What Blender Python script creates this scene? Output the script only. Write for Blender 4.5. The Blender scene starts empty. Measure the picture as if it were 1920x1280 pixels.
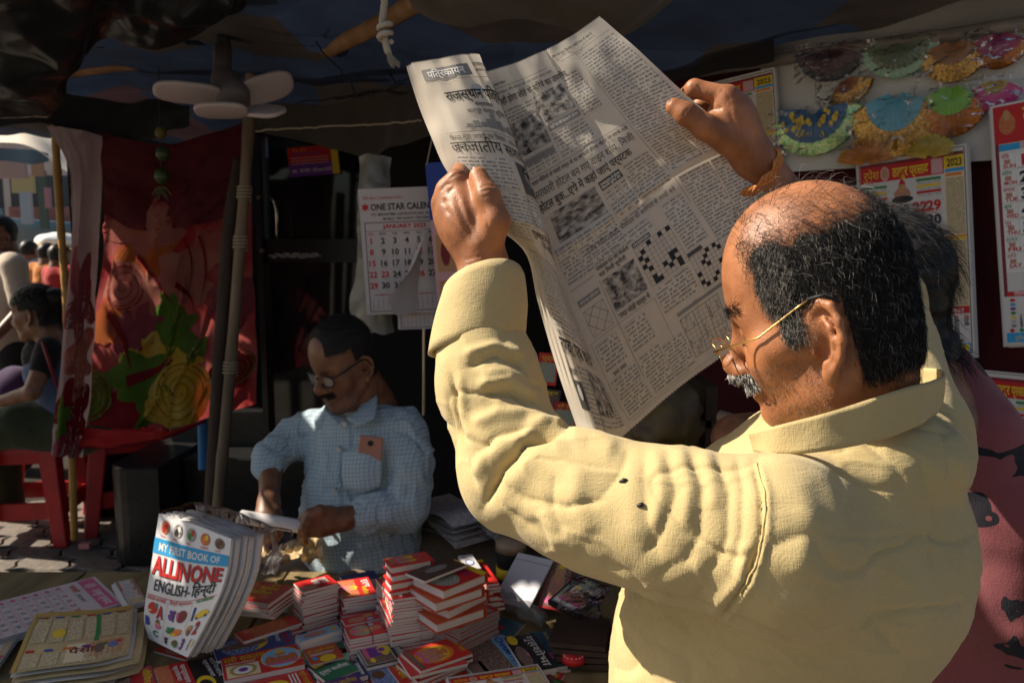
import bpy, math, random
import numpy as np
from mathutils import Vector, Matrix
random.seed(7); RNG = np.random.default_rng(7)
SC = bpy.context.scene; COL = SC.collection
R = math.radians

# ---------------------------------------------------------------- camera
CAMZ = 1.45; PITCH = R(6.5); FPX = 28.0/36.0*1920
cd = bpy.data.cameras.new('camera'); cam = bpy.data.objects.new('camera', cd); COL.objects.link(cam)
cam.location = (0, 0, CAMZ); cam.rotation_euler = (R(90)-PITCH, 0, 0)
cd.lens = 28; cd.sensor_width = 36; cd.clip_start = .02; cd.clip_end = 400
cd.dof.use_dof = True; cd.dof.focus_distance = .92; cd.dof.aperture_fstop = 9.0
SC.camera = cam
# ---------------------------------------------------------------- world, sun, exposure
SUN = np.array((-.75, .11, .65)); SUN = SUN/np.linalg.norm(SUN)
SUN_EL = math.asin(SUN[2]); SUN_AZ = math.atan2(SUN[0], SUN[1])      # azimuth from +Y towards +X
w = bpy.data.worlds.new('World'); SC.world = w; w.use_nodes = True
nt = w.node_tree; bg = nt.nodes['Background']
sky = nt.nodes.new('ShaderNodeTexSky'); sky.sky_type = 'NISHITA'; sky.sun_disc = False
sky.sun_elevation = SUN_EL; sky.sun_rotation = SUN_AZ; sky.dust_density = 3.0; sky.air_density = 1.2
nt.links.new(sky.outputs[0], bg.inputs[0]); bg.inputs[1].default_value = .052
sl = bpy.data.lights.new('sun', 'SUN'); sun = bpy.data.objects.new('sun', sl); COL.objects.link(sun)
sl.energy = 5.0; sl.angle = R(.55); sl.color = (1.0, .89, .73)
sun.rotation_euler = Vector(SUN).to_track_quat('Z', 'Y').to_euler()
SC.view_settings.view_transform = 'Standard'; SC.view_settings.look = 'None'
SC.view_settings.exposure = 0.88; SC.view_settings.gamma = 1.0; SC.view_settings.use_curve_mapping = False
SC.render.engine = 'CYCLES'; SC.cycles.max_bounces = 6; SC.cycles.diffuse_bounces = 3; SC.cycles.transparent_max_bounces = 12
SC.cycles.use_denoising = True; SC.cycles.sample_clamp_indirect = 4.0

# ---------------------------------------------------------------- where a picture point lies
CF = np.array((0, math.cos(PITCH), -math.sin(PITCH))); CU = np.array((0, math.sin(PITCH), math.cos(PITCH)))
def ray(px, py):
    return CF + np.array((1., 0, 0))*((px-960)/FPX) + CU*((640-py)/FPX)
def at(px, py, Y):
    d = ray(px, py); return np.array((0, 0, CAMZ)) + d*(Y/d[1])
def onz(px, py, z):
    d = ray(px, py); return np.array((0, 0, CAMZ)) + d*((z-CAMZ)/d[2])
def proj(P):
    Q = P - np.array((0, 0, CAMZ)); z = Q@CF
    return np.stack((960+FPX*Q[:, 0]/z, 640-FPX*(Q@CU)/z), 1), z

# ---------------------------------------------------------------- mesh helpers
def link(o, parent=None):
    COL.objects.link(o)
    if parent is not None: o.parent = parent
    return o
def tag(o, label, cat, group=None):
    o['label'] = label; o['category'] = cat
    if group: o['group'] = group
    return o
def thing(name, label, cat, loc=(0, 0, 0), rotz=0, group=None):
    o = bpy.data.objects.new(name, None); COL.objects.link(o); o.location = loc; o.rotation_euler = (0, 0, rotz)
    o.empty_display_size = .05
    return tag(o, label, cat, group)
def mkmesh(name, V, F, mats, idx=None, smooth=False, uv=None):
    """V (n,3); F list of faces or (m,k) array; uv (n,2) per vertex."""
    me = bpy.data.meshes.new(name)
    V = np.asarray(V, np.float32)
    if isinstance(F, np.ndarray):
        k = F.shape[1]; m = len(F)
        me.vertices.add(len(V)); me.vertices.foreach_set('co', V.ravel())
        me.loops.add(m*k); me.loops.foreach_set('vertex_index', F.astype(np.int32).ravel())
        me.polygons.add(m); me.polygons.foreach_set('loop_start', np.arange(0, m*k, k, dtype=np.int32))
        try: me.polygons.foreach_set('loop_total', np.full(m, k, np.int32))
        except Exception: pass
        me.update(calc_edges=True)
    else:
        me.from_pydata([tuple(map(float, v)) for v in V], [], [tuple(map(int, f)) for f in F]); me.update()
    for mt in (mats if isinstance(mats, (list, tuple)) else [mats]): me.materials.append(mt)
    n = len(me.polygons)
    if idx is not None: me.polygons.foreach_set('material_index', np.asarray(idx, np.int32))
    if smooth: me.polygons.foreach_set('use_smooth', np.ones(n, bool))
    if uv is not None:
        ul = me.uv_layers.new(name='UVMap'); li = np.empty(len(me.loops), np.int32)
        me.loops.foreach_get('vertex_index', li)
        ul.data.foreach_set('uv', np.asarray(uv, np.float32)[li].ravel())
    me.update()
    return me
def obj(name, V, F, mats, parent=None, **k):
    return link(bpy.data.objects.new(name, mkmesh(name, V, F, mats, **k)), parent)
class MB:
    """collects pieces of one mesh"""
    def __init__(s): s.V = []; s.F = []; s.I = []; s.U = []
    def add(s, V, F, m=0, U=None):
        b = len(s.V); s.V += [tuple(v) for v in V]; s.F += [tuple(int(i)+b for i in f) for f in F]; s.I += [m]*len(F)
        s.U += [tuple(u) for u in U] if U is not None else [(0, 0)]*len(V)
        return s
    def box(s, c, d, M=None, m=0):
        c = np.asarray(c, float); d = np.asarray(d, float)/2
        V = np.array([(x, y, z) for x in (-1, 1) for y in (-1, 1) for z in (-1, 1)])*d
        if M is not None: V = V@np.asarray(M).T
        return s.add(V+c, [(0, 1, 3, 2), (4, 6, 7, 5), (0, 4, 5, 1), (2, 3, 7, 6), (0, 2, 6, 4), (1, 5, 7, 3)], m)
    def tube(s, pts, rad, n=8, m=0, caps=True):
        V, F = tube(pts, rad, n, caps); return s.add(V, F, m)
    def build(s, name, mats, parent=None, smooth=False):
        return obj(name, s.V, s.F, mats, parent, idx=s.I, smooth=smooth, uv=s.U)
def frames(pts):
    pts = np.asarray(pts, float); t = np.gradient(pts, axis=0); t /= np.linalg.norm(t, axis=1)[:, None]+1e-12
    a = np.array((0, 0, 1.)) if abs(t[0][2]) < .9 else np.array((1., 0, 0))
    N = []; n = np.cross(t[0], a)
    for k in range(len(pts)):
        n = n - t[k]*np.dot(n, t[k]); n /= np.linalg.norm(n)+1e-12; N.append(n)
    N = np.array(N); return t, N, np.cross(t, N)
def tube(pts, rad, n=8, caps=True):
    pts = np.asarray(pts, float); K = len(pts); rad = np.broadcast_to(np.asarray(rad, float), (K,))
    t, N, B = frames(pts); a = np.arange(n)*2*np.pi/n
    V = pts[:, None]+rad[:, None, None]*(np.cos(a)[None, :, None]*N[:, None]+np.sin(a)[None, :, None]*B[:, None])
    F = [(i*n+j, i*n+(j+1) % n, (i+1)*n+(j+1) % n, (i+1)*n+j) for i in range(K-1) for j in range(n)]
    if caps: F += [tuple(range(n))[::-1], tuple((K-1)*n+j for j in range(n))]
    return V.reshape(-1, 3), F
def grid(nu, nv, fn):
    u, v = np.meshgrid(np.linspace(0, 1, nu), np.linspace(0, 1, nv)); P = fn(u.ravel(), v.ravel())
    i = np.arange(nu*nv).reshape(nv, nu)
    F = np.stack((i[:-1, :-1], i[:-1, 1:], i[1:, 1:], i[1:, :-1]), -1).reshape(-1, 4)
    return np.asarray(P), F, np.stack((u.ravel(), v.ravel()), 1)
def crs(P, t):
    """Catmull-Rom through P (n,k) at t in 0..1"""
    P = np.asarray(P, float); n = len(P); x = np.clip(np.asarray(t, float), 0, 1)*(n-1); i = np.minimum(x.astype(int), n-2); f = (x-i)[..., None]
    Q = np.vstack((2*P[:1]-P[1:2], P, 2*P[-1:]-P[-2:-1]))
    a, b, c, d = Q[i], Q[i+1], Q[i+2], Q[i+3]
    return .5*(2*b+(c-a)*f+(2*a-5*b+4*c-d)*f**2+(3*b-a-3*c+d)*f**3)
def patch(G, u, v):
    """Catmull-Rom patch, G (rows,cols,3)"""
    G = np.asarray(G, float); u = np.asarray(u, float); v = np.asarray(v, float)
    rows = np.stack([crs(G[r], u) for r in range(len(G))], 1)      # n,rows,3
    n = G.shape[0]; x = np.clip(v, 0, 1)*(n-1); i = np.minimum(x.astype(int), n-2); f = (x-i)[:, None]
    Q = np.concatenate((2*rows[:, :1]-rows[:, 1:2], rows, 2*rows[:, -1:]-rows[:, -2:-1]), 1); k = np.arange(len(u))
    a, b, c, d = Q[k, i], Q[k, i+1], Q[k, i+2], Q[k, i+3]
    return .5*(2*b+(c-a)*f+(2*a-5*b+4*c-d)*f**2+(3*b-a-3*c+d)*f**3)
_h = np.random.default_rng(3).random((64, 64, 64)).astype(np.float32)
def noise3(P, s=1.0, seed=0):
    Q = np.asarray(P, np.float64)*s+seed*7.31+100; i = np.floor(Q).astype(int); f = Q-i; f = f*f*(3-2*f); i &= 63; j = (i+1) & 63
    x0, y0, z0 = i.T; x1, y1, z1 = j.T; fx, fy, fz = f.T
    def L(a, b, t): return a+(b-a)*t
    return L(L(L(_h[x0, y0, z0], _h[x1, y0, z0], fx), L(_h[x0, y1, z0], _h[x1, y1, z0], fx), fy),
             L(L(_h[x0, y0, z1], _h[x1, y0, z1], fx), L(_h[x0, y1, z1], _h[x1, y1, z1], fx), fy), fz)*2-1
def vnormals(V, F):
    V = np.asarray(V, float); N = np.zeros_like(V); a = V[F[:, 2]]-V[F[:, 0]]; b = V[F[:, 3]]-V[F[:, 1]]; n = np.cross(a, b)
    for k in range(4): np.add.at(N, F[:, k], n)
    return N/(np.linalg.norm(N, axis=1)[:, None]+1e-12)

# ---------------------------------------------------------------- materials
def lin(c): return tuple(((x/255)/12.92 if x/255 <= .04045 else ((x/255+.055)/1.055)**2.4) for x in c)
MATS = {}
def nmat(name):
    m = bpy.data.materials.new(name); m.use_nodes = True; nt = m.node_tree
    return m, nt, nt.nodes['Principled BSDF']
def mat(name, col, rough=.6, spec=.4, metal=0, bump=0, bscale=200, var=0, vscale=20, trans=0, alpha=1, sheen=0, coat=0, sss=0, stretch=None, col2=None):
    """plain surface with grain: colour variation by noise, fine bump"""
    if name in MATS: return MATS[name]
    m, nt, b = nmat(name); L = nt.links.new; N = nt.nodes.new
    b.inputs['Base Color'].default_value = (*col, 1); b.inputs['Roughness'].default_value = rough
    b.inputs['Specular IOR Level'].default_value = spec; b.inputs['Metallic'].default_value = metal
    if sheen: b.inputs['Sheen Weight'].default_value = sheen
    if coat: b.inputs['Coat Weight'].default_value = coat; b.inputs['Coat Roughness'].default_value = .12
    if trans: b.inputs['Transmission Weight'].default_value = trans
    if alpha < 1: b.inputs['Alpha'].default_value = alpha
    if sss: b.inputs['Subsurface Weight'].default_value = sss; b.inputs['Subsurface Radius'].default_value = (.008, .003, .0015)
    tc = N('ShaderNodeTexCoord'); src = tc.outputs['Object']
    if stretch:
        mp = N('ShaderNodeMapping'); mp.inputs['Scale'].default_value = stretch; L(src, mp.inputs[0]); src = mp.outputs[0]
    if var:
        n = N('ShaderNodeTexNoise'); n.inputs['Scale'].default_value = vscale; n.inputs['Detail'].default_value = 6; L(src, n.inputs['Vector'])
        mr = N('ShaderNodeMapRange'); mr.inputs[1].default_value = .3; mr.inputs[2].default_value = .7; L(n.outputs[0], mr.inputs[0])
        mx = N('ShaderNodeMix'); mx.data_type = 'RGBA'; L(mr.outputs[0], mx.inputs[0])
        c2 = col2 if col2 else tuple(x*(1-var) for x in col)
        mx.inputs[6].default_value = (*c2, 1); mx.inputs[7].default_value = (*(tuple(min(1, x*(1+var*.5)) for x in col)), 1); L(mx.outputs[2], b.inputs['Base Color'])
    if bump:
        n = N('ShaderNodeTexNoise'); n.inputs['Scale'].default_value = bscale; n.inputs['Detail'].default_value = 4; L(src, n.inputs['Vector'])
        bp = N('ShaderNodeBump'); bp.inputs['Strength'].default_value = bump; bp.inputs['Distance'].default_value = .002; L(n.outputs[0], bp.inputs['Height']); L(bp.outputs[0], b.inputs['Normal'])
    MATS[name] = m; return m
def ink(name, col, rough=.55):
    return mat('ink_'+name, col, rough, .3)
K_ = ink('black', (.02, .02, .022)); W_ = ink('white', (.75, .73, .70)); RED_ = ink('red', (.52, .02, .02)); YEL_ = ink('yellow', (.75, .52, .03))
BLU_ = ink('blue', (.03, .07, .35)); CYN_ = ink('cyan', (.03, .32, .62)); GRN_ = ink('green', (.03, .22, .07)); ORG_ = ink('orange', (.72, .2, .03))
PNK_ = ink('pink', (.6, .12, .25)); PUR_ = ink('purple', (.16, .04, .28)); GRY_ = ink('grey', (.22, .21, .2)); SKN_ = ink('tan', (.5, .27, .13)); MAR_ = ink('maroon', (.2, .02, .03))
LBL_ = ink('sky', (.25, .5, .72)); MINT_ = ink('mint', (.35, .6, .42)); CRM_ = ink('cream', (.72, .6, .38)); BRN_ = ink('brown', (.12, .06, .03)); LPK_ = ink('rose', (.62, .36, .38)); NEWS_ = ink('newsgrey', (.075, .07, .068)); LGY_ = ink('ash', (.42, .41, .4)); DYE_ = ink('ochre', (.45, .3, .08))
PAL = dict(k=K_, w=W_, r=RED_, y=YEL_, b=BLU_, c=CYN_, g=GRN_, o=ORG_, p=PNK_, u=PUR_, e=GRY_, t=SKN_, m=MAR_, s=LBL_, i=MINT_, a=CRM_, n=BRN_, l=LPK_, q=NEWS_, h=LGY_, d=DYE_)

def body_text_mat(name, paper, inkc, thr=.47):
    """columns of small print: UV x in cm along the line, y in line numbers"""
    m, nt, b = nmat(name); L = nt.links.new; N = nt.nodes.new
    def math_(op, a, bb=None, c=None):
        n = N('ShaderNodeMath'); n.operation = op
        for k, x in enumerate((a, bb, c)):
            if x is None: continue
            if isinstance(x, (int, float)): n.inputs[k].default_value = x
            else: L(x, n.inputs[k])
        return n.outputs[0]
    uv = N('ShaderNodeUVMap'); sp = N('ShaderNodeSeparateXYZ'); L(uv.outputs[0], sp.inputs[0]); x, y = sp.outputs[0], sp.outputs[1]
    fl = math_('FLOOR', y); fr = math_('FRACT', y)
    cb = N('ShaderNodeCombineXYZ'); L(math_('MULTIPLY', x, 2.2), cb.inputs[0]); L(math_('MULTIPLY', fl, 7.77), cb.inputs[1])
    n1 = N('ShaderNodeTexNoise'); n1.inputs['Scale'].default_value = 1.0; n1.inputs['Detail'].default_value = 0; L(cb.outputs[0], n1.inputs['Vector'])
    word = math_('GREATER_THAN', n1.outputs[0], thr-.06)
    cb2 = N('ShaderNodeCombineXYZ'); L(math_('MULTIPLY', x, 11), cb2.inputs[0]); L(math_('MULTIPLY', y, 2.6), cb2.inputs[1])
    n2 = N('ShaderNodeTexNoise'); n2.inputs['Scale'].default_value = 1.0; n2.inputs['Detail'].default_value = 1; L(cb2.outputs[0], n2.inputs['Vector'])
    gl = math_('GREATER_THAN', n2.outputs[0], .47)
    band = math_('MULTIPLY', math_('GREATER_THAN', fr, .26), math_('LESS_THAN', fr, .74))
    bar = math_('MULTIPLY', math_('GREATER_THAN', fr, .68), math_('LESS_THAN', fr, .8))
    f = math_('MULTIPLY', word, math_('MAXIMUM', math_('MULTIPLY', gl, band), bar))
    mx = N('ShaderNodeMix'); mx.data_type = 'RGBA'; L(math_('MULTIPLY', f, .82), mx.inputs[0]); mx.inputs[6].default_value = (*paper, 1); mx.inputs[7].default_value = (*inkc, 1)
    L(mx.outputs[2], b.inputs['Base Color']); b.inputs['Roughness'].default_value = .8; b.inputs['Specular IOR Level'].default_value = .2
    return m
def photo_mat(name, dark, light, scale=9.0, mid=None):
    """a printed halftone picture: soft blotches of tone"""
    m, nt, b = nmat(name); L = nt.links.new; N = nt.nodes.new
    uv = N('ShaderNodeUVMap'); n = N('ShaderNodeTexNoise'); n.inputs['Scale'].default_value = scale; n.inputs['Detail'].default_value = 4; n.inputs['Distortion'].default_value = .3; L(uv.outputs[0], n.inputs['Vector'])
    r = N('ShaderNodeValToRGB'); r.color_ramp.elements[0].position = .36; r.color_ramp.elements[1].position = .66
    r.color_ramp.elements[0].color = (*dark, 1); r.color_ramp.elements[1].color = (*light, 1)
    if mid: e = r.color_ramp.elements.new(.5); e.color = (*mid, 1)
    L(n.outputs[0], r.inputs[0]); L(r.outputs[0], b.inputs['Base Color']); b.inputs['Roughness'].default_value = .7
    return m
NEWSPAPER = (.72, .665, .585)
BT_NEWS = body_text_mat('small_print_news', tuple(x*.76 for x in NEWSPAPER), (.075, .07, .068))
BT_WHITE = body_text_mat('small_print_white', (.66, .63, .62), (.10, .09, .1))
BT_CREAM = body_text_mat('small_print_cream', (.62, .52, .32), (.14, .07, .05))
BT_RED = body_text_mat('small_print_rose', (.64, .56, .56), (.45, .06, .08))
PH_NEWS = photo_mat('news_photo', (.03, .028, .027), (.5, .46, .41), 2.6)
PH_GOLD = photo_mat('print_gold', (.2, .03, .02), (.75, .45, .12), 12, (.55, .1, .05))
PH_FIG = photo_mat('print_figure', (.25, .08, .06), (.7, .42, .28), 14, (.5, .2, .14))
PH_BLUE = photo_mat('print_blue', (.03, .06, .22), (.4, .5, .7), 8, (.12, .18, .4))
PH_DARK = photo_mat('print_dark', (.03, .02, .025), (.34, .22, .16), 8)
PH_MIX = photo_mat('print_mixed', (.3, .04, .1), (.7, .6, .3), 15, (.15, .3, .25))

# ---------------------------------------------------------------- print: flat lettering and marks laid on any surface
_glyph = {}
def glyphs(s, off=0.0):
    off = 0.0 if 'श' in s else off; k = (s, off)
    if k not in _glyph:
        out = list(s); i = 0                                  # the short i sign is drawn before its letter
        while i < len(out):
            if out[i] == '\u093f' and i > 0:
                j = i-1
                while j >= 2 and out[j-1] == '\u094d': j -= 2
                out.insert(j, out.pop(i))
            i += 1
        c = bpy.data.curves.new('t', 'FONT'); c.body = ''.join(out); c.size = 1; c.resolution_u = 2; c.offset = off
        o = bpy.data.objects.new('t', c); me = bpy.data.meshes.new_from_object(o)
        n = len(me.vertices); V = np.empty(n*3, np.float32); me.vertices.foreach_get('co', V); V = V.reshape(-1, 3)[:, :2].astype(float)
        F = [tuple(p.vertices) for p in me.polygons]
        bpy.data.objects.remove(o); bpy.data.curves.remove(c); bpy.data.meshes.remove(me)
        if n == 0: V = np.zeros((3, 2)); F = []
        _glyph[k] = (V, F)
    return _glyph[k]
class Print:
    """marks in page units: x to the right 0..W, y down 0..H; laid by a surface function (x,y)->point"""
    def __init__(s, W, H): s.W = W; s.H = H; s.P = []
    def poly(s, pts, m, z=0, uv=None):
        s.P.append((np.asarray(pts, float), [tuple(range(len(pts)))], m, z, uv)); return s
    def rect(s, x0, y0, x1, y1, m, z=0, n=(1, 1), uvs=(1, 1), rot=0):
        nu, nv = n; u, v = np.meshgrid(np.linspace(0, 1, nu+1), np.linspace(0, 1, nv+1)); u = u.ravel(); v = v.ravel()
        P = np.stack((x0+(x1-x0)*u, y0+(y1-y0)*v), 1)
        if rot:
            c = P.mean(0); a = rot; P = (P-c)@np.array(((math.cos(a), math.sin(a)), (-math.sin(a), math.cos(a))))+c
        F = [(j*(nu+1)+i, j*(nu+1)+i+1, (j+1)*(nu+1)+i+1, (j+1)*(nu+1)+i) for j in range(nv) for i in range(nu)]
        s.P.append((P, F, m, z, np.stack((u*uvs[0]+x0*3.1, v*uvs[1]+math.floor(y0*17)), 1))); return s
    def ell(s, cx, cy, rx, ry, m, z=0, n=18):
        a = np.arange(n)*2*np.pi/n; return s.poly(np.stack((cx+rx*np.cos(a), cy+ry*np.sin(a)), 1), m, z, np.stack((np.cos(a)+cx*9, np.sin(a)+cy*9), 1))
    def frame(s, x0, y0, x1, y1, t, m, z=0, n=4):
        s.rect(x0, y0, x1, y0+t, m, z, (n, 1)); s.rect(x0, y1-t, x1, y1, m, z, (n, 1)); s.rect(x0, y0, x0+t, y1, m, z, (1, n)); s.rect(x1-t, y0, x1, y1, m, z, (1, n)); return s
    def text(s, t, x, y, h, m, z=1, w=None, off=.012, rot=0, align='l', shear=0):
        """h: letter height, (x,y): left end of the base line; w squeezes to a width"""
        V, F = glyphs(t, off)
        if not F: return s
        x0, x1 = V[:, 0].min(), V[:, 0].max(); k = h/.70; kx = k if w is None else w/max(1e-6, x1-x0)
        P = np.stack(((V[:, 0]-x0)*kx+V[:, 1]*k*shear, -V[:, 1]*k), 1)
        if align == 'c': P[:, 0] -= (x1-x0)*kx/2
        if align == 'r': P[:, 0] -= (x1-x0)*kx
        if rot: P = P@np.array(((math.cos(rot), math.sin(rot)), (-math.sin(rot), math.cos(rot))))
        s.P.append((P+np.array((x, y)), F, m, z, None)); return s
    def lines(s, x0, y0, x1, y1, pitch, m, z=0, dens=1.0, n=(4, 8)):
        """a block of small print"""
        k = max(1, round((y1-y0)/pitch)); return s.rect(x0, y0, x1, y1, m, z, n, ((x1-x0)*100*dens, k))
    def lay(s, name, fn, parent=None, lift=.0004, zk=.38):
        mats = []; mi = {}; V = []; F = []; I = []; U = []
        for q_, (P, f, m, z, uv) in enumerate(s.P):
            if m.name not in mi: mi[m.name] = len(mats); mats.append(m)
            b = len(V); Q = fn(P[:, 0], P[:, 1], lift*(1+zk*z)+q_*(1.2e-6 if len(s.P) > 150 else 4e-6)); V += list(Q)
            U += list(uv) if uv is not None else [(0, 0)]*len(Q)
            F += [tuple(i+b for i in g) for g in f]; I += [mi[m.name]]*len(f)
        return obj(name, V, F, mats, parent, idx=I, uv=U)
def flat_fn(o, ex, ey):
    """page plane: origin o (top left), ex to the right, ey down the page; unit vectors; normal towards the reader"""
    o, ex, ey = (np.asarray(a, float) for a in (o, ex, ey)); n = np.cross(ey, ex); n /= np.linalg.norm(n)
    return lambda x, y, l: o+np.outer(x, ex)+np.outer(y, ey)+n*l
LOCAL = lambda W, H: (lambda x, y, l: np.stack((x-W/2, H/2-y, np.full(len(x), l)), 1))

# ---------------------------------------------------------------- sculpting: distance fields meshed on a grid
def ell(P, c, r, M=None):
    q = P-np.asarray(c, np.float32)
    if M is not None: q = q@np.asarray(M, np.float32)
    r = np.asarray(r, np.float32); a = np.sqrt(((q/r)**2).sum(1)); b = np.sqrt(((q/(r*r))**2).sum(1))+1e-9
    return a*(a-1)/b
def sph(P, c, r): return np.sqrt(((P-np.asarray(c, np.float32))**2).sum(1))-r
def rc(P, a, b, ra, rb):
    a = np.asarray(a, np.float32); b = np.asarray(b, np.float32); d = b-a
    t = np.clip((P-a)@d/max(1e-12, float(d@d)), 0, 1); q = P-a-t[:, None]*d
    return np.sqrt((q*q).sum(1))-(ra+(rb-ra)*t)
def smin(a, b, k):
    h = np.maximum(k-np.abs(a-b), 0)/k; return np.minimum(a, b)-h*h*k*.25
def smax(a, b, k): return -smin(-a, -b, k)
def chain(P, pts, rad, k=.006):
    d = rc(P, pts[0], pts[1], rad[0], rad[1])
    for i in range(1, len(pts)-1): d = smin(d, rc(P, pts[i], pts[i+1], rad[i], rad[i+1]), k)
    return d
def surfnet(f, lo, hi, h, smooth=1):
    lo = np.asarray(lo, float); n = np.ceil((np.asarray(hi)-lo)/h).astype(int)+1; n = ((n+3)//4)*4+1
    ax = [lo[k]+h*np.arange(n[k]) for k in range(3)]
    cx, cy, cz = (a[::4] for a in ax); C = np.stack(np.meshgrid(cx, cy, cz, indexing='ij'), -1)
    Dc = f(C.reshape(-1, 3).astype(np.float32)).reshape(C.shape[:3])
    lim = h*4*1.9; act = np.abs(Dc) < lim
    ac = np.zeros(tuple(s-1 for s in Dc.shape), bool)                      # coarse cells with a near corner
    for i in (0, 1):
        for j in (0, 1):
            for k in (0, 1): ac |= act[i:i+ac.shape[0], j:j+ac.shape[1], k:k+ac.shape[2]]
    D = np.repeat(np.repeat(np.repeat(Dc, 4, 0), 4, 1), 4, 2)[:n[0], :n[1], :n[2]].astype(np.float32)
    M = np.zeros(D.shape, bool); up = np.repeat(np.repeat(np.repeat(ac, 4, 0), 4, 1), 4, 2)
    M[:-1, :-1, :-1] |= up; M[1:, 1:, 1:] |= up; M[1:, :-1, :-1] |= up; M[:-1, 1:, :-1] |= up; M[:-1, :-1, 1:] |= up
    ii = np.nonzero(M); Pt = np.stack([ax[k][ii[k]] for k in range(3)], 1).astype(np.float32)
    out = np.empty(len(Pt), np.float32)
    for s in range(0, len(Pt), 400000): out[s:s+400000] = f(Pt[s:s+400000])
    D[ii] = out
    S = D < 0; cnt = np.zeros(tuple(s-1 for s in S.shape), np.int8)
    for i in (0, 1):
        for j in (0, 1):
            for k in (0, 1): cnt += S[i:S.shape[0]-1+i, j:S.shape[1]-1+j, k:S.shape[2]-1+k]
    cell = np.nonzero((cnt > 0) & (cnt < 8)); m = len(cell[0]); ids = np.full(cnt.shape, -1, np.int32); ids[cell] = np.arange(m)
    cs = [(i, j, k) for i in (0, 1) for j in (0, 1) for k in (0, 1)]
    val = {c: D[cell[0]+c[0], cell[1]+c[1], cell[2]+c[2]] for c in cs}
    acc = np.zeros((m, 3)); num = np.zeros(m)
    for a in cs:
        for k in range(3):
            if a[k]: continue
            b = list(a); b[k] = 1; b = tuple(b); x = (val[a] < 0) != (val[b] < 0)
            t = val[a]/(val[a]-val[b]+1e-12); p = np.array(a, float)[None]+np.zeros((m, 3)); p[:, k] += np.clip(t, 0, 1)
            acc[x] += p[x]; num += x
    V = lo+h*(np.stack(cell, 1)+acc/np.maximum(num, 1)[:, None]); F = []
    for k in range(3):
        a, b = [(1, 2), (2, 0), (0, 1)][k]; s0 = [slice(None)]*3; s1 = [slice(None)]*3; s0[k] = slice(0, -1); s1[k] = slice(1, None)
        x = S[tuple(s0)] != S[tuple(s1)]; sg = S[tuple(s0)]; e = np.array(np.nonzero(x)).T
        ok = (e[:, a] > 0) & (e[:, b] > 0) & (e[:, a] < ids.shape[a]) & (e[:, b] < ids.shape[b]); e = e[ok]
        fl = sg[tuple(e.T)]
        def g(da, db):
            q = e.copy(); q[:, a] += da; q[:, b] += db; return ids[tuple(q.T)]
        Q = np.stack((g(-1, -1), g(0, -1), g(0, 0), g(-1, 0)), 1); Q[~fl] = Q[~fl][:, ::-1]; F.append(Q)
    F = np.concatenate(F); F = F[(F >= 0).all(1)]
    for _ in range(smooth):
        A = np.zeros_like(V); c = np.zeros(len(V))
        for k in range(4):
            for q in (F[:, (k+1) % 4], F[:, (k-1) % 4]): np.add.at(A, F[:, k], V[q]); np.add.at(c, F[:, k], 1)
        V = V*.5+.5*A/np.maximum(c, 1)[:, None]
    return V, F
def join(parts):
    V = []; F = []; b = 0
    for v, f in parts: V.append(v); F.append(f+b); b += len(v)
    return np.concatenate(V), np.concatenate(F)
def strands(P, sides=3, rad=.0003, taper=.4):
    """P (N,K,3) hair paths -> one mesh of thin tubes"""
    N, K, _ = P.shape; t = np.gradient(P, axis=1); t /= np.linalg.norm(t, axis=2)[..., None]+1e-9
    a = np.where(np.abs(t[..., 2:3]) < .9, np.array((0, 0, 1.)), np.array((1., 0, 0))); n = np.cross(t, a); n /= np.linalg.norm(n, axis=2)[..., None]+1e-9; b = np.cross(t, n)
    r = (np.broadcast_to(np.asarray(rad), (N,))[:, None]*np.linspace(1, taper, K)[None])[..., None]
    V = np.stack([P+r*(math.cos(q)*n+math.sin(q)*b) for q in np.arange(sides)*2*np.pi/sides], 2).reshape(-1, 3)
    i = (np.arange(N)[:, None, None]*K+np.arange(K-1)[None, :, None])*sides; j = np.arange(sides)[None, None]; jn = (j+1) % sides
    F = np.stack((i+j, i+jn, i+sides+jn, i+sides+j), -1).reshape(-1, 4)
    return V, F
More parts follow.
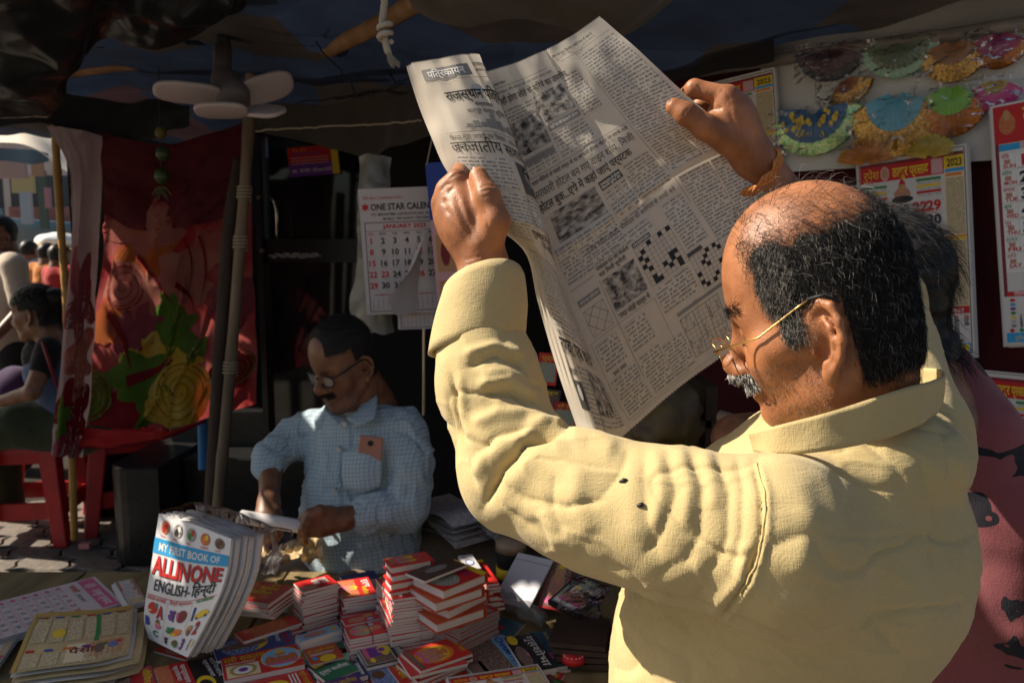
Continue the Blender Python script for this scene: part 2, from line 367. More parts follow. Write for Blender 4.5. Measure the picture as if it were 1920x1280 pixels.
# ---------------------------------------------------------------- people: shared sculpting
def skin_mat(name, col, rough=.42):
    m, nt, b = nmat(name); L = nt.links.new; N = nt.nodes.new
    tc = N('ShaderNodeTexCoord'); n = N('ShaderNodeTexNoise'); n.inputs['Scale'].default_value = 28; n.inputs['Detail'].default_value = 7; L(tc.outputs['Object'], n.inputs['Vector'])
    r = N('ShaderNodeValToRGB'); r.color_ramp.elements[0].position = .32; r.color_ramp.elements[1].position = .7
    r.color_ramp.elements[0].color = (col[0]*.58, col[1]*.52, col[2]*.48, 1); r.color_ramp.elements[1].color = (col[0]*1.15, col[1]*1.12, col[2]*1.1, 1)
    L(n.outputs[0], r.inputs[0]); L(r.outputs[0], b.inputs['Base Color'])
    v = N('ShaderNodeTexVoronoi'); v.feature = 'DISTANCE_TO_EDGE'; v.inputs['Scale'].default_value = 330; L(tc.outputs['Object'], v.inputs['Vector'])
    n2 = N('ShaderNodeTexNoise'); n2.inputs['Scale'].default_value = 160; n2.inputs['Detail'].default_value = 5; L(tc.outputs['Object'], n2.inputs['Vector'])
    ad = N('ShaderNodeMath'); ad.operation = 'MULTIPLY_ADD'; L(v.outputs[0], ad.inputs[0]); ad.inputs[1].default_value = 1.6; L(n2.outputs[0], ad.inputs[2])
    bp = N('ShaderNodeBump'); bp.inputs['Strength'].default_value = .3; bp.inputs['Distance'].default_value = .0008; L(ad.outputs[0], bp.inputs['Height']); L(bp.outputs[0], b.inputs['Normal'])
    b.inputs['Roughness'].default_value = rough; b.inputs['Specular IOR Level'].default_value = .42
    b.inputs['Subsurface Weight'].default_value = .08; b.inputs['Subsurface Radius'].default_value = (.006, .002, .001); b.inputs['Subsurface Scale'].default_value = 1.0
    return m
SKIN_A = skin_mat('skin_brown', (.35, .145, .064), .48); SKIN_B = skin_mat('skin_deep_brown', (.21, .098, .056)); SKIN_C = skin_mat('skin_tan', (.3, .15, .09))
HAIR_D = mat('hair_black', (.012, .011, .011), .5, .3); HAIR_G = mat('hair_grey', (.22, .205, .19), .45, .4); HAIR_W = mat('hair_white', (.6, .58, .55), .4, .5)

def ear_sdf(P, s):
    """ear on side s (+1 left) in head space"""
    def e(u, w_, dy=0): return (-.008+u-.16*w_, s*(.0735+(.014-u)*.62+dy), -.006+w_)
    d = chain(P, [e(.006, .004, -.004), e(.013, .016), e(.010, .029), e(-.002, .036), e(-.014, .031), e(-.0205, .017), e(-.0215, .001), e(-.017, -.014), e(-.009, -.024)],
              [.0034, .004, .0044, .0046, .0046, .0046, .0044, .004, .004], .004)
    a = math.atan(.62)*s; M = np.array(((math.cos(a), -math.sin(a)*-1*-1, 0), (-math.sin(a), math.cos(a), 0), (0, 0, 1)))
    pl = ell(P, e(-.005, .004, -.009), (.0205, .0032, .033), np.array(((math.cos(a), math.sin(a), 0), (-math.sin(a), math.cos(a), 0), (0, 0, 1))))
    d = smin(d, pl, .005)
    d = smin(d, chain(P, [e(-.004, .021, .0), e(-.0105, .012, .001), e(-.0125, .001, .001), e(-.009, -.011, .001), e(-.001, -.017, .001)], [.003, .0036, .0038, .0036, .0038], .004), .003)
    d = smin(d, ell(P, e(-.003, -.029, -.001), (.0095, .006, .0105)), .008)
    d = smin(d, sph(P, e(.0105, -.006, .003), .0055), .006)
    d = smax(d, -ell(P, e(.001, -.002, .003), (.0095, .015, .0125)), .003)
    return d
def head_sdf(P, ears=(1, -1), jowl=1.0, neck=((-.028, 0, -.03), (-.062, 0, -.19), .060, .068), nose=1.0):
    d = ell(P, (-.006, 0, .050), (.104, .078, .094))
    d = smin(d, ell(P, (.034, 0, .048), (.062, .064, .074)), .03)
    d = smin(d, ell(P, (.040, 0, -.032), (.053, .058, .076)), .035)
    for s in (-1, 1):
        d = smin(d, rc(P, (.004, s*.050, -.052), (.066, s*.022, -.090), .022*jowl, .019), .03)
        d = smin(d, ell(P, (.058, s*.040, -.022), (.027, .026, .03)), .025)
        d = smin(d, rc(P, (.086, s*.010, .034), (.070, s*.050, .030), .0105, .0095), .014)
        d = smin(d, rc(P, (.055, s*.060, -.002), (.0, s*.070, .004), .009, .008), .03)
        d = smax(d, -ell(P, (.096, s*.032, .011), (.016, .018, .013)), .012)
        d = smin(d, sph(P, (.0765, s*.032, .010), .0135), .004)
        d = smin(d, rc(P, (.090, s*.018, .0175), (.083, s*.045, .0165), .004, .0035), .005)
        d = smin(d, sph(P, (.104, s*.0125, -.029), .0098*nose), .008)
    d = smin(d, chain(P, [(.094, 0, .026), (.104, 0, .004), (.1185, 0, -.018), (.1165, 0, -.027)], [.008, .0088, .0118*nose, .011*nose], .008), .012)
    d = smin(d, ell(P, (.086, 0, -.052), (.014, .030, .018)), .014)
    d = smin(d, rc(P, (.0955, -.016, -.050), (.0955, .016, -.050), .0058, .0058), .008)
    d = smin(d, rc(P, (.0945, -.014, -.064), (.0945, .014, -.064), .0068, .0068), .007)
    d = smax(d, -rc(P, (.106, -.026, -.057), (.106, .026, -.057), .0042, .0042), .004)
    d = smin(d, ell(P, (.079, 0, -.092), (.018, .022, .016)), .022)
    d = smin(d, rc(P, *neck[:2], *neck[2:]), .035)
    for s in ears: d = smin(d, ear_sdf(P, s), .006)
    return d
def orient(fwd, up):
    f = np.asarray(fwd, float); f /= np.linalg.norm(f); u = np.asarray(up, float); u = u-f*np.dot(u, f); u /= np.linalg.norm(u)
    return np.stack((f, np.cross(u, f), u), 1)          # columns: forward, left, up
def curls(V, N, cnt, rngs, length, flow, curl, lift, seed, K=6):
    """short hair rooted on the points V with normals N"""
    g = np.random.default_rng(seed); k = g.integers(0, len(V), cnt); p = V[k]+g.normal(0, .0012, (cnt, 3)); n = N[k]
    fl = flow(p) if callable(flow) else np.broadcast_to(np.asarray(flow, float), p.shape)
    fl = fl-n*(fl*n).sum(1)[:, None]; fl /= np.linalg.norm(fl, axis=1)[:, None]+1e-9; sd = np.cross(n, fl)
    L = length*g.uniform(.6, 1.25, cnt); ph = g.uniform(0, 6.28, cnt); w = g.uniform(.7, 1.5, cnt)*curl[1]; A = curl[0]*g.uniform(.5, 1.3, cnt)
    out = []; lf = lift*g.uniform(.5, 1.4, cnt); dv = g.normal(0, .35, cnt)
    for i in range(K):
        t = i/(K-1); s = L*t
        q = p+fl*(s*(.75+.1*t))[:, None]+n*(lf*np.sin(min(1, t*1.5)*1.57)-.001+A*np.sin(ph+w*t)*.6)[:, None]+sd*(s*dv+A*(np.cos(ph+w*t)-np.cos(ph)))[:, None]
        out.append(q)
    return np.stack(out, 1)
def hand_sdf(P, wrist, mcp, fingers, thumb, palm, rw=.025, rf=.0098, rt=.0135, sc=1.0, palm_r=.026):
    d = None
    for m in mcp:
        e = rc(P, wrist, m, rw*.82, rf*1.32); d = e if d is None else smin(d, e, .014)
    for i in range(len(mcp)-1): d = smin(d, rc(P, mcp[i]*.8+wrist*.2, mcp[i+1]*.8+wrist*.2, rf*1.0, rf*1.0), .012)
    d = smin(d, sph(P, palm, palm_r), .03)
    for i, (m, f) in enumerate(zip(mcp, fingers)):
        r = rf*(1, 1.02, .98, .86)[i]
        d = smin(d, chain(P, [m]+list(f), [r*1.18, r*1.06, r*.94, r*.80], .004), .0035)
    d = smin(d, chain(P, thumb, [rt*1.4, rt*1.12, rt*.98, rt*.78], .007), .012)
    return d
def bounds(pts, pad): pts = np.asarray(pts); return pts.min(0)-pad, pts.max(0)+pad
def pxdist(px, line):
    """distance in picture units to a polyline, and position along it"""
    best = np.full(len(px), 1e9); tt = np.zeros(len(px)); L = np.asarray(line, float); n = len(L)-1
    for i in range(n):
        a, b = L[i], L[i+1]; d = b-a; t = np.clip(((px-a)@d)/(d@d), 0, 1); q = np.linalg.norm(px-a-t[:, None]*d, axis=1)
        k = q < best; best[k] = q[k]; tt[k] = (i+t[k])/n
    return best, tt
def folds(V, F, lst, face=-.05):
    """cloth folds pressed into the side that the list was drawn on (mm, width)"""
    N = vnormals(V, F); px, z = proj(V); view = V-np.array((0, 0, CAMZ)); view /= np.linalg.norm(view, axis=1)[:, None]
    m = np.clip((-(N*view).sum(1)-face)/.25, 0, 1); D = np.zeros(len(V))
    for line, amp, wd in lst:
        q, t = pxdist(px, line); D += amp*.001*(np.exp(-(q/wd)**2) if amp > 0 else np.exp(-q/(wd*.75)))*np.clip(np.sin(np.pi*np.clip(t, .02, .98))*2.2, 0, 1)
    return V+N*(D*m)[:, None], N
def fibre(name, col, col2, weave=900, rough=.85, sheen=.25, trans=.0, checks=None, bumpd=.0006):
    """woven cloth: thread bump, slubs, uneven dye"""
    m, nt, b = nmat(name); L = nt.links.new; N = nt.nodes.new; tc = N('ShaderNodeTexCoord')
    ns = []
    for sc_ in ((weave*.12, weave, weave*.12), (weave, weave*.1, weave*.14), (weave*.1, weave*.12, weave)):
        mp = N('ShaderNodeMapping'); mp.inputs['Scale'].default_value = sc_; mp.inputs['Rotation'].default_value = (.2, .15, .3); L(tc.outputs['Object'], mp.inputs[0])
        n = N('ShaderNodeTexNoise'); n.inputs['Scale'].default_value = 1; n.inputs['Detail'].default_value = 2; L(mp.outputs[0], n.inputs['Vector']); ns.append(n.outputs[0])
    a = N('ShaderNodeMath'); L(ns[0], a.inputs[0]); L(ns[1], a.inputs[1]); c = N('ShaderNodeMath'); L(a.outputs[0], c.inputs[0]); L(ns[2], c.inputs[1])
    n3 = N('ShaderNodeTexNoise'); n3.inputs['Scale'].default_value = 9; n3.inputs['Detail'].default_value = 5; L(tc.outputs['Object'], n3.inputs['Vector'])
    ad = N('ShaderNodeMath'); ad.operation = 'MULTIPLY_ADD'; L(c.outputs[0], ad.inputs[0]); ad.inputs[1].default_value = .42; 
    sb = N('ShaderNodeMath'); sb.operation = 'MULTIPLY_ADD'; L(n3.outputs[0], sb.inputs[0]); sb.inputs[1].default_value = .9; sb.inputs[2].default_value = -.58; L(sb.outputs[0], ad.inputs[2])
    mx = N('ShaderNodeMix'); mx.data_type = 'RGBA'; L(ad.outputs[0], mx.inputs[0]); mx.inputs[6].default_value = (*col2, 1); mx.inputs[7].default_value = (*col, 1); colr = mx.outputs[2]
    if checks:
        sp = N('ShaderNodeSeparateXYZ'); mp = N('ShaderNodeMapping'); mp.inputs['Rotation'].default_value = checks[2]; L(tc.outputs['Object'], mp.inputs[0]); L(mp.outputs[0], sp.inputs[0]); fs = []
        for k in (0, 2):
            q = N('ShaderNodeMath'); q.operation = 'MULTIPLY'; L(sp.outputs[k], q.inputs[0]); q.inputs[1].default_value = checks[0]
            r = N('ShaderNodeMath'); r.operation = 'FRACT'; L(q.outputs[0], r.inputs[0]); s = N('ShaderNodeMath'); s.operation = 'LESS_THAN'; L(r.outputs[0], s.inputs[0]); s.inputs[1].default_value = .2; fs.append(s.outputs[0])
        x = N('ShaderNodeMath'); x.operation = 'MAXIMUM'; L(fs[0], x.inputs[0]); L(fs[1], x.inputs[1]); y = N('ShaderNodeMath'); y.operation = 'MULTIPLY'; L(x.outputs[0], y.inputs[0]); y.inputs[1].default_value = .7
        m2 = N('ShaderNodeMix'); m2.data_type = 'RGBA'; L(y.outputs[0], m2.inputs[0]); L(colr, m2.inputs[6]); m2.inputs[7].default_value = (*checks[1], 1); colr = m2.outputs[2]
    L(colr, b.inputs['Base Color']); bp = N('ShaderNodeBump'); bp.inputs['Strength'].default_value = .6; bp.inputs['Distance'].default_value = bumpd; L(c.outputs[0], bp.inputs['Height']); L(bp.outputs[0], b.inputs['Normal'])
    b.inputs['Roughness'].default_value = rough; b.inputs['Specular IOR Level'].default_value = .2; b.inputs['Sheen Weight'].default_value = sheen*.6; b.inputs['Sheen Roughness'].default_value = .5
    return m

# ---------------------------------------------------------------- setting: ground, paving, street
def struct(o): o['kind'] = 'structure'; return o
GROUND = mat('dusty_asphalt', (.17, .15, .13), .9, .2, bump=.6, bscale=60, var=.4, vscale=3)
struct(obj('ground', [(-150, -150, 0), (150, -150, 0), (150, 150, 0), (-150, 150, 0)], [(0, 1, 2, 3)], GROUND))
PAVER = mat('concrete_paver', (.17, .145, .125), .85, .3, bump=.7, bscale=120, var=.35, vscale=30)
pvb = struct(obj('pavement', [(-4.4, 1.2, .004), (1.6, 1.2, .004), (1.6, 6.4, .004), (-4.4, 6.4, .004)], [(0, 1, 2, 3)], mat('paver_joint_grit', (.035, .03, .026), .95, .1, bump=.8, bscale=300)))
def paver_mesh():
    L, Wd = .235, .135; n = 14; t = np.linspace(0, 1, n)
    e = np.concatenate((np.stack((-L/2+L*t, -Wd/2+.016*np.sin(t*2*np.pi)), 1), np.stack((L/2+.014*np.sin(t*2*np.pi), -Wd/2+Wd*t), 1)[1:-1],
                        np.stack((L/2-L*t, Wd/2+.016*np.sin((1-t)*2*np.pi)), 1), np.stack((-L/2+.014*np.sin((1-t)*2*np.pi), Wd/2-Wd*t), 1)[1:-1]))
    k = len(e); V = [(*p, .0) for p in e*.965]+[(*p, .040) for p in e*.965]+[(*p, .045) for p in e*.93]
    F = [(i, (i+1) % k, k+(i+1) % k, k+i) for i in range(k)]+[(k+i, k+(i+1) % k, 2*k+(i+1) % k, 2*k+i) for i in range(k)]+[tuple(range(2*k, 3*k))]
    return mkmesh('paver', V, F, PAVER)
pm = paver_mesh()
for j in range(12):
    for i in range(11):
        x = -2.95+i*.24+(.12 if j % 2 else 0); y = 2.75+j*.14
        if x > -.95: continue
        o = bpy.data.objects.new('paver', pm); link(o, pvb); o.location = (x, y, .006+random.uniform(-.003, .002)); o.rotation_euler = (random.uniform(-.015, .015), random.uniform(-.015, .015), random.uniform(-.02, .02))

# ---- awning sheets overhead
def tarp_mat(name, cols, rough=.5, bump=.5, scale=2.2, trans=.25):
    m, nt, b = nmat(name); L = nt.links.new; N = nt.nodes.new; tc = N('ShaderNodeTexCoord')
    v = N('ShaderNodeTexVoronoi'); v.inputs['Scale'].default_value = scale; v.distance = 'CHEBYCHEV'; L(tc.outputs['Object'], v.inputs['Vector'])
    r = N('ShaderNodeValToRGB'); r.color_ramp.interpolation = 'CONSTANT'
    for i, c in enumerate(cols):
        e = r.color_ramp.elements[i] if i < 2 else r.color_ramp.elements.new(i/len(cols)); e.position = i/len(cols); e.color = (*c, 1)
    sp = N('ShaderNodeSeparateColor'); L(v.outputs['Color'], sp.inputs[0]); L(sp.outputs[0], r.inputs[0])
    n = N('ShaderNodeTexNoise'); n.inputs['Scale'].default_value = 7; n.inputs['Detail'].default_value = 6; L(tc.outputs['Object'], n.inputs['Vector'])
    mx = N('ShaderNodeMix'); mx.data_type = 'RGBA'; mx.blend_type = 'MULTIPLY'; mx.inputs[0].default_value = .8; L(r.outputs[0], mx.inputs[6]); L(n.outputs[0], mx.inputs[7]); L(mx.outputs[2], b.inputs['Base Color'])
    bp = N('ShaderNodeBump'); bp.inputs['Strength'].default_value = bump; bp.inputs['Distance'].default_value = .02; L(n.outputs[0], bp.inputs['Height']); L(bp.outputs[0], b.inputs['Normal'])
    b.inputs['Roughness'].default_value = rough
    if trans:
        tr = N('ShaderNodeBsdfTranslucent'); L(mx.outputs[2], tr.inputs[0]); ms = N('ShaderNodeMixShader'); ms.inputs[0].default_value = trans; L(b.outputs[0], ms.inputs[1]); L(tr.outputs[0], ms.inputs[2]); L(ms.outputs[0], nt.nodes['Material Output'].inputs[0])
    return m
TARP = tarp_mat('patched_blue_tarp', [(.032, .05, .10), (.024, .038, .075), (.085, .045, .055), (.035, .052, .10), (.045, .034, .03)], .8, .8, 2.4, .12)
PLASTIC = mat('black_plastic_sheet', (.012, .013, .014), .22, .6, bump=.9, bscale=14)
BROWN_CLOTH = fibre('brown_cloth', (.085, .068, .055), (.05, .04, .032), 400, trans=0); GREY_CLOTH = fibre('grey_cotton_sheet', (.36, .345, .33), (.27, .26, .25), 400)
DARK_CLOTH = fibre('dark_cloth', (.02, .018, .02), (.012, .011, .012), 400); SACK = fibre('sack_cloth', (.20, .15, .10), (.12, .09, .06), 300)
def cloth_sheet(name, G, m, label, cat, nu=60, nv=30, wr=(.02, 5), seed=0, thick=.0, holes=None, cut=None):
    G = np.asarray(G, float)
    P, F, U = grid(nu, nv, lambda u, v: patch(G, u, v)); n = np.stack((noise3(P, wr[1], seed), noise3(P, wr[1], seed+3), noise3(P, wr[1]*1.3, seed+5)), 1)
    P = P+n*wr[0]+np.stack((noise3(P, wr[1]*3, seed+1), noise3(P, wr[1]*3, seed+2), noise3(P, wr[1]*3, seed+4)), 1)*wr[0]*.3
    if holes:
        c = P[F].mean(1); ok = np.ones(len(F), bool)
        for hc, hr in holes: ok &= np.linalg.norm((c-hc)*np.array((1, 1, .25)), axis=1) > hr*(1+.45*noise3(c, 30, 2))
        F = F[ok]
    if cut: F = F[~cut(P[F].mean(1))]
    o = obj(name, P, F, m, smooth=True, uv=U)
    if label: tag(o, label, cat)
    return o
def roof_z(x, y): return 2.24-.10*(y-1.1)+.05*math.sin(x*2.3+y*1.7)-.06*math.sin((y-1.1)*1.1)
def to_roof(p):
    p = np.asarray(p, float); z = 2.2
    for _ in range(6): q = p+SUN*((z-p[2])/SUN[2]); z = roof_z(q[0], q[1])
    return q
# holes added in the tarp to throw sun patches on chosen places
SUN_HOLES = [(to_roof(at(575, 742, 2.2)), .062), (to_roof(at(545, 1052, 1.96)), .085), (to_roof(at(500, 900, 2.0)), .035), (to_roof(at(990, 1105, 1.75)), .022), (to_roof(at(745, 575, 2.4)), .02), (to_roof(at(340, 975, 1.6)), .025), (to_roof(at(600, 1085, 1.85)), .02), (to_roof(at(1000, 425, 1.02)), .035), (to_roof(at(850, 500, 2.4)), .03), (to_roof(at(690, 1110, 1.75)), .06), (to_roof(at(850, 1210, 1.6)), .06), (to_roof(at(540, 1235, 1.6)), .06), (to_roof(at(880, 1060, 1.75)), .035), (to_roof(at(640, 1160, 1.7)), .03), (to_roof(at(600, 1090, 1.85)), .035), (to_roof(at(1230, 380, 1.09)), .10), (to_roof(at(1130, 200, 1.1)), .07), (to_roof(at(280, 620, 2.95)), .08), (to_roof(at(340, 740, 2.95)), .10), (to_roof(at(230, 480, 2.95)), .08)]
xs = np.linspace(-4.2, 1.75, 9); ys = np.linspace(1.40, 3.9, 7)
G = np.array([[(x, y+(.05*math.sin(x*3.1+1)+.03*math.sin(x*7) if j == 0 else 0), roof_z(x, y)) for x in xs] for j, y in enumerate(ys)])
cloth_sheet('awning_tarp', G, TARP, 'patched blue and pink tarpaulin roof stretched over the stall', 'tarpaulin', 240, 130, (.03, 3.2), 1, holes=SUN_HOLES, cut=lambda c: (c[:, 0] > .25+.04*noise3(c, 7, 1)) & (c[:, 1] < 1.8+.06*noise3(c, 6, 2)))  # front edge set back and right corner cut away to let light in
def px_sheet(name, top, bot, m, label, cat, rows=4, **k):
    a = np.array([at(*p) for p in top]); b = np.array([at(*p) for p in bot]); G = [a+(b-a)*t for t in np.linspace(0, 1, rows)]
    return cloth_sheet(name, G, m, label, cat, **k)
px_sheet('plastic_sheet', [(-120, -120, 1.7), (60, -120, 1.75), (170, -110, 1.8), (260, -100, 1.85), (340, -90, 1.9), (420, -90, 1.95), (500, -90, 2.0)],
         [(-120, 250, 2.3), (40, 226, 2.3), (112, 190, 2.25), (165, 92, 2.2), (300, 84, 2.2), (400, 60, 2.2), (480, -30, 2.2)], PLASTIC, 'crumpled black plastic sheet sagging under the tarpaulin roof', 'plastic sheet', nu=110, nv=60, wr=(.03, 7), seed=4)
px_sheet('dark_awning_flap', [(-60, 150, 3.0), (60, 160, 3.0), (150, 175, 3.0), (250, 190, 3.0), (350, 190, 3.0)], [(-60, 232, 2.9), (70, 232, 2.9), (150, 250, 2.9), (240, 262, 2.9), (360, 235, 2.9)], DARK_CLOTH, 'dark cloth flap hanging above the rose curtain', 'cloth', nu=60, nv=24, wr=(.02, 6), seed=9)
px_sheet('brown_valance', [(440, 200, 2.95), (520, 190, 2.95), (600, 196, 2.95), (680, 190, 2.9), (760, 180, 2.8), (850, 150, 2.7)], [(465, 236, 2.9), (540, 262, 2.9), (620, 280, 2.9), (690, 284, 2.85), (760, 262, 2.75), (850, 240, 2.65)], BROWN_CLOTH, 'brown cloth valance over the black shop door', 'cloth', nu=70, nv=26, wr=(.025, 5), seed=12)
px_sheet('brown_awning_cloth', [(740, -120, 1.35), (900, -120, 1.35), (1050, -120, 1.35), (1200, -120, 1.35), (1330, -120, 1.4)], [(770, 18, 1.75), (880, 58, 1.75), (1010, 48, 1.75), (1160, 74, 1.75), (1300, -20, 1.75)], BROWN_CLOTH, 'grey brown cloth drooping from the roof above the newspaper', 'cloth', nu=70, nv=26, wr=(.02, 6), seed=15)

# ---- back of the stall, dark shop behind
DARKWALL = mat('shade_black_wall', (.018, .016, .015), .9, .2, bump=.5, bscale=40)  # near-black colour stands in for the dimness of the interior
def wall_box(name, c, d, m, label, M=None):
    mb = MB(); mb.box(c, d, M); return tag(mb.build(name, m), label, 'wall')
wall_box('back_wall', (.55, 3.5, 1.3), (2.3, .12, 2.6), DARKWALL, 'wall at the back of the stall, shade put into its dark colour')
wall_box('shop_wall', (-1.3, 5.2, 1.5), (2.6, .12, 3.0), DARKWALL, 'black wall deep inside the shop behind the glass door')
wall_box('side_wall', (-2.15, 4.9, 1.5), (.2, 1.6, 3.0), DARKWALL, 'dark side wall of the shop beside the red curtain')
# ---- shop front
BLK = mat('black_powder_coat', (.014, .014, .015), .35, .5, bump=.25, bscale=90, var=.5, vscale=12); GLASS = mat('dark_glass', (.012, .013, .014), .06, .6); STEEL = mat('worn_steel', (.5, .45, .38), .3, .5, metal=1)
sf = thing('shop_front', 'black framed glass shop door behind the seated vendor', 'shop door', tuple(at(580, 640, 3.6)*np.array((1, 1, 0))))
base = np.array(sf.location)
def part_box(name, p0, p1, dep, m, par, y=None):
    """a bar of the frame between two picture corners on one plane"""
    a = at(p0[0], p0[1], y); b = at(p1[0], p1[1], y); c = (a+b)/2-base; mb = MB(); mb.box((c[0], y+dep/2-base[1], c[2]), (abs(b[0]-a[0]), dep, abs(b[2]-a[2]))); return mb.build(name, m, par)
part_box('door_frame', (478, 60), (497, 900), .09, BLK, sf, 3.55); part_box('door_rail', (498, 448), (690, 492), .06, BLK, sf, 3.57)
part_box('door_frame', (690, 60), (705, 900), .09, BLK, sf, 3.55); part_box('door_rail', (498, 840), (690, 900), .06, BLK, sf, 3.57)
part_box('glass_pane', (497, 100), (690, 448), .01, GLASS, sf, 3.6); part_box('glass_pane', (497, 492), (690, 840), .01, GLASS, sf, 3.6)
part_box('wall_panel', (700, 60), (860, 900), .05, DARKWALL, sf, 3.62)
mb = MB(); mb.tube(np.array([at(506, 368, 3.55), at(515, 378, 3.5), at(519, 395, 3.49), at(520, 440, 3.49), at(520, 446, 3.56)])-base, .006, 8); mb.build('door_handle', STEEL, sf, True)
for q in ((486, 371), (492, 470)):
    mb = MB(); c = at(*q, 3.545)-base; mb.tube([c, c+np.array((0, -.012, 0))], [.012, .009], 12); mb.build('bolt', STEEL, sf)
mb = MB()
for k in range(16):
    t = k/15; c = at(508+88*t, 479+3*math.sin(k*2.1), 3.568)-base; mb.box(c, (.02+.015*math.sin(k*3.3)**2, .002, .006+.006*math.sin(k*1.7)**2))
o = mb.build('paint_scrape', mat('chipped_primer', (.33, .32, .31), .8), sf); o['kind'] = 'stuff'
# sticker on the glass
def board(name, TL, TR, BL, label, cat, pr, m, thick=.002, parent=None, y=None, pages=0):
    """flat printed board or sheet: three corners in the place, print drawn in metres"""
    TL, TR, BL = (np.asarray(a, float) for a in (TL, TR, BL)); ex = TR-TL; Wd = np.linalg.norm(ex); ex /= Wd; ey = BL-TL; ey -= ex*np.dot(ey, ex); Hh = np.linalg.norm(ey); ey /= Hh; n = np.cross(ey, ex)
    c = TL+ex*Wd/2+ey*Hh/2; M = np.stack((ex, -ey, n), 1)
    o = thing(name, label, cat, tuple(c)); o.rotation_euler = Matrix(M.tolist()).to_euler()
    mb = MB(); mb.box((0, 0, -thick/2), (Wd, Hh, thick)); sh = mb.build('sheet', m, o)
    for k in range(pages):
        mb = MB(); mb.box((.0015*(k+1)*(1 if k % 2 else -1), -.002*(k+1), -thick*(k+1.5)-.0006*(k+1)), (Wd, Hh, thick)); mb.build('page', m, o)
    p = pr(Wd, Hh)
    if p: p.lay('print', LOCAL(Wd, Hh), sh)
    return o
def pr_bank(W, H):
    p = Print(W, H); p.rect(0, 0, W, H*.55, RED_, 0); p.rect(0, H*.55, W, H, PUR_, 0); p.rect(W*.86, 0, W, H, YEL_, 1); p.text('BE SAFE :: USE yono CASH', W*.22, H*.86, H*.11, W_, 2, W*.62); p.text('SBI', W*.05, H*.86, H*.1, W_, 2); p.text('बैंक ऑफ़', W*.1, H*.16, H*.1, ORG_, 2); p.text('DEPOSIT INTO', W*.12, H*.28, H*.1, BLU_, 2)
    for k in range(3): p.rect(W*.05, H*(.36+k*.1), W*.8, H*(.385+k*.1), LPK_, 2)
    return p
board('bank_sticker', at(538, 278, 3.58), at(632, 270, 3.58), at(541, 333, 3.58), 'red and purple bank notice sticker on the black glass door', 'sticker', pr_bank, RED_)
# ---- black stone steps
STONE = mat('black_granite', (.018, .018, .019), .28, .5, bump=.15, bscale=200, var=.6, vscale=60)
st = thing('stone_steps', 'polished black stone steps below the shop door', 'steps', (-1.4, 3.7, 0))
def rbox(name, x0, x1, y0, y1, z0, z1, m, par, r=.05):
    a = np.linspace(0, np.pi/2, 6); c = [(x0+r-r*math.cos(t), y0+r-r*math.sin(t)) for t in a]+[(x1, y0), (x1, y1), (x0, y1)]; k = len(c); b = np.array(par.location)
    V = [np.array((*p, z0))-b for p in c]+[np.array((*p, z1-.008))-b for p in c]+[np.array((p[0]+(.006 if i < 6 else 0), p[1]+.006*(i < 7), z1))-b for i, p in enumerate(c)]
    F = [(i, (i+1) % k, k+(i+1) % k, k+i) for i in range(k)]+[(k+i, k+(i+1) % k, 2*k+(i+1) % k, 2*k+i) for i in range(k)]+[tuple(range(2*k, 3*k))]
    return obj(name, V, F, m, par)
rbox('pillar_block', -1.80, -1.56, 3.42, 4.3, 0, .50, STONE, st, .10); rbox('step', -1.56, -.1, 3.42, 4.3, 0, .16, STONE, st, .02); rbox('step', -1.56, -.1, 3.66, 4.3, .16, .48, STONE, st, .02)
rbox('step', -1.72, -.1, 3.9, 4.5, .46, .66, STONE, st, .03)
# ---- poles and beams
BAMBOO = mat('weathered_bamboo', (.17, .12, .075), .6, .4, bump=.8, bscale=60, var=.7, vscale=18, stretch=(1, 1, .15), col2=(.10, .065, .04)); DWOOD = mat('dark_wood_pole', (.05, .032, .022), .7, .3, bump=.8, bscale=70, var=.5, vscale=25, stretch=(1, 1, .2)); BEAM = mat('beam_bamboo', (.30, .16, .07), .6, .35, bump=.4, bscale=50, var=.5, vscale=15); CORD = mat('jute_cord', (.35, .29, .21), .9, .2, bump=1, bscale=500)
def pole(name, pts, r, m, label, nodes=0, cat='pole', rings=None):
    pts = np.array(pts); n = 60; P = crs(pts, np.linspace(0, 1, n)); rad = np.full(n, r)
    if nodes:
        for k in range(n): rad[k] *= 1+.13*math.exp(-((k % (n//nodes))-2)**2/1.2)
    rad = rad*(1+.05*noise3(P, 9, 2)); V, F = tube(P, rad, 12); o = obj(name, V, F, m, smooth=True); tag(o, label, cat)
    for j, t in enumerate(rings or []):
        c = crs(pts, np.array([t]))[0]; d = crs(pts, np.array([min(1, t+.02)]))[0]-c; d /= np.linalg.norm(d); a = np.cross(d, (0, 1, 0)); a /= np.linalg.norm(a); b = np.cross(d, a); g = np.linspace(0, 8*np.pi, 90)
        mb = MB(); mb.tube(c+np.cos(g)[:, None]*a*(r*1.2)+np.sin(g)[:, None]*b*(r*1.2)+np.outer((g/(8*np.pi)-.5)*.045, d), .0035, 6); mb.build('lashing', CORD, o, True)
    return o
pole('bamboo_pole', [at(478, -60, 2.75), at(466, 240, 2.72), at(449, 480, 2.68), at(428, 740, 2.64), at(408, 960, 2.6), at(388, 1260, 2.58)], .0185, BAMBOO, 'pale weathered bamboo pole lashed beside a dark pole', 6, rings=[.3, .38, .56])
pole('wooden_pole', [at(452, 300, 2.80), at(432, 430, 2.74), at(412, 700, 2.68), at(398, 940, 2.63), at(384, 1250, 2.62)], .026, DWOOD, 'dark straight wooden pole lashed to the pale bamboo', 0)
pole('roof_pole', [at(105, 135, 2.85), at(400, 100, 2.75), at(640, 72, 2.65), at(900, 40, 2.55)], .024, BEAM, 'long brown bamboo beam running under the tarpaulin roof', 7, 'beam')
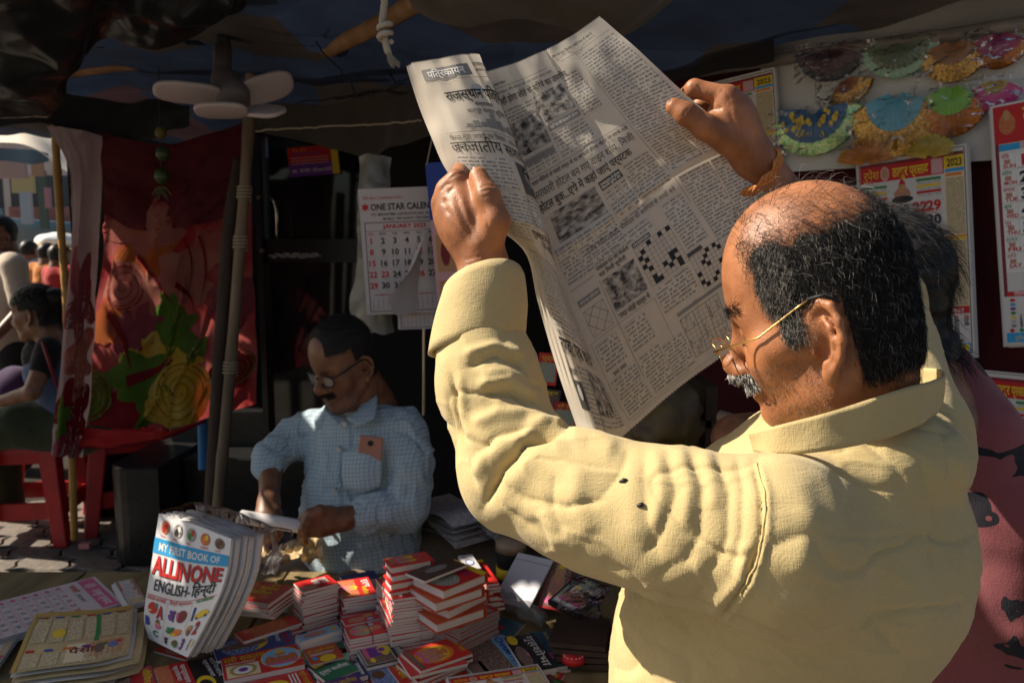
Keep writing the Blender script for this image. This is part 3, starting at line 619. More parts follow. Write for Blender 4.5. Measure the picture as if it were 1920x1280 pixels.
pole('roof_pole', [at(612, 92, 2.5), at(690, 55, 2.3), at(770, 10, 2.1), at(850, -40, 1.95)], .026, BEAM, 'short thick bamboo beam with a sawn end under the roof', 3, 'beam')
pole('roof_pole', [at(600, 10, 2.9), at(590, 60, 2.9), at(570, 130, 2.9)], .022, DWOOD, 'stubby dark strut hanging below the roof beam', 2, 'beam')
pole('street_pole', [at(100, 190, 3.15), at(108, 330, 3.15), at(117, 470, 3.12), at(126, 600, 3.1), at(140, 1010, 3.1)], .014, mat('yellow_bamboo', (.42, .22, .05), .5, .4, var=.3, vscale=20), 'thin yellow bamboo stick at the edge of the curtain', 5)
# loose cords tangled in the roof
TW = mat('cord_black', (.02, .016, .014), .8, .2)
for k in range(6):
    a = at(random.uniform(440, 900), random.uniform(-10, 80), random.uniform(2.2, 2.7)); b = at(random.uniform(440, 900), random.uniform(40, 200), random.uniform(2.2, 2.7)); m_ = (a+b)/2+np.array((0, 0, -random.uniform(.02, .12)))
    P = crs([a, m_+(a-m_)*.3, m_, b], np.linspace(0, 1, 24))+RNG.normal(0, .003, (24, 3)); mb = MB(); mb.tube(P, .0022, 5); tag(mb.build('roof_cord', TW, None, True), 'thin dark cord caught among the roof beams', 'twig', 'cords caught under the roof')
def rope():
    mb = MB(); c = crs([at(722, -80, 1.45), at(721, 0, 1.45), at(717, 45, 1.45), at(722, 75, 1.45), at(728, 100, 1.45)], np.linspace(0, 1, 70)); t = np.linspace(0, 1, 70)
    for k in range(3):
        a = t*70+k*2.09; mb.tube(c+np.stack((np.cos(a), np.sin(a), 0*a), 1)*.0036, .0034, 6)
    o = mb.build('knotted_rope', mat('white_rope', (.42, .37, .30), .9, .2, bump=1, bscale=700), None, True); tag(o, 'knotted white rope with a frayed end hanging beside the newspaper', 'rope')
    g = np.linspace(0, 4*np.pi, 50); c = at(722, 62, 1.447); mb = MB(); mb.tube(c+np.stack((np.cos(g)*.0105, np.sin(g)*.0105, (g/12.5-.5)*.03), 1), .005, 7); mb.build('knot', MATS['white_rope'], o, True)
    P = []
    for k in range(46):
        a = at(728+random.uniform(-3, 3), 98, 1.45+random.uniform(-.004, .004)); b = at(741+random.uniform(-9, 10), 124+random.uniform(-8, 4), 1.45+random.uniform(-.012, .012)); P.append(crs([a, (a+b)/2+RNG.normal(0, .002, 3), b], np.linspace(0, 1, 6)))
    fr = obj('frayed_end', *strands(np.array(P), 3, .0009, .7), MATS['white_rope'], o); fr['kind'] = 'stuff'
rope()
mb = MB(); P = crs([at(480, 246, 2.7), at(600, 238, 2.6), at(700, 234, 2.5), at(790, 226, 2.4)], np.linspace(0, 1, 40))+RNG.normal(0, .0015, (40, 3)); mb.tube(P, .003, 5); tag(mb.build('string', CORD, None, True), 'thin string stretched below the brown valance', 'string')

# ---- folding lamp with petal panels
LAMP = mat('lamp_diffuser', (.42, .34, .33), .45, .5, coat=.3); LDK = mat('lamp_housing', (.12, .10, .10), .5, .4)
lr = thing('ceiling_lamp', 'unlit folding lamp with four pale petal panels under the roof', 'lamp', tuple(at(440, 185, 2.3))); lb = np.array(lr.location)
def petal(a, b, wd, tilt):
    a, b = np.asarray(a)-lb, np.asarray(b)-lb; ex = b-a; Ln = np.linalg.norm(ex); ex /= Ln; up = np.array((0, 0, 1.)); ey = np.cross(up, ex); ey /= np.linalg.norm(ey); ey = ey*math.cos(tilt)+np.cross(ex, ey)*math.sin(tilt); ez = np.cross(ex, ey)
    n = 26; t = np.linspace(0, 2*np.pi, n, endpoint=False); o2 = np.stack((np.sign(np.cos(t))*np.abs(np.cos(t))**.6*Ln/2, np.sign(np.sin(t))*np.abs(np.sin(t))**.75*wd/2), 1); V = []
    for s, z in ((.9, -.006), (.985, -.004), (1, 0), (1, .005), (.94, .007)):
        V += [(a+b)/2+ex*p[0]*s+ey*p[1]*s+ez*z for p in o2]
    F = [(r*n+i, r*n+(i+1) % n, (r+1)*n+(i+1) % n, (r+1)*n+i) for r in range(4) for i in range(n)]+[tuple(range(n))[::-1], tuple(range(4*n, 5*n))]
    return V, F
for a, b, wd, ti in ((at(420, 182, 2.3), at(286, 168, 2.22), .085, .5), (at(448, 180, 2.34), at(550, 152, 2.42), .09, -.9), (at(465, 208, 2.22), at(364, 208, 2.2), .08, .3), (at(462, 206, 2.28), at(530, 212, 2.2), .07, .5)):
    V, F = petal(a, b, wd, ti); o = obj('petal_panel', V, F, [LAMP], lr, smooth=True)
mb = MB(); mb.tube(np.array([at(418, 88, 2.42), at(416, 130, 2.4), at(420, 150, 2.38), at(436, 180, 2.32), at(438, 195, 2.3)])-lb, [.026, .026, .038, .05, .045], 18); mb.build('lamp_neck', LDK, lr, True)
mb = MB(); mb.tube(np.array([at(420, 40, 2.45), at(418, 92, 2.42)])-lb, [.012, .024], 10); mb.build('lamp_socket', K_, lr, True)
# ---- lime and chilli charm
ch = thing('lime_charm', 'string of limes and green chillies hanging before the dark curtain top', 'charm', tuple(at(300, 250, 2.7))); cb_ = np.array(ch.location)
mb = MB(); mb.tube(np.array([at(297, 60, 2.7), at(299, 240, 2.7), at(303, 330, 2.7), at(308, 366, 2.7)])-cb_, .0015, 5); mb.build('thread', K_, ch)
LIME = mat('dry_lime', (.11, .085, .01), .5, .4, bump=.4, bscale=90); CHI = mat('green_chilli', (.028, .05, .008), .35, .5)
for q, r in (((301, 249), .018), ((305, 288), .022), ((303, 330), .023)):
    V, F = surfnet(lambda P: ell(P, (0, 0, 0), (r, r, r*1.15))+.0006*np.sin(P[:, 2]*300), (-r*1.4,)*3, (r*1.4,)*3, r/6, 1); obj('lime', V+at(*q, 2.69)-cb_, F, LIME if r < .02 else CHI, ch, smooth=True)
for k in range(7):
    a = at(303, 352, 2.69)-cb_; b = at(303+(k-3)*6, 366+(k % 3)*5, 2.68+.01*(k % 2))-cb_; mb = MB(); mb.tube(crs([a, (a+b)/2+np.array((0, 0, .01)), b], np.linspace(0, 1, 8)), np.linspace(.004, .0015, 8), 6); mb.build('chilli', LIME if k % 3 == 0 else CHI, ch, True)

# ---------------------------------------------------------------- rose curtain
def fabric(name, c1, c2, scale=6, tr=.5):
    m, nt, b = nmat(name); L = nt.links.new; N = nt.nodes.new; tc = N('ShaderNodeTexCoord')
    n = N('ShaderNodeTexNoise'); n.inputs['Scale'].default_value = scale; n.inputs['Detail'].default_value = 5; L(tc.outputs['Object'], n.inputs['Vector'])
    r = N('ShaderNodeValToRGB'); r.color_ramp.elements[0].position = .38; r.color_ramp.elements[1].position = .62; r.color_ramp.elements[0].color = (*c1, 1); r.color_ramp.elements[1].color = (*c2, 1); L(n.outputs[0], r.inputs[0])
    n2 = N('ShaderNodeTexNoise'); n2.inputs['Scale'].default_value = 350; L(tc.outputs['Object'], n2.inputs['Vector']); bp = N('ShaderNodeBump'); bp.inputs['Strength'].default_value = .3; bp.inputs['Distance'].default_value = .002; L(n2.outputs[0], bp.inputs['Height']); L(bp.outputs[0], b.inputs['Normal'])
    L(r.outputs[0], b.inputs['Base Color']); b.inputs['Roughness'].default_value = .9; b.inputs['Specular IOR Level'].default_value = .1
    t = N('ShaderNodeBsdfTranslucent'); L(r.outputs[0], t.inputs[0]); ms = N('ShaderNodeMixShader'); ms.inputs[0].default_value = tr; L(b.outputs[0], ms.inputs[1]); L(t.outputs[0], ms.inputs[2]); L(ms.outputs[0], nt.nodes['Material Output'].inputs[0]); return m
FR = fabric('rose_print_cotton', (.34, .03, .035), (.44, .12, .11), 5); FW = fabric('faded_rose_cotton', (.42, .30, .31), (.48, .38, .38), 5); FM = fabric('unlit_rose_cotton', (.13, .02, .028), (.19, .045, .05), 4); FY = fabric('print_yellow_cotton', (.55, .36, .04), (.62, .48, .14), 9); FG = fabric('print_green_cotton', (.09, .17, .02), (.15, .22, .05), 9); FP = fabric('print_pale_cotton', (.42, .12, .10), (.48, .20, .15), 9); FD = fabric('print_dark_red_cotton', (.2, .012, .02), (.27, .02, .03), 8); FO = fabric('print_orange_cotton', (.44, .09, .03), (.48, .15, .04), 8); FU = fabric('print_plum_cotton', (.27, .05, .07), (.32, .09, .10), 8)
FY2 = fabric('print_dark_yellow_cotton', (.36, .17, .015), (.42, .22, .03), 9)
cu = thing('rose_curtain', 'red cotton sheet printed with yellow roses hung as a curtain', 'curtain', tuple(at(280, 640, 2.95)*np.array((1, 1, 0)))); cub = np.array(cu.location)
def cpatch(rows): return np.array([[at(*p) for p in r] for r in rows])-cub
MAIN = cpatch([[(188, 250, 2.98), (250, 292, 2.96), (320, 296, 2.95), (390, 275, 2.95), (474, 240, 2.95)],
               [(192, 392, 2.97), (255, 400, 2.92), (320, 402, 2.9), (388, 394, 2.95), (474, 380, 2.97)],
               [(184, 528, 2.97), (252, 534, 2.93), (318, 534, 2.89), (386, 525, 2.94), (476, 508, 2.97)],
               [(168, 664, 2.95), (245, 670, 2.89), (316, 672, 2.9), (388, 658, 2.93), (479, 634, 2.98)],
               [(155, 796, 2.94), (232, 800, 2.89), (312, 803, 2.87), (390, 783, 2.93), (482, 756, 2.99)]])
def cfn(G, amp=.010):
    def f(u, v): 
        P = patch(G, u, v); return P+np.stack((0*u, amp*(np.sin(u*17+np.sin(v*3)*2)*(.4+.6*v)+2.2*noise3(np.stack((u*5, v*3, 0*u), 1), 1, 3)+1.2*noise3(np.stack((u*9+v*3, v*9-u*4, 0*u), 1), 1, 5)-1.6*np.clip(1-np.abs(noise3(np.stack((u*6+v*4, v*4, 0*u), 1), 1, 8))*4, 0, 1)**2), 0*u), 1)
    return f
mf = cfn(MAIN); P, F, U = grid(90, 80, mf); main = obj('main_panel', P, F, FR, cu, smooth=True)
pr = Print(1, 1)
def blob(cx, cy, r, m, n=44, jag=.18, seed=0, z=0, ax=(1, 1)):
    g = np.random.default_rng(seed); a = np.arange(n)*2*np.pi/n; ph = g.uniform(0, 6.28, 6); rr = r*(1+jag*(.8*np.sin(5*a+ph[0])+.5*np.sin(3*a+ph[1])+.45*np.sin(8*a+ph[2]))); D_ = np.stack((rr*np.cos(a)*ax[0], rr*np.sin(a)*ax[1]*.62), 1); K = 9; P_ = np.concatenate([np.array((cx, cy))+D_*(.02+.98*k/(K-1)) for k in range(K)]); F_ = [(k*n+i, k*n+(i+1) % n, (k+1)*n+(i+1) % n, (k+1)*n+i) for k in range(K-1) for i in range(n)]+[tuple(range(n))]; pr.P.append((P_, F_, m, z, None))
def swirl(cx, cy, r, m, z=2, turns=3.2):
    t = np.linspace(0, 1, 60); a = t*turns*2*np.pi; q = r*(.1+.9*t); w_ = r*.045; A = np.stack((cx+q*np.cos(a), cy+q*np.sin(a)*.62), 1); B = np.stack((cx+(q+w_)*np.cos(a), cy+(q+w_)*np.sin(a)*.62), 1)
    for i in range(59): pr.poly([A[i], A[i+1], B[i+1], B[i]], m, z)
    for k in range(6):
        b0 = k*1.05; b = np.linspace(b0, b0+.9, 8); C = np.stack((cx+r*1.05*np.cos(b), cy+r*.62*1.05*np.sin(b)), 1); D = np.stack((cx+r*1.12*np.cos(b), cy+r*.62*1.12*np.sin(b)), 1)
        for i in range(7): pr.poly([C[i], C[i+1], D[i+1], D[i]], m, z)
blob(.58, .885, .20, FY, seed=1, jag=.05, z=3); blob(.44, .93, .085, FY, seed=2, jag=.06, z=3); blob(.60, .99, .10, FY, seed=3, jag=.06, z=3); swirl(.585, .875, .15, FY2, 5); swirl(.45, .93, .05, FY2, 5, 1.5)
blob(.03, .89, .15, FG, seed=4, jag=.05, z=3); swirl(.03, .89, .12, FD, 5); blob(.32, .82, .14, FG, seed=5, jag=.22, z=2, ax=(1.4, 1)); blob(.37, .93, .07, FG, seed=6, jag=.3, z=2, ax=(.7, 1.6)); blob(.56, .66, .13, FG, seed=7, jag=.26, z=2); blob(.68, .73, .07, FG, seed=27, jag=.25, z=2); blob(.5, .58, .08, FG, seed=28, jag=.3, z=2)
blob(.40, .72, .12, FY, seed=8, jag=.2, z=1, ax=(1.7, .7)); blob(.56, .76, .10, FY, seed=9, jag=.2, z=1, ax=(1.6, .7)); blob(.20, .51, .15, FP, seed=10, jag=.07, z=1); swirl(.2, .51, .11, FD, 3, 2.5); blob(.57, .46, .13, FP, seed=11, jag=.14, z=1); blob(.68, .52, .10, FP, seed=12, jag=.2, z=1); blob(.36, .40, .17, FO, seed=13, jag=.2, z=0, ax=(1.3, .9)); blob(.42, .52, .11, FP, seed=14, jag=.2, z=1); blob(.75, .40, .12, FP, seed=31, jag=.2, z=1); blob(.9, .6, .13, FU, seed=32, jag=.2, z=1); blob(.88, .85, .11, FD, seed=33, jag=.1, z=1); swirl(.9, .84, .09, FG, 3)
blob(.10, .64, .12, FO, seed=15, jag=.25, z=1); blob(.24, .66, .11, FU, seed=16, jag=.25, z=1); blob(.42, .63, .13, FU, seed=17, jag=.25, ax=(1.5, .8)); blob(.42, .84, .16, FD, seed=18, jag=.15, ax=(1.4, 1)); blob(.22, .95, .15, FD, seed=19, jag=.12, ax=(1.3, .8)); blob(.3, .30, .2, FP, seed=34, jag=.2, z=0, ax=(1.4, .7))
for (x0, y0, x1, y1, w0) in ((.28, .40, .60, .62, .009), (.6, .34, .66, .55, .007), (.12, .6, .3, .80, .02), (.26, .83, .55, .74, .022), (.56, .5, .7, .62, .012), (.7, .34, .74, .6, .01)):
    t = np.linspace(0, 1, 14); C = np.stack((x0+(x1-x0)*t+.03*np.sin(t*4), y0+(y1-y0)*t), 1); nn = np.array((-(y1-y0), x1-x0)); nn /= np.linalg.norm(nn)
    for i in range(13): pr.poly([C[i]-nn*w0*(1-t[i]), C[i+1]-nn*w0*(1-t[i+1]), C[i+1]+nn*w0*(1-t[i+1]), C[i]+nn*w0*(1-t[i])], FD, 4)
pr.lay('rose_print', lambda x, y, l: mf(np.clip(x, 0, 1), np.clip(y, 0, 1))+np.array((0, -l*2.2-.0015, 0)), main, .0008, 1.0)
TOPF = cpatch([[(140, 232, 2.93), (240, 262, 2.90), (320, 270, 2.9), (400, 250, 2.9), (468, 226, 2.92)], [(188, 330, 2.95), (255, 355, 2.90), (320, 352, 2.89), (390, 342, 2.9), (462, 330, 2.92)], [(198, 402, 2.95), (255, 430, 2.9), (320, 428, 2.88), (385, 418, 2.9), (440, 402, 2.92)]])
P, F, U = grid(70, 36, cfn(TOPF, .012)); obj('folded_top', P, F, FM, cu, smooth=True)  # maroon is the unlit tone of the fold, put into the colour
STRIP = cpatch([[(86, 236, 2.86), (125, 240, 2.82), (160, 246, 2.83), (194, 256, 2.9)], [(128, 330, 2.85), (150, 335, 2.81), (172, 338, 2.83), (194, 345, 2.9)], [(126, 520, 2.84), (146, 525, 2.80), (164, 528, 2.82), (184, 530, 2.88)], [(112, 700, 2.83), (132, 705, 2.79), (152, 706, 2.81), (170, 708, 2.87)], [(98, 852, 2.82), (116, 855, 2.79), (136, 857, 2.80), (156, 856, 2.85)]])
sfn = cfn(STRIP, .008); P, F, U = grid(50, 90, sfn); stp = obj('side_strip', P, F, FW, cu, smooth=True)
pr = Print(1, 1); blob(.5, .55, .3, FU, seed=3, jag=.3, ax=(1.2, .6)); blob(.6, .70, .3, FP, seed=4, jag=.3, ax=(1.2, .5)); blob(.5, .86, .42, FD, seed=5, jag=.25, ax=(1.3, .35)); blob(.25, .88, .2, FG, seed=6, jag=.3, ax=(.7, .5), z=1); blob(.5, .97, .45, FU, seed=8, jag=.2, ax=(1.1, .25))
pr.lay('faded_print', lambda x, y, l: sfn(np.clip(x, 0, 1), np.clip(y, 0, 1))+np.array((0, -l*2.2-.0015, 0)), stp, .0008, 1.0)
HEM = cpatch([[(150, 802, 2.84), (230, 806, 2.80), (310, 808, 2.79), (386, 785, 2.86)], [(150, 838, 2.82), (230, 836, 2.78), (310, 820, 2.78), (386, 788, 2.85)]]); P, F, U = grid(60, 10, cfn(HEM, .006)); obj('hem', P, F, fabric('red_hem_cotton', (.5, .03, .03), (.55, .05, .05)), cu, smooth=True)
mb = MB(); mb.tube(crs(HEM[1], np.linspace(0, 1, 30)), .006, 8); mb.build('hem_roll', FD, cu, True)

# ---------------------------------------------------------------- plastic stools
REDP = mat('red_plastic', (.46, .012, .016), .32, .5, bump=.1, bscale=300, var=.2, vscale=9)
def stool(loc, rot, label):
    t = thing('plastic_stool', label, 'stool', loc, rot, 'red plastic stools on the paving'); h = .52; a, b = .17, .22
    V = []; n = 40; g = np.linspace(0, 2*np.pi, n, endpoint=False); sq = lambda r: np.stack((np.sign(np.cos(g))*np.abs(np.cos(g))**.35*r, np.sign(np.sin(g))*np.abs(np.sin(g))**.35*r), 1)
    for r, z in ((.02, h-.004), (a*.9, h-.002), (a, h-.008), (a+.008, h-.03), (a+.012, h-.07), (a+.006, h-.07)): V += [(*p, z) for p in sq(r)]
    F = [(r*n+i, r*n+(i+1) % n, (r+1)*n+(i+1) % n, (r+1)*n+i) for r in range(5) for i in range(n)]+[tuple(range(n))]; obj('seat', V, F, REDP, t, smooth=False)
    for sx in (-1, 1):
        for sy in (-1, 1):
            mb = MB(); P0 = np.array((sx*a*.86, sy*a*.86, h-.05)); P1 = np.array((sx*b*.93, sy*b*.93, 0.0)); 
            for (p, w0) in ((0, .05),):
                c0 = [P0+np.array((dx*.034*-sx*0+dx*.042, dy*.042, 0)) for dx, dy in ((-1, -1), (1, -1), (1, 1), (-1, 1))]; c1 = [P1+np.array((dx*.032, dy*.032, 0)) for dx, dy in ((-1, -1), (1, -1), (1, 1), (-1, 1))]
                mb.add(c0+c1, [(0, 1, 5, 4), (1, 2, 6, 5), (2, 3, 7, 6), (3, 0, 4, 7), (0, 3, 2, 1), (4, 5, 6, 7)])
            lg = mb.build('leg', REDP, t); mo = lg.modifiers.new('b', 'BEVEL'); mo.width = .008; mo.segments = 2
    for k in range(4):
        c, s = math.cos(k*math.pi/2), math.sin(k*math.pi/2); q = b*.84; mb = MB(); Rm = np.array(((c, -s, 0), (s, c, 0), (0, 0, 1)))
        mb.box(Rm@np.array((0, -q, .17)), (2*q-.02, .02, .08), Rm); mb.build('cross_bar', REDP, t)
        mb = MB(); mb.box(Rm@np.array((0, -a*.95, h-.075)), (2*a*.9, .012, .10), Rm); mb.build('apron', REDP, t)
    return t
stool((-2.38, 3.86, 0.045), .12, 'red plastic stool under the seated girl'); stool((-2.0, 4.08, 0.045), .5, 'red plastic stool half hidden behind the curtain hem')
o = MB(); o.box(at(160, 1022, 3.62), (.05, .03, .025)); tag(o.build('paper_scrap', mat('pink_paper', (.55, .2, .22), .8), None), 'scrap of pink paper at the foot of the red stool', 'paper')
# ---------------------------------------------------------------- the hung wall on the right
WA = np.array((.56, 2.60)); WD = np.array((.76, -.55)); WD /= np.linalg.norm(WD); WN = np.array((-WD[1]*-1, 0)); WN = np.array((WD[1], -WD[0]))   # WN points to the camera side
if WN@(-WA) < 0: WN = -WN
def onwall(px, py, d=0.0):
    r = ray(px, py); o = np.array((0, 0, CAMZ)); q = WA+WN*d; t = (q@WN)/(r[:2]@WN); return o+r*t
WN3 = np.array((*WN, 0)); WD3 = np.array((*WD, 0)); WM = np.stack((WD3, -WN3, (0, 0, 1)), 1)
MAROON = fibre('maroon_sequin_cloth', (.085, .008, .012), (.05, .005, .008), 300)
c0 = WA+WD*.75-WN*.04
wl = thing('stall_side_wall', 'maroon cloth covered side wall of the stall hung with calendars', 'wall', (c0[0], c0[1], 0))
mb = MB(); mb.box((0, 0, 1.05), (2.3, .05, 2.1), WM); mb.build('cloth_cover', MAROON, wl)
PANEL = mat('white_panel', (.66, .64, .60), .6, .3, bump=.2, bscale=40, var=.2, vscale=4)
a = onwall(1440, 118, .02); b = onwall(1990, 300, .02); cc = (a+b)/2; z1 = onwall(1700, 78, .02)[2]+.02; z0 = onwall(1700, 310, .02)[2]
mb = MB(); mb.box(((cc-np.array((c0[0], c0[1], 0)))[0], (cc-np.array((c0[0], c0[1], 0)))[1], (z0+z1)/2), (abs((b-a)@WD3)*1.05, .01, z1-z0), WM); mb.build('white_panel', PANEL, wl)
pole('wall_lath', [onwall(1200, 150, .05), onwall(1450, 113, .05), onwall(1700, 77, .05), onwall(2020, 30, .05)], .018, mat('pale_lath', (.22, .19, .165), .8, .3, bump=.5, bscale=60, var=.4, vscale=12), 'pale wooden lath running above the fan ornaments', 0, 'lath')
G = [[onwall(px, py, .03+.02*math.sin(px*.02)) for px, py in row] for row in ([(1420, -140), (1560, -150), (1700, -160), (1850, -170), (2050, -180)], [(1430, 0), (1560, -20), (1700, -30), (1850, -50), (2050, -60)], [(1440, 112), (1560, 96), (1700, 76), (1850, 54), (2050, 26)])]
cloth_sheet('grey_sheet', G, GREY_CLOTH, 'grey cotton sheet stretched above the pale lath', 'cloth', 50, 26, (.012, 5), 21)
px_sheet('recess_dark_sheet', [(1120, -80, 2.4), (1230, -80, 2.35), (1340, -80, 2.3), (1450, -90, 2.25)], [(1150, 150, 2.6), (1240, 150, 2.5), (1340, 132, 2.42), (1450, 112, 2.35)], DARK_CLOTH, 'black sheet standing in for the dark recess beside the grey sheet', 'cloth', nu=30, nv=20, wr=(.02, 5), seed=31)  # black sheet stands in for the darkness of the recess
CALP = mat('calendar_paper', (.62, .59, .57), .55, .35)
def numgrid(p, rows, x0, y0, dx, dy, h, red=(0,), m=K_):
    for r, row in enumerate(rows):
        for c, v in enumerate(row):
            if v: p.text(str(v), x0+c*dx, y0+r*dy, h, RED_ if r in red else m, 2, None, .045, 0, 'c')
def pr_thakur(W, H):
    p = Print(W, H); e = W*.03
    p.rect(0, 0, W, H, CRM_ if False else CALP, 0); p.frame(e*.6, e*.6, W-e*.6, H-e*.6, W*.008, BRN_, 1); p.rect(e, H*.045, W*.80, H*.125, RED_, 1); p.rect(e, H*.03, W-e, H*.045, MAR_, 1)
    p.text('ठाकुर प्रसाद', W*.335, H*.108, H*.045, YEL_, 2, W*.33, .03); p.text('रुपेश', W*.06, H*.108, H*.042, YEL_, 2, W*.15, .02); p.ell(W*.265, H*.087, W*.042, H*.036, LPK_, 2); p.ell(W*.265, H*.087, W*.03, H*.026, SKN_, 3); p.rect(W*.69, H*.05, W*.79, H*.12, LPK_, 2)
    p.rect(W*.80, H*.045, W-e, H*.105, YEL_, 1); p.text('2023', W*.825, H*.095, H*.035, K_, 2, W*.13, .03); p.rect(W*.81, H*.106, W-e, H*.122, CYN_, 2)
    p.rect(W*.80, H*.125, W-e, H*.78, CRM_, 1, (1, 4)); p.lines(W*.81, H*.15, W*.965, H*.42, H*.0085, BT_CREAM, 2, 2, (2, 4)); p.lines(W*.81, H*.45, W*.965, H*.76, H*.0085, BT_CREAM, 2, 2, (2, 4)); p.rect(W*.81, H*.128, W*.95, H*.142, ORG_, 3); p.rect(W*.78, H*.425, W*.97, H*.448, YEL_, 3); p.rect(W*.78, H*.425, W*.97, H*.433, ORG_, 4)
    for k, m in enumerate((GRN_, YEL_, RED_)): p.rect(W*.55, H*(.135+k*.03), W*.77, H*(.148+k*.03), m, 2); p.rect(W*.05, H*(.145+k*.03), W*.28, H*(.157+k*.03), m, 2); p.lines(W*.55, H*(.15+k*.03), W*.77, H*(.163+k*.03), H*.007, BT_WHITE, 2, 2, (2, 1)); p.lines(W*.05, H*(.159+k*.03), W*.28, H*(.172+k*.03), H*.007, BT_WHITE, 2, 2, (2, 1))
    p.ell(W*.42, H*.20, W*.075, H*.035, PH_FIG, 2); p.ell(W*.42, H*.165, W*.035, H*.026, SKN_, 3); p.poly([(W*.385, H*.15), (W*.42, H*.118), (W*.455, H*.15)], RED_, 3); p.ell(W*.42, H*.225, W*.10, H*.018, K_, 2)
    for k in range(8): p.rect(W*.05, H*(.245+k*.068), W*.78, H*(.2465+k*.068), LGY_, 2)
    for k in range(6): p.rect(W*(.15+k*.12), H*.245, W*(.152+k*.12), H*.72, LGY_, 2)
    numgrid(p, [(1, 8, '', 22, 29), (2, 9, 16, '', 30), (3, 10, 17, 24, 31), (4, 11, 18, 25), (5, 12, 19, ''), (6, 13, 20, 27), (7, 14, 21, 28)], W*.21, H*.292, W*.122, H*.068, H*.045)
    for (x, y, m) in ((.45, .285, PH_MIX), (.575, .355, PH_FIG), (.575, .53, PH_BLUE)): p.rect(W*(x-.03), H*(y-.025), W*(x+.03), H*(y+.005), m, 3, (1, 1), (3, 3))
    for r in range(7):
        for c in range(5): p.lines(W*(.155+c*.12), H*(.295+r*.068), W*(.265+c*.12), H*(.311+r*.068), H*.0075, BT_WHITE if r else BT_RED, 1, 2, (1, 1))
    for k, m in enumerate((RED_, GRN_, CYN_, ORG_, YEL_)): p.rect(W*.66, H*(.47+k*.055), W*.78, H*(.481+k*.055), m, 3)
    p.rect(W*.48, H*.765, W-e, H*.80, RED_, 2); p.text('फरवरी - 2023', W*.62, H*.793, H*.018, W_, 3, W*.30); p.rect(e, H*.80, W*.45, H*.915, PH_GOLD, 2, (1, 1), (3, 3)); numgrid(p, [('', 5, 12, 19, 26), ('', 6, 13, 20, 27), ('', 7, 14, 21, 28), (1, 8, 15, 22, ''), (2, 9, 16, 23, ''), (3, 10, 17, 24, ''), (4, 11, '', 25, '')], W*.60, H*.823, W*.085, H*.0175, H*.0145)
    for k in range(7): p.ell(W*.545, H*(.818+k*.0175), W*.02, H*.006, [YEL_, CYN_][k % 2], 3)
    for k in range(12): p.ell(W*(.10+k*.072), H*.932, W*.016, H*.007, [RED_, GRN_, ORG_, BRN_][k % 4], 2)
    p.rect(e, H*.943, W-e, H*.985, CYN_, 2); p.text('रुपेश ठाकुर प्रसाद प्रकाशन', W*.08, H*.974, H*.021, W_, 3, W*.62); p.rect(W*.78, H*.950, W*.96, H*.978, YEL_, 3)
    return p
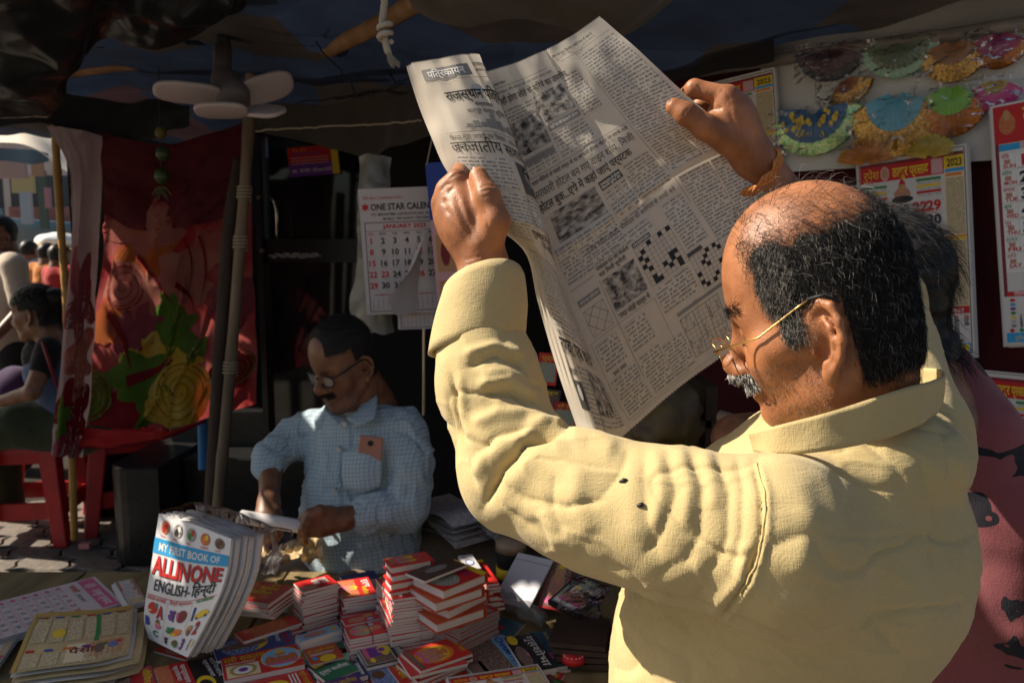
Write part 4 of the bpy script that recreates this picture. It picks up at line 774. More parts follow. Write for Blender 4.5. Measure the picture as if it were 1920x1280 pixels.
def pr_january(W, H):
    p = Print(W, H); e = W*.025; p.rect(e, e, W-e, H*.165, RED_, 1); p.rect(e, H*.165, W*.06, H*.80, MAR_, 1, (1, 3)); p.ell(W*.15, H*.085, W*.08, H*.045, PH_GOLD, 2); p.ell(W*.15, H*.05, W*.035, H*.022, SKN_, 3)
    p.text('ठाकुर प्रसाद', W*.30, H*.085, H*.06, YEL_, 2, W*.62, .03); p.text('जनवरी', W*.30, H*.145, H*.04, BLU_, 2, W*.2, .02); p.rect(W*.06, H*.168, W*.26, H*.195, CYN_, 2); p.rect(W*.27, H*.168, W*.5, H*.195, LPK_, 2); p.rect(W*.5, H*.168, W*.6, H*.195, YEL_, 2)
    p.rect(W*.06, H*.197, W-e, H*.70, W_, 1, (2, 4)); dn = ['SUN', 'MON', 'TUE', 'WED', 'THU', 'FRI', 'SAT']; hn = ['रवि', 'सोम', 'मंगल', 'बुध', 'गुरु', 'शुक्र', 'शनि']
    for r in range(7):
        y = H*(.262+r*.069); p.text(dn[r], W*.09, y+H*.006, H*.016, RED_, 3, W*.12, .03); p.text(hn[r], W*.075, y-H*.035, H*.016, GRN_ if r % 2 else RED_, 3); p.rect(W*.10, y-H*.03, W*.16, y-H*.012, PH_FIG, 2, (1, 1), (2, 2))
        for c in range(5):
            d = 1+r+7*c
            if d <= 31: p.text(str(d), W*(.28+c*.15), y, H*.043, RED_ if r == 0 else K_, 3, None, .045, 0, 'c'); p.lines(W*(.22+c*.15), y+H*.005, W*(.34+c*.15), y+H*.014, H*.006, BT_WHITE, 2, 2, (1, 1))
    for k in range(8): p.rect(W*.06, H*(.205+k*.069), W-e, H*(.2065+k*.069), LGY_, 2)
    for k in range(6): p.rect(W*(.205+k*.15), H*.2, W*(.207+k*.15), H*.70, LGY_, 2)
    for k in range(5): p.rect(W*.2, H*(.712+k*.012), W-e, H*(.713+k*.012), LPK_, 2)
    p.rect(W*.05, H*.78, W*.46, H*.80, RED_, 2); p.text('दिसम्बर - 2022', W*.12, H*.796, H*.014, W_, 3); numgrid(p, [('', '', 4, 11, 18), ('', '', 5, 12, 19, 26), ('', '', 6, 13, 20, 27), ('', '', 7, 14, 21, 28), ('', 1, 8, 15, 22, 29), ('', 2, 9, 16, 23, 30), ('', 3, 10, 17, 24, 31)], W*.10, H*.822, W*.07, H*.0178, H*.0155)
    p.rect(W*.50, H*.78, W-e, H*.93, PH_GOLD, 2, (1, 1), (3, 3))
    for k in range(7): p.ell(W*.10, H*(.816+k*.0178), W*.026, H*.0065, [RED_, CYN_, PUR_, GRN_, YEL_, LGY_, GRY_][k], 3)
    for k in range(10): p.ell(W*(.08+k*.09), H*.942, W*.022, H*.008, [RED_, GRN_, ORG_, BRN_][k % 4], 2)
    p.rect(e, H*.952, W-e, H*.992, CYN_, 2); p.text('रुपेश ठाकुर प्रसाद प्रकाशन', W*.1, H*.982, H*.016, YEL_, 3, W*.7)
    return p
gl_ = 'printed calendars pinned to the side wall'
board('wall_calendar', onwall(1268, 172, .05), onwall(1452, 126, .06), onwall(1308, 420, .05), 'wall calendar with a yellow year tab behind the raised hand with the red thread', 'calendar', pr_thakur, CALP, pages=3)
board('wall_calendar', onwall(1606, 302, .05), onwall(1812, 269, .06), onwall(1630, 668, .07), 'wall calendar hung crooked below the fan ornaments beside the reader\'s head', 'calendar', pr_thakur, CALP, pages=4)
board('wall_calendar', onwall(1856, 200, .09), onwall(2065, 158, .10), onwall(1830, 648, .11), 'tall red headed January calendar with a cyan foot hung over the others', 'calendar', pr_january, CALP, pages=4)
board('wall_calendar', onwall(1808, 690, .06), onwall(2000, 708, .06), onwall(1812, 1060, .07), 'low calendar hung above the shoulder of the pink kurta', 'calendar', pr_thakur, CALP, pages=4)
# ---- packed pleated fan ornaments
def glitter(name, c1, c2, scale=220):
    m, nt, b = nmat(name); L = nt.links.new; N = nt.nodes.new; tc = N('ShaderNodeTexCoord'); v = N('ShaderNodeTexVoronoi'); v.inputs['Scale'].default_value = scale; L(tc.outputs['Object'], v.inputs['Vector'])
    sp = N('ShaderNodeSeparateColor'); L(v.outputs['Color'], sp.inputs[0]); mx = N('ShaderNodeMix'); mx.data_type = 'RGBA'; L(sp.outputs[0], mx.inputs[0]); mx.inputs[6].default_value = (*c1, 1); mx.inputs[7].default_value = (*c2, 1); L(mx.outputs[2], b.inputs['Base Color']); b.inputs['Metallic'].default_value = .75; b.inputs['Roughness'].default_value = .28
    nm = N('ShaderNodeBump'); nm.inputs['Strength'].default_value = 1; nm.inputs['Distance'].default_value = .006; L(sp.outputs[1], nm.inputs['Height']); L(nm.outputs[0], b.inputs['Normal']); return m
GOLDG = glitter('gold_sequins', (.8, .5, .14), (.3, .16, .04)); GREENG = glitter('green_sequins', (.15, .6, .2), (.85, .85, .5)); COPPER = glitter('copper_sequins', (.5, .18, .04), (.3, .12, .03)); WRAP = None
def wrap_mat():
    m, nt, b = nmat('clear_wrapper'); L = nt.links.new; N = nt.nodes.new; tc = N('ShaderNodeTexCoord'); n = N('ShaderNodeTexNoise'); n.inputs['Scale'].default_value = 17; n.inputs['Detail'].default_value = 4; n.inputs['Distortion'].default_value = 1.5; L(tc.outputs['Object'], n.inputs['Vector'])
    bp = N('ShaderNodeBump'); bp.inputs['Strength'].default_value = .8; bp.inputs['Distance'].default_value = .012; L(n.outputs[0], bp.inputs['Height']); L(bp.outputs[0], b.inputs['Normal']); b.inputs['Base Color'].default_value = (.8, .8, .8, 1); b.inputs['Roughness'].default_value = .12; b.inputs['Alpha'].default_value = .10; b.inputs['Specular IOR Level'].default_value = .9; b.inputs['Coat Weight'].default_value = 1; b.inputs['Coat Roughness'].default_value = .08
    g = N('ShaderNodeBsdfGlossy'); g.inputs['Roughness'].default_value = .14; g.inputs['Color'].default_value = (.9, .9, .9, 1); L(bp.outputs[0], g.inputs['Normal']); t = N('ShaderNodeBsdfTransparent'); fr = N('ShaderNodeFresnel'); fr.inputs[0].default_value = 1.36; L(bp.outputs[0], fr.inputs['Normal'])
    ms = N('ShaderNodeMixShader'); L(fr.outputs[0], ms.inputs[0]); L(t.outputs[0], ms.inputs[1]); L(g.outputs[0], ms.inputs[2]); L(ms.outputs[0], nt.nodes['Material Output'].inputs[0]); return m
WRAP = wrap_mat()
def fan(cx, cy, R_, spread, m, mb_, label, point=.0, flip=1, dots=None, inner=.12, fr_=.62, lean=0):
    o0 = onwall(cx, cy, .035); t = thing('fan_ornament', label, 'ornament', tuple(o0), 0, 'pleated fan ornaments packed in clear wrappers'); s = np.linalg.norm(onwall(cx+10, cy, .035)-o0)/10; Rm = R_*s
    def surf(r0, r1, n, k, pl, off):
        th = np.linspace(-spread, spread, n); V = []
        for j in range(k):
            f = r0+(r1-r0)*j/(k-1); rr = Rm*f*(1+point*np.cos(th)**3-point*.35)
            dz = pl*np.where(np.arange(n) % 2 == 0, 1, -1)*f+.016*math.sin(f*3)+.012*np.cos(th)
            a = th+lean; V.append(WD3*(np.sin(a)*rr)[:, None]+np.array((0, 0, -flip))*(np.cos(a)*rr)[:, None]+WN3*(dz+off)[:, None])
        i = np.arange(n*k).reshape(k, n); return np.array(V).reshape(-1, 3), np.stack((i[:-1, :-1], i[:-1, 1:], i[1:, 1:], i[1:, :-1]), -1).reshape(-1, 4)
    V, F = surf(inner, fr_, 33, 6, .012, .014); sk = obj('pleated_skirt', V, F, m, t)
    V, F = surf(fr_*.97, 1.0, 33, 6, .007, .010); obj('border', V, F, mb_, t)
    V, F = surf(inner, 1.0, 45, 2, .0, -.012); obj('backing', V, F, mb_, t)
    if dots:
        b = MB()
        for k in range(26):
            a = random.uniform(-spread*.9, spread*.9)+lean; q = Rm*random.uniform(.25, .68); c = WD3*math.sin(a)*q+np.array((0, 0, -flip))*math.cos(a)*q+WN3*.042; g = np.arange(8)*math.pi/4; r = .005+.003*random.random(); b.add([c+WD3*math.cos(x)*r+np.array((0, 0, 1))*math.sin(x)*r*1.4 for x in g], [tuple(range(8))])
        b.build('dots', dots, t)
    n = 22; P, F, U = grid(n, n, lambda u, v: WD3*((u-.5)*1.9*Rm)[:, None]+np.array((0, 0, -flip))*((v*1.1-.06)*Rm)[:, None]+WN3*(.036+.03*np.cos((u-.5)*3)+.012*noise3(np.stack((u*9, v*9, u*0+cx), 1), 1, 2)+.008*noise3(np.stack((u*22, v*22, u*0+cx), 1), 1, 5))[:, None]); obj('wrapper', P, F, WRAP, t, smooth=True)
    return t
pl = lambda n, c: mat('satin_'+n, tuple(min(.9, x*1.35) for x in c), .32, .6, sheen=.3, var=.15, vscale=30)
fan(1528, 208, 86, 1.65, pl('navy', (.03, .11, .25)), GREENG, 'dark blue pleated fan with gold dots and green sequins', dots=YEL_, fr_=.74)
fan(1683, 172, 108, 1.15, pl('sky', (.12, .38, .50)), GOLDG, 'sky blue pleated fan with wide gold border', point=.35)
fan(1786, 158, 92, 1.0, pl('lime', (.22, .50, .02)), COPPER, 'bright green pleated fan with copper border', point=.3)
fan(1688, 78, 74, 1.5, pl('sage', (.12, .16, .09)), pl('mint', (.28, .46, .32)), 'sage green fan with mint net edge', fr_=.8)
fan(1790, 78, 76, 1.2, pl('rust', (.36, .15, .05)), GOLDG, 'rust coloured fan under the lath', point=.2)
fan(1874, 62, 70, 1.1, pl('magenta', (.36, .02, .14)), COPPER, 'magenta fan hung high by the January calendar', point=.15, fr_=.75)
fan(1868, 150, 60, 1.1, pl('gold', (.55, .36, .05)), pl('hotpink', (.55, .03, .25)), 'gold and hot pink fan tucked behind the January calendar', point=.2, fr_=.5)
fan(1628, 312, 58, 1.4, pl('saffron', (.62, .20, .01)), pl('amber', (.6, .3, .02)), 'saffron pleated fan opening upwards', flip=-1, fr_=.85)
fan(1745, 300, 52, 1.4, pl('canary', (.62, .42, .02)), pl('canary2', (.66, .48, .05)), 'canary yellow pleated fan opening upwards', flip=-1, fr_=.85)
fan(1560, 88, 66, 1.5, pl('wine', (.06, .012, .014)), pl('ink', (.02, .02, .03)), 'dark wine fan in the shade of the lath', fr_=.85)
fan(1585, 150, 52, 1.0, pl('orange', (.4, .12, .03)), GOLDG, 'small orange fan with a gold corner', lean=.5, fr_=.6)
# ---- papers hanging beside the shop door
OP = mat('thin_white_paper', (.58, .53, .55), .6, .3)
def pr_star(W, H):
    p = Print(W, H); p.text('With Best Compliments from :', W*.03, H*.085, H*.026, RED_, 1, W*.45, 0, shear=.2); a = np.arange(12)*np.pi/6; rr = np.where(np.arange(12) % 2 == 0, 1, .5); p.poly(np.stack((W*.06+W*.052*rr*np.sin(a), H*.145-H*.036*rr*np.cos(a)), 1), RED_, 1)
    p.text('ONE STAR CALENDAR', W*.12, H*.17, H*.05, K_, 1, W*.82, .03); p.text('173, MAHATMA GANDHI ROAD, KOLKATA', W*.12, H*.215, H*.022, K_, 1, W*.8); p.text('MOBILE : 9831424474 / 9831584926', W*.25, H*.25, H*.02, K_, 1, W*.55)
    p.frame(W*.04, H*.265, W*.97, H*.985, W*.008, K_, 1); p.rect(W*.04, H*.335, W*.97, H*.338, K_, 1); p.rect(W*.04, H*.265, W*.97, H*.268, K_, 1); p.text('JANUARY 2023', W*.24, H*.316, H*.034, RED_, 1, W*.48, .03)
    for k, d in enumerate(('SUN', 'MON', 'TUE', 'WED', 'THU', 'FRI', 'SAT')): p.text(d, W*(.10+k*.133), H*.365, H*.016, RED_ if k == 0 else K_, 1, None, .02, 0, 'c')
    for r in range(5):
        for c in range(7):
            d = r*7+c+1
            if d <= 31: p.text(str(d), W*(.10+c*.133), H*(.435+r*.09), H*.046, RED_ if c == 0 or d in (12, 23, 26) else K_, 1, None, .035, 0, 'c'); p.lines(W*(.055+c*.133), H*(.443+r*.09), W*(.145+c*.133), H*(.455+r*.09), H*.007, BT_WHITE, 1, 2, (1, 1))
    for k in range(6): p.rect(W*.04, H*(.375+k*.09), W*.97, H*(.3765+k*.09), LGY_, 1)
    for x, t in ((.06, 'DECEMBER 2022'), (.56, 'FEBRUARY 2023')):
        p.text(t, W*(x+.04), H*.855, H*.013, RED_, 1)
        for r in range(5):
            for c in range(7): p.text(str((r*7+c) % 30+1), W*(x+.02+c*.055), H*(.885+r*.02), H*.012, K_, 1, None, 0, 0, 'c')
    return p
board('loose_calendar', at(672, 355, 2.42), at(842, 348, 2.42), at(657, 590, 2.44), 'white January calendar sheet hanging beside the shop door', 'calendar', pr_star, OP, pages=2)
board('loose_calendar', at(738, 420, 2.47), at(880, 416, 2.47), at(736, 618, 2.47), 'lower calendar sheet peeping out below the January one', 'calendar', pr_star, OP)
G = np.array([[at(*p) for p in r] for r in ([(800, 420, 2.40), (795, 440, 2.36), (792, 455, 2.35)], [(790, 470, 2.41), (772, 490, 2.36), (770, 505, 2.34)], [(780, 585, 2.41), (742, 590, 2.37), (728, 560, 2.33)])]); P, F, U = grid(20, 24, lambda u, v: patch(G, u, v)); tag(obj('curled_sheet', P, F, OP, smooth=True), 'corner of a calendar page curled over the printed dates', 'paper')
def pr_packets(W, H):
    p = Print(W, H); p.rect(0, 0, W, H*.33, BLU_, 0); p.rect(0, H*.33, W, H, LPK_, 0)
    for r in range(2):
        for c in range(3): p.rect(W*(.05+c*.33), H*(.42+r*.27), W*(.31+c*.33), H*(.64+r*.27), ORG_ if False else SKN_, 1); p.ell(W*(.18+c*.33), H*(.53+r*.27), W*.07, H*.075, MAR_, 2)
    return p
board('packet_board', at(797, 306, 2.3), at(925, 296, 2.3), at(800, 625, 2.32), 'blue topped display card with rows of orange packets', 'display card', pr_packets, mat('card_mauve', (.16, .09, .10), .5))
px_sheet('white_plastic_bag', [(668, 290, 2.6), (690, 282, 2.58), (715, 284, 2.58), (738, 292, 2.6)], [(664, 640, 2.55), (690, 625, 2.52), (712, 630, 2.52), (734, 618, 2.55)], mat('translucent_white_plastic', (.22, .21, .19), .25, .5), 'crumpled whitish plastic bag hanging behind the January calendar', 'plastic bag', nu=24, nv=60, wr=(.018, 9), seed=8)
pole('thin_rod', [at(795, 600, 2.6), at(795, 700, 2.6), at(795, 780, 2.6)], .006, STEEL, 'thin metal rod standing behind the vendor', 0, 'rod'); pole('card_string', [at(805, 130, 2.2), at(815, 220, 2.25), at(800, 310, 2.3)], .002, CORD, 'cord holding up the display card', 0, 'cord')
# ---------------------------------------------------------------- street beyond
def street():
    cols = [(.62, .54, .45), (.55, .5, .48), (.68, .62, .55), (.5, .4, .36)]  # wall colours lightened to stand in for street haze and sun
    WIN = mat('far_window', (.03, .035, .045), .2, .5)
    x = -26.0
    for k in range(7):
        wd = random.uniform(3.2, 4.6); hgt = random.uniform(8, 12); yy = 24+random.uniform(-.6, .6); b = thing('street_building', ['ochre', 'mauve', 'cream', 'brick red'][k % 4]+' rendered building across the street, '+['with a shop sign', 'with striped blinds', 'tall and narrow', 'beside a lane', 'with a yellow board', 'with a green board', 'furthest along'][k], 'building', (x+wd/2, yy, 0))
        m = mat('render_%d' % k, cols[k % 4], .9, .2, bump=.4, bscale=8, var=.3, vscale=1.2)
        mb = MB(); mb.box((0, 2, hgt/2), (wd-.05, 4, hgt)); mb.build('wall', m, b)
        for fl in range(3):
            for c in range(3):
                mb = MB(); mb.box(((c-1)*wd*.3, -.02, 2.9+fl*2.8), (.8, .06, 1.4)); wn = mb.build('window', WIN, b)
                mb = MB(); mb.box(((c-1)*wd*.3, -.08, 2.12+fl*2.8), (1.0, .16, .08)); mb.build('sill', m, wn)
        mb = MB(); mb.box((0, -.25, 2.35), (wd*.8, .1, .7)); mb.build('sign_board', mat('board_%d' % k, [(.35, .28, .12), (.3, .18, .2), (.2, .28, .33), (.3, .12, .1), (.12, .2, .14), (.4, .4, .38), (.36, .22, .12)][k], .8, var=.3, vscale=3), b); mb = MB(); mb.box((0, -.02, 1.0), (wd*.7, .06, 2.0)); mb.build('shutter', mat('shutter_grey', (.16, .17, .18), .6), b)
        x += wd
    # canopies over the pavement stalls
    CAN = mat('beige_canvas', (.66, .58, .48), .9, .1, bump=.3, bscale=30); BLT = mat('blue_tarp', (.06, .12, .2), .6, .3, bump=.3, bscale=20)
    def canopy(name, pts, m, label):
        G = np.array([[at(*p) for p in r] for r in pts]); cloth_sheet(name, G, m, label, 'canopy', 30, 16, (.05, 1.2), 3)
    canopy('street_canopy', [[(-160, 200, 9), (-40, 215, 8.6), (40, 222, 8.2), (150, 300, 8)], [(-160, 260, 6.6), (-40, 262, 6.4), (50, 268, 6.3), (150, 330, 6.2)]], CAN, 'beige canvas canopy over a stall across the lane')
    canopy('street_tarp', [[(-120, 272, 6.4), (0, 274, 6.4), (60, 276, 6.3), (92, 284, 6.3)], [(-120, 308, 6.5), (0, 303, 6.5), (60, 305, 6.4), (92, 300, 6.4)]], BLT, 'blue tarpaulin edge hanging below the beige canopy')
    for (q, m, lab) in (((-10, 300, 50, 335, 9), mat('faded_pink', (.36, .27, .27), .8), 'pale pink sign board hanging in the street'), ((60, 305, 82, 330, 11), mat('faded_orange', (.34, .2, .12), .8), 'orange sign board high in the street'), ((22, 330, 66, 362, 13), mat('faded_yellow', (.4, .33, .16), .8), 'yellow sign board over a far shop'), ((38, 360, 62, 420, 12), mat('faded_blue', (.3, .34, .38), .8), 'light blue garments hanging at a far stall'), ((84, 352, 96, 390, 12), mat('faded_rose', (.35, .17, .2), .8), 'pink garment hanging at a far stall'), ((70, 320, 92, 430, 14), mat('faded_green', (.07, .1, .08), .8), 'dark green awning post of a far stall')):
        a = at(q[0], q[1], q[4]); b = at(q[2], q[3], q[4]); mb = MB(); mb.box((a+b)/2, (abs(b[0]-a[0]), .06, abs(b[2]-a[2]))); o = mb.build('hanging_sign' if 'sign' in lab else 'hanging_goods', m); tag(o, lab, 'sign' if 'sign' in lab else 'goods')
    # taxi
    TAXI = mat('taxi_yellow', (.55, .30, .02), .3, .5, coat=.5); TY = mat('tyre', (.02, .02, .02), .8); CG = mat('car_glass', (.25, .32, .36), .08, .6)
    def vehicle(name, loc, rot, L, Wd, H, body, label, cat, bonnet=True, stripe=None):
        t = thing(name, label, cat, loc, rot); s = np.array([(-L/2, .35), (-L/2, .85*H*.62), (-L*.30, H*.62), (-L*.22, H), (L*.20, H), (L*.32, H*.63), (L*.48, H*.58), (L/2, .42), (L/2, .3)]) if bonnet else np.array([(-L/2, .35), (-L/2, H*.95), (-L*.48, H), (L*.44, H), (L/2, H*.55), (L/2, .35)])
        k = len(s); V = [(p[0], sy*Wd/2*(1 if p[1] < H*.7 or not bonnet else .84), p[1]) for sy in (-1, 1) for p in s]; F = [(i, (i+1) % k, k+(i+1) % k, k+i) for i in range(k)]+[tuple(range(k))[::-1], tuple(range(k, 2*k))]
        bo = obj('body', V, F, body, t); md = bo.modifiers.new('b', 'BEVEL'); md.width = .06; md.segments = 3
        for sx in (-1, 1):
            for sy in (-1, 1):
                g = np.linspace(0, 2*np.pi, 17)[:-1]; mb = MB(); mb.tube([(sx*L*.31, sy*(Wd/2-.16), .31), (sx*L*.31, sy*(Wd/2+.01), .31)], .31, 18); wl = mb.build('wheel', TY, t, True); mb = MB(); mb.tube([(sx*L*.31, sy*(Wd/2), .31), (sx*L*.31, sy*(Wd/2+.02), .31)], .17, 14); mb.build('rim', STEEL, wl)
            mb = MB(); mb.box((-L*.02 if bonnet else 0, sx*(Wd/2*(.93 if bonnet else 1.0)), H*.8), (L*.40 if bonnet else L*.8, .02, H*.24)); mb.build('side_window', CG, t)
            mb = MB(); mb.box((L/2-.02 if bonnet else L/2, sx*Wd*.36, .62), (.06, .18, .14)); mb.build('headlight', W_, t)
        mb = MB(); mb.box((L*.268 if bonnet else L*.475, 0, H*.81 if bonnet else H*.76), (.03, Wd*.72, H*.26), np.array(((.87, 0, -.5), (0, 1, 0), (.5, 0, .87))) if bonnet else None); mb.build('windscreen', CG, t)
        return t
    p = at(75, 470, 11); vehicle('taxi', (at(70,470,16)[0], 16.5, 0), R(-80), 4.2, 1.65, 1.5, TAXI, 'yellow taxi with a white bundle on its roof in the street', 'taxi')
    p = at(10, 410, 13); vehicle('minibus', (at(8,410,20)[0], 20.5, 0), R(-85), 5.0, 1.9, 2.2, mat('van_blue', (.2, .35, .45), .35, .5), 'pale blue minibus behind the taxi', 'minibus', False)
    b = at(92, 436, 16); V, F = surfnet(lambda P: smax(ell(P, (0, 0, 0), (.42, .4, .2))+.02*np.sin(P[:, 0]*14)*np.sin(P[:, 1]*11), -(P[:, 2]+.14), .05), (-.55, -.5, -.3), (.55, .5, .3), .03, 1); tag(obj('cloth_bundle', V+np.array((b[0], 16.3, 1.62)), F, W_, smooth=True), 'white cloth bundle tied on the taxi roof', 'bundle')
street()
# ---------------------------------------------------------------- the book table
TZ = .62
WOODT = mat('worn_yellow_wood', (.26, .19, .09), .75, .3, bump=.6, bscale=80, var=.45, vscale=16, stretch=(1, .12, 1))
tb = thing('book_table', 'low plank table covered with books and papers', 'table', (-.35, 1.62, 0))
for k in range(9):
    mb = MB(); mb.box((-1.15+k*.262, 0, TZ-.014), (.254, .75, .026)); mb.build('plank', WOODT, tb)
for sx in (-1, 1):
    for sy in (-1, 1): mb = MB(); mb.box((sx*1.1, sy*.32, (TZ-.03)/2), (.06, .06, TZ-.03)); mb.build('leg', DWOOD, tb)
PAGES = None
def pages_mat(name, c1, c2):
    m, nt, b = nmat(name); L = nt.links.new; N = nt.nodes.new; tc = N('ShaderNodeTexCoord'); mp = N('ShaderNodeMapping'); mp.inputs['Scale'].default_value = (6, 6, 900); L(tc.outputs['Object'], mp.inputs[0]); n = N('ShaderNodeTexNoise'); n.inputs['Scale'].default_value = 1; n.inputs['Detail'].default_value = 2; L(mp.outputs[0], n.inputs['Vector'])
    mx = N('ShaderNodeMix'); mx.data_type = 'RGBA'; L(n.outputs[0], mx.inputs[0]); mx.inputs[6].default_value = (*c1, 1); mx.inputs[7].default_value = (*c2, 1); L(mx.outputs[2], b.inputs['Base Color']); b.inputs['Roughness'].default_value = .85; return m
PAGES = pages_mat('page_edges', (.42, .37, .36), (.78, .72, .70)); PAGES2 = pages_mat('page_edges_grey', (.16, .14, .14), (.38, .34, .33))
def cov(n, c): return mat('cover_'+n, c, .38, .4, coat=.25, var=.12, vscale=14)
CV = dict(red=cov('red', (.58, .028, .025)), dred=cov('deep_red', (.42, .02, .025)), black=cov('black', (.02, .02, .022)), blue=cov('blue', (.03, .07, .26)), orange=cov('orange', (.52, .07, .02)), yellow=cov('yellow', (.62, .42, .03)), green=cov('green', (.02, .16, .07)), purple=cov('purple', (.09, .03, .17)), navy=cov('navy', (.03, .035, .16)), white=cov('white', (.62, .6, .6)), mint=cov('mint', (.3, .5, .36)), brown=cov('brown', (.09, .05, .035)), sky=cov('sky', (.2, .42, .6)), teal=cov('teal', (.02, .1, .14)), pink=cov('pink', (.5, .08, .12)), grey=cov('grey', (.2, .17, .16)), maroon=cov('maroon', (.12, .015, .02)))
def booklet_mesh(W, H, t, cm, pm, hard=False):
    mb = MB(); e = .004 if hard else .0; ct = .0022 if hard else .0004
    mb.box((0, 0, t/2), (W-2*e, H-2*e, t-2*ct), None, 1); mb.box((0, 0, t-ct/2), (W, H, ct)); mb.box((0, 0, ct/2), (W, H, ct), None, 0 if hard else 1); mb.box((-W/2+ct*.4 if False else 0, H/2+ct*.3, t/2), (W, ct, t*.96))
    return mkmesh('booklet', mb.V, mb.F, [cm, pm], idx=mb.I)
def place(TL, TR, BL, z):
    a, b, c = onz(*TL, z), onz(*TR, z), onz(*BL, z); ex = b-a; W = np.linalg.norm(ex); ex /= W; ey = c-a; ey -= ex*np.dot(ey, ex); H = np.linalg.norm(ey); ey /= H
    return (a+ex*W/2+ey*H/2), W, H, math.atan2(ex[1], ex[0])
def pr_cover(sp):
    """sp: list of marks in fractions of the cover"""
    def f(W, H):
        p = Print(W, H)
        for s in sp:
            k = s[0]
            if k == 't': _, t, x, y, h, m, *r = s; p.text(t, W*x, H*y, H*h, PAL[m], 3, W*r[0] if r and r[0] else None, r[1] if len(r) > 1 else .02)
            elif k == 'r': _, x0, y0, x1, y1, m, *r = s; p.rect(W*x0, H*y0, W*x1, H*y1, PAL.get(m) or m, r[0] if r else 1, (2, 2), (2.5, 2.5))
            elif k == 'e': _, cx, cy, rx, ry, m, *r = s; p.ell(W*cx, H*cy, W*rx, H*ry, PAL.get(m) or m, r[0] if r else 2)
            elif k == 'l': _, x0, y0, x1, y1, n, m = s; [p.rect(W*x0, H*(y0+(y1-y0)*i/n), W*(x1-.06*(i % 3)), H*(y0+(y1-y0)*(i+.45)/n), PAL[m], 2) for i in range(n)]
            elif k == 'f': _, x0, y0, x1, y1, m = s; p.frame(W*x0, H*y0, W*x1, H*y1, W*.012, PAL[m], 2)
            elif k == 'g':                                      # a seated figure with a halo
                _, cx, cy, q, m1, m2, m3 = s; p.ell(W*cx, H*(cy-.35*q), W*.28*q, H*.30*q, PAL[m1], 2); p.ell(W*cx, H*(cy+.18*q), W*.40*q, H*.30*q, PAL.get(m2) or m2, 3); p.ell(W*(cx-.26*q), H*(cy-.02*q), W*.12*q, H*.22*q, PAL.get(m2) or m2, 3); p.ell(W*(cx+.26*q), H*(cy-.02*q), W*.12*q, H*.22*q, PAL.get(m2) or m2, 3); p.ell(W*cx, H*(cy-.30*q), W*.13*q, H*.17*q, PAL[m3], 4); p.poly([(W*(cx-.14*q), H*(cy-.42*q)), (W*cx, H*(cy-.72*q)), (W*(cx+.14*q), H*(cy-.42*q))], YEL_, 4); p.ell(W*cx, H*(cy+.42*q), W*.5*q, H*.10*q, PAL['p'], 4)
        return p
    return f
PILE = []
def pile(TL, TR, BL, ztop, thick, cover, marks, label, zbase=TZ, jit=.004, pages=PAGES, hard=False, under=None, nmax=40, name='booklet', fixed=None):
    """a booklet whose cover shows, and the copies it lies on"""
    c, W, H, a = place(TL, TR, BL, TZ+ztop); n = max(1, min(nmax, round((TZ+ztop-zbase)/thick))); thick = (TZ+ztop-zbase)/n
    me = booklet_mesh(W, H, thick-.0004, cover, pages, hard)
    t = thing(name, label, 'booklet' if not hard else 'book', (c[0], c[1], TZ+ztop-thick), a); b = bpy.data.objects.new('pages_and_cover', me); link(b, t); pr_cover(marks)(W, H).lay('cover_print', lambda x, y, l: np.stack((x-W/2, H/2-y, np.full(len(x), thick-.0004+l)), 1), b, .0003)
    for k in range(1, n):
        o = bpy.data.objects.new(name, me); link(o); o.location = (c[0]+random.uniform(-jit, jit), c[1]+random.uniform(-jit, jit), TZ+ztop-thick*(k+1)); o.rotation_euler = (0, 0, a+random.uniform(-.05, .05)*(jit/.004)); tag(o, (under or 'copy under the '+' '.join(label.split()[:11])), 'booklet' if not hard else 'book', 'copies under the '+label)
    return t
def band(TL, TR, BL, z0, z1, m, label, f=.5, along=1):
    c, W, H, a = place(TL, TR, BL, TZ+z1); h = z1-z0+.002; mb = MB(); s = (H if along else W)/2+.0015; r = .001; x = ((W if along else H)*(f-.5)); q = [(x, -s, -h), (x, -s, .001), (x, s, .001), (x, s, -h), (x, -s, -h)] if along else [(-s, x, -h), (-s, x, .001), (s, x, .001), (s, x, -h), (-s, x, -h)]
    mb.tube(q, r, 5); o = mb.build('rubber_band', m); o.location = (c[0], c[1], TZ+z1); o.rotation_euler = (0, 0, a); tag(o, label, 'rubber band')
RB = mat('rubber_red', (.3, .03, .03), .6); RBT = mat('rubber_tan', (.45, .3, .15), .6)
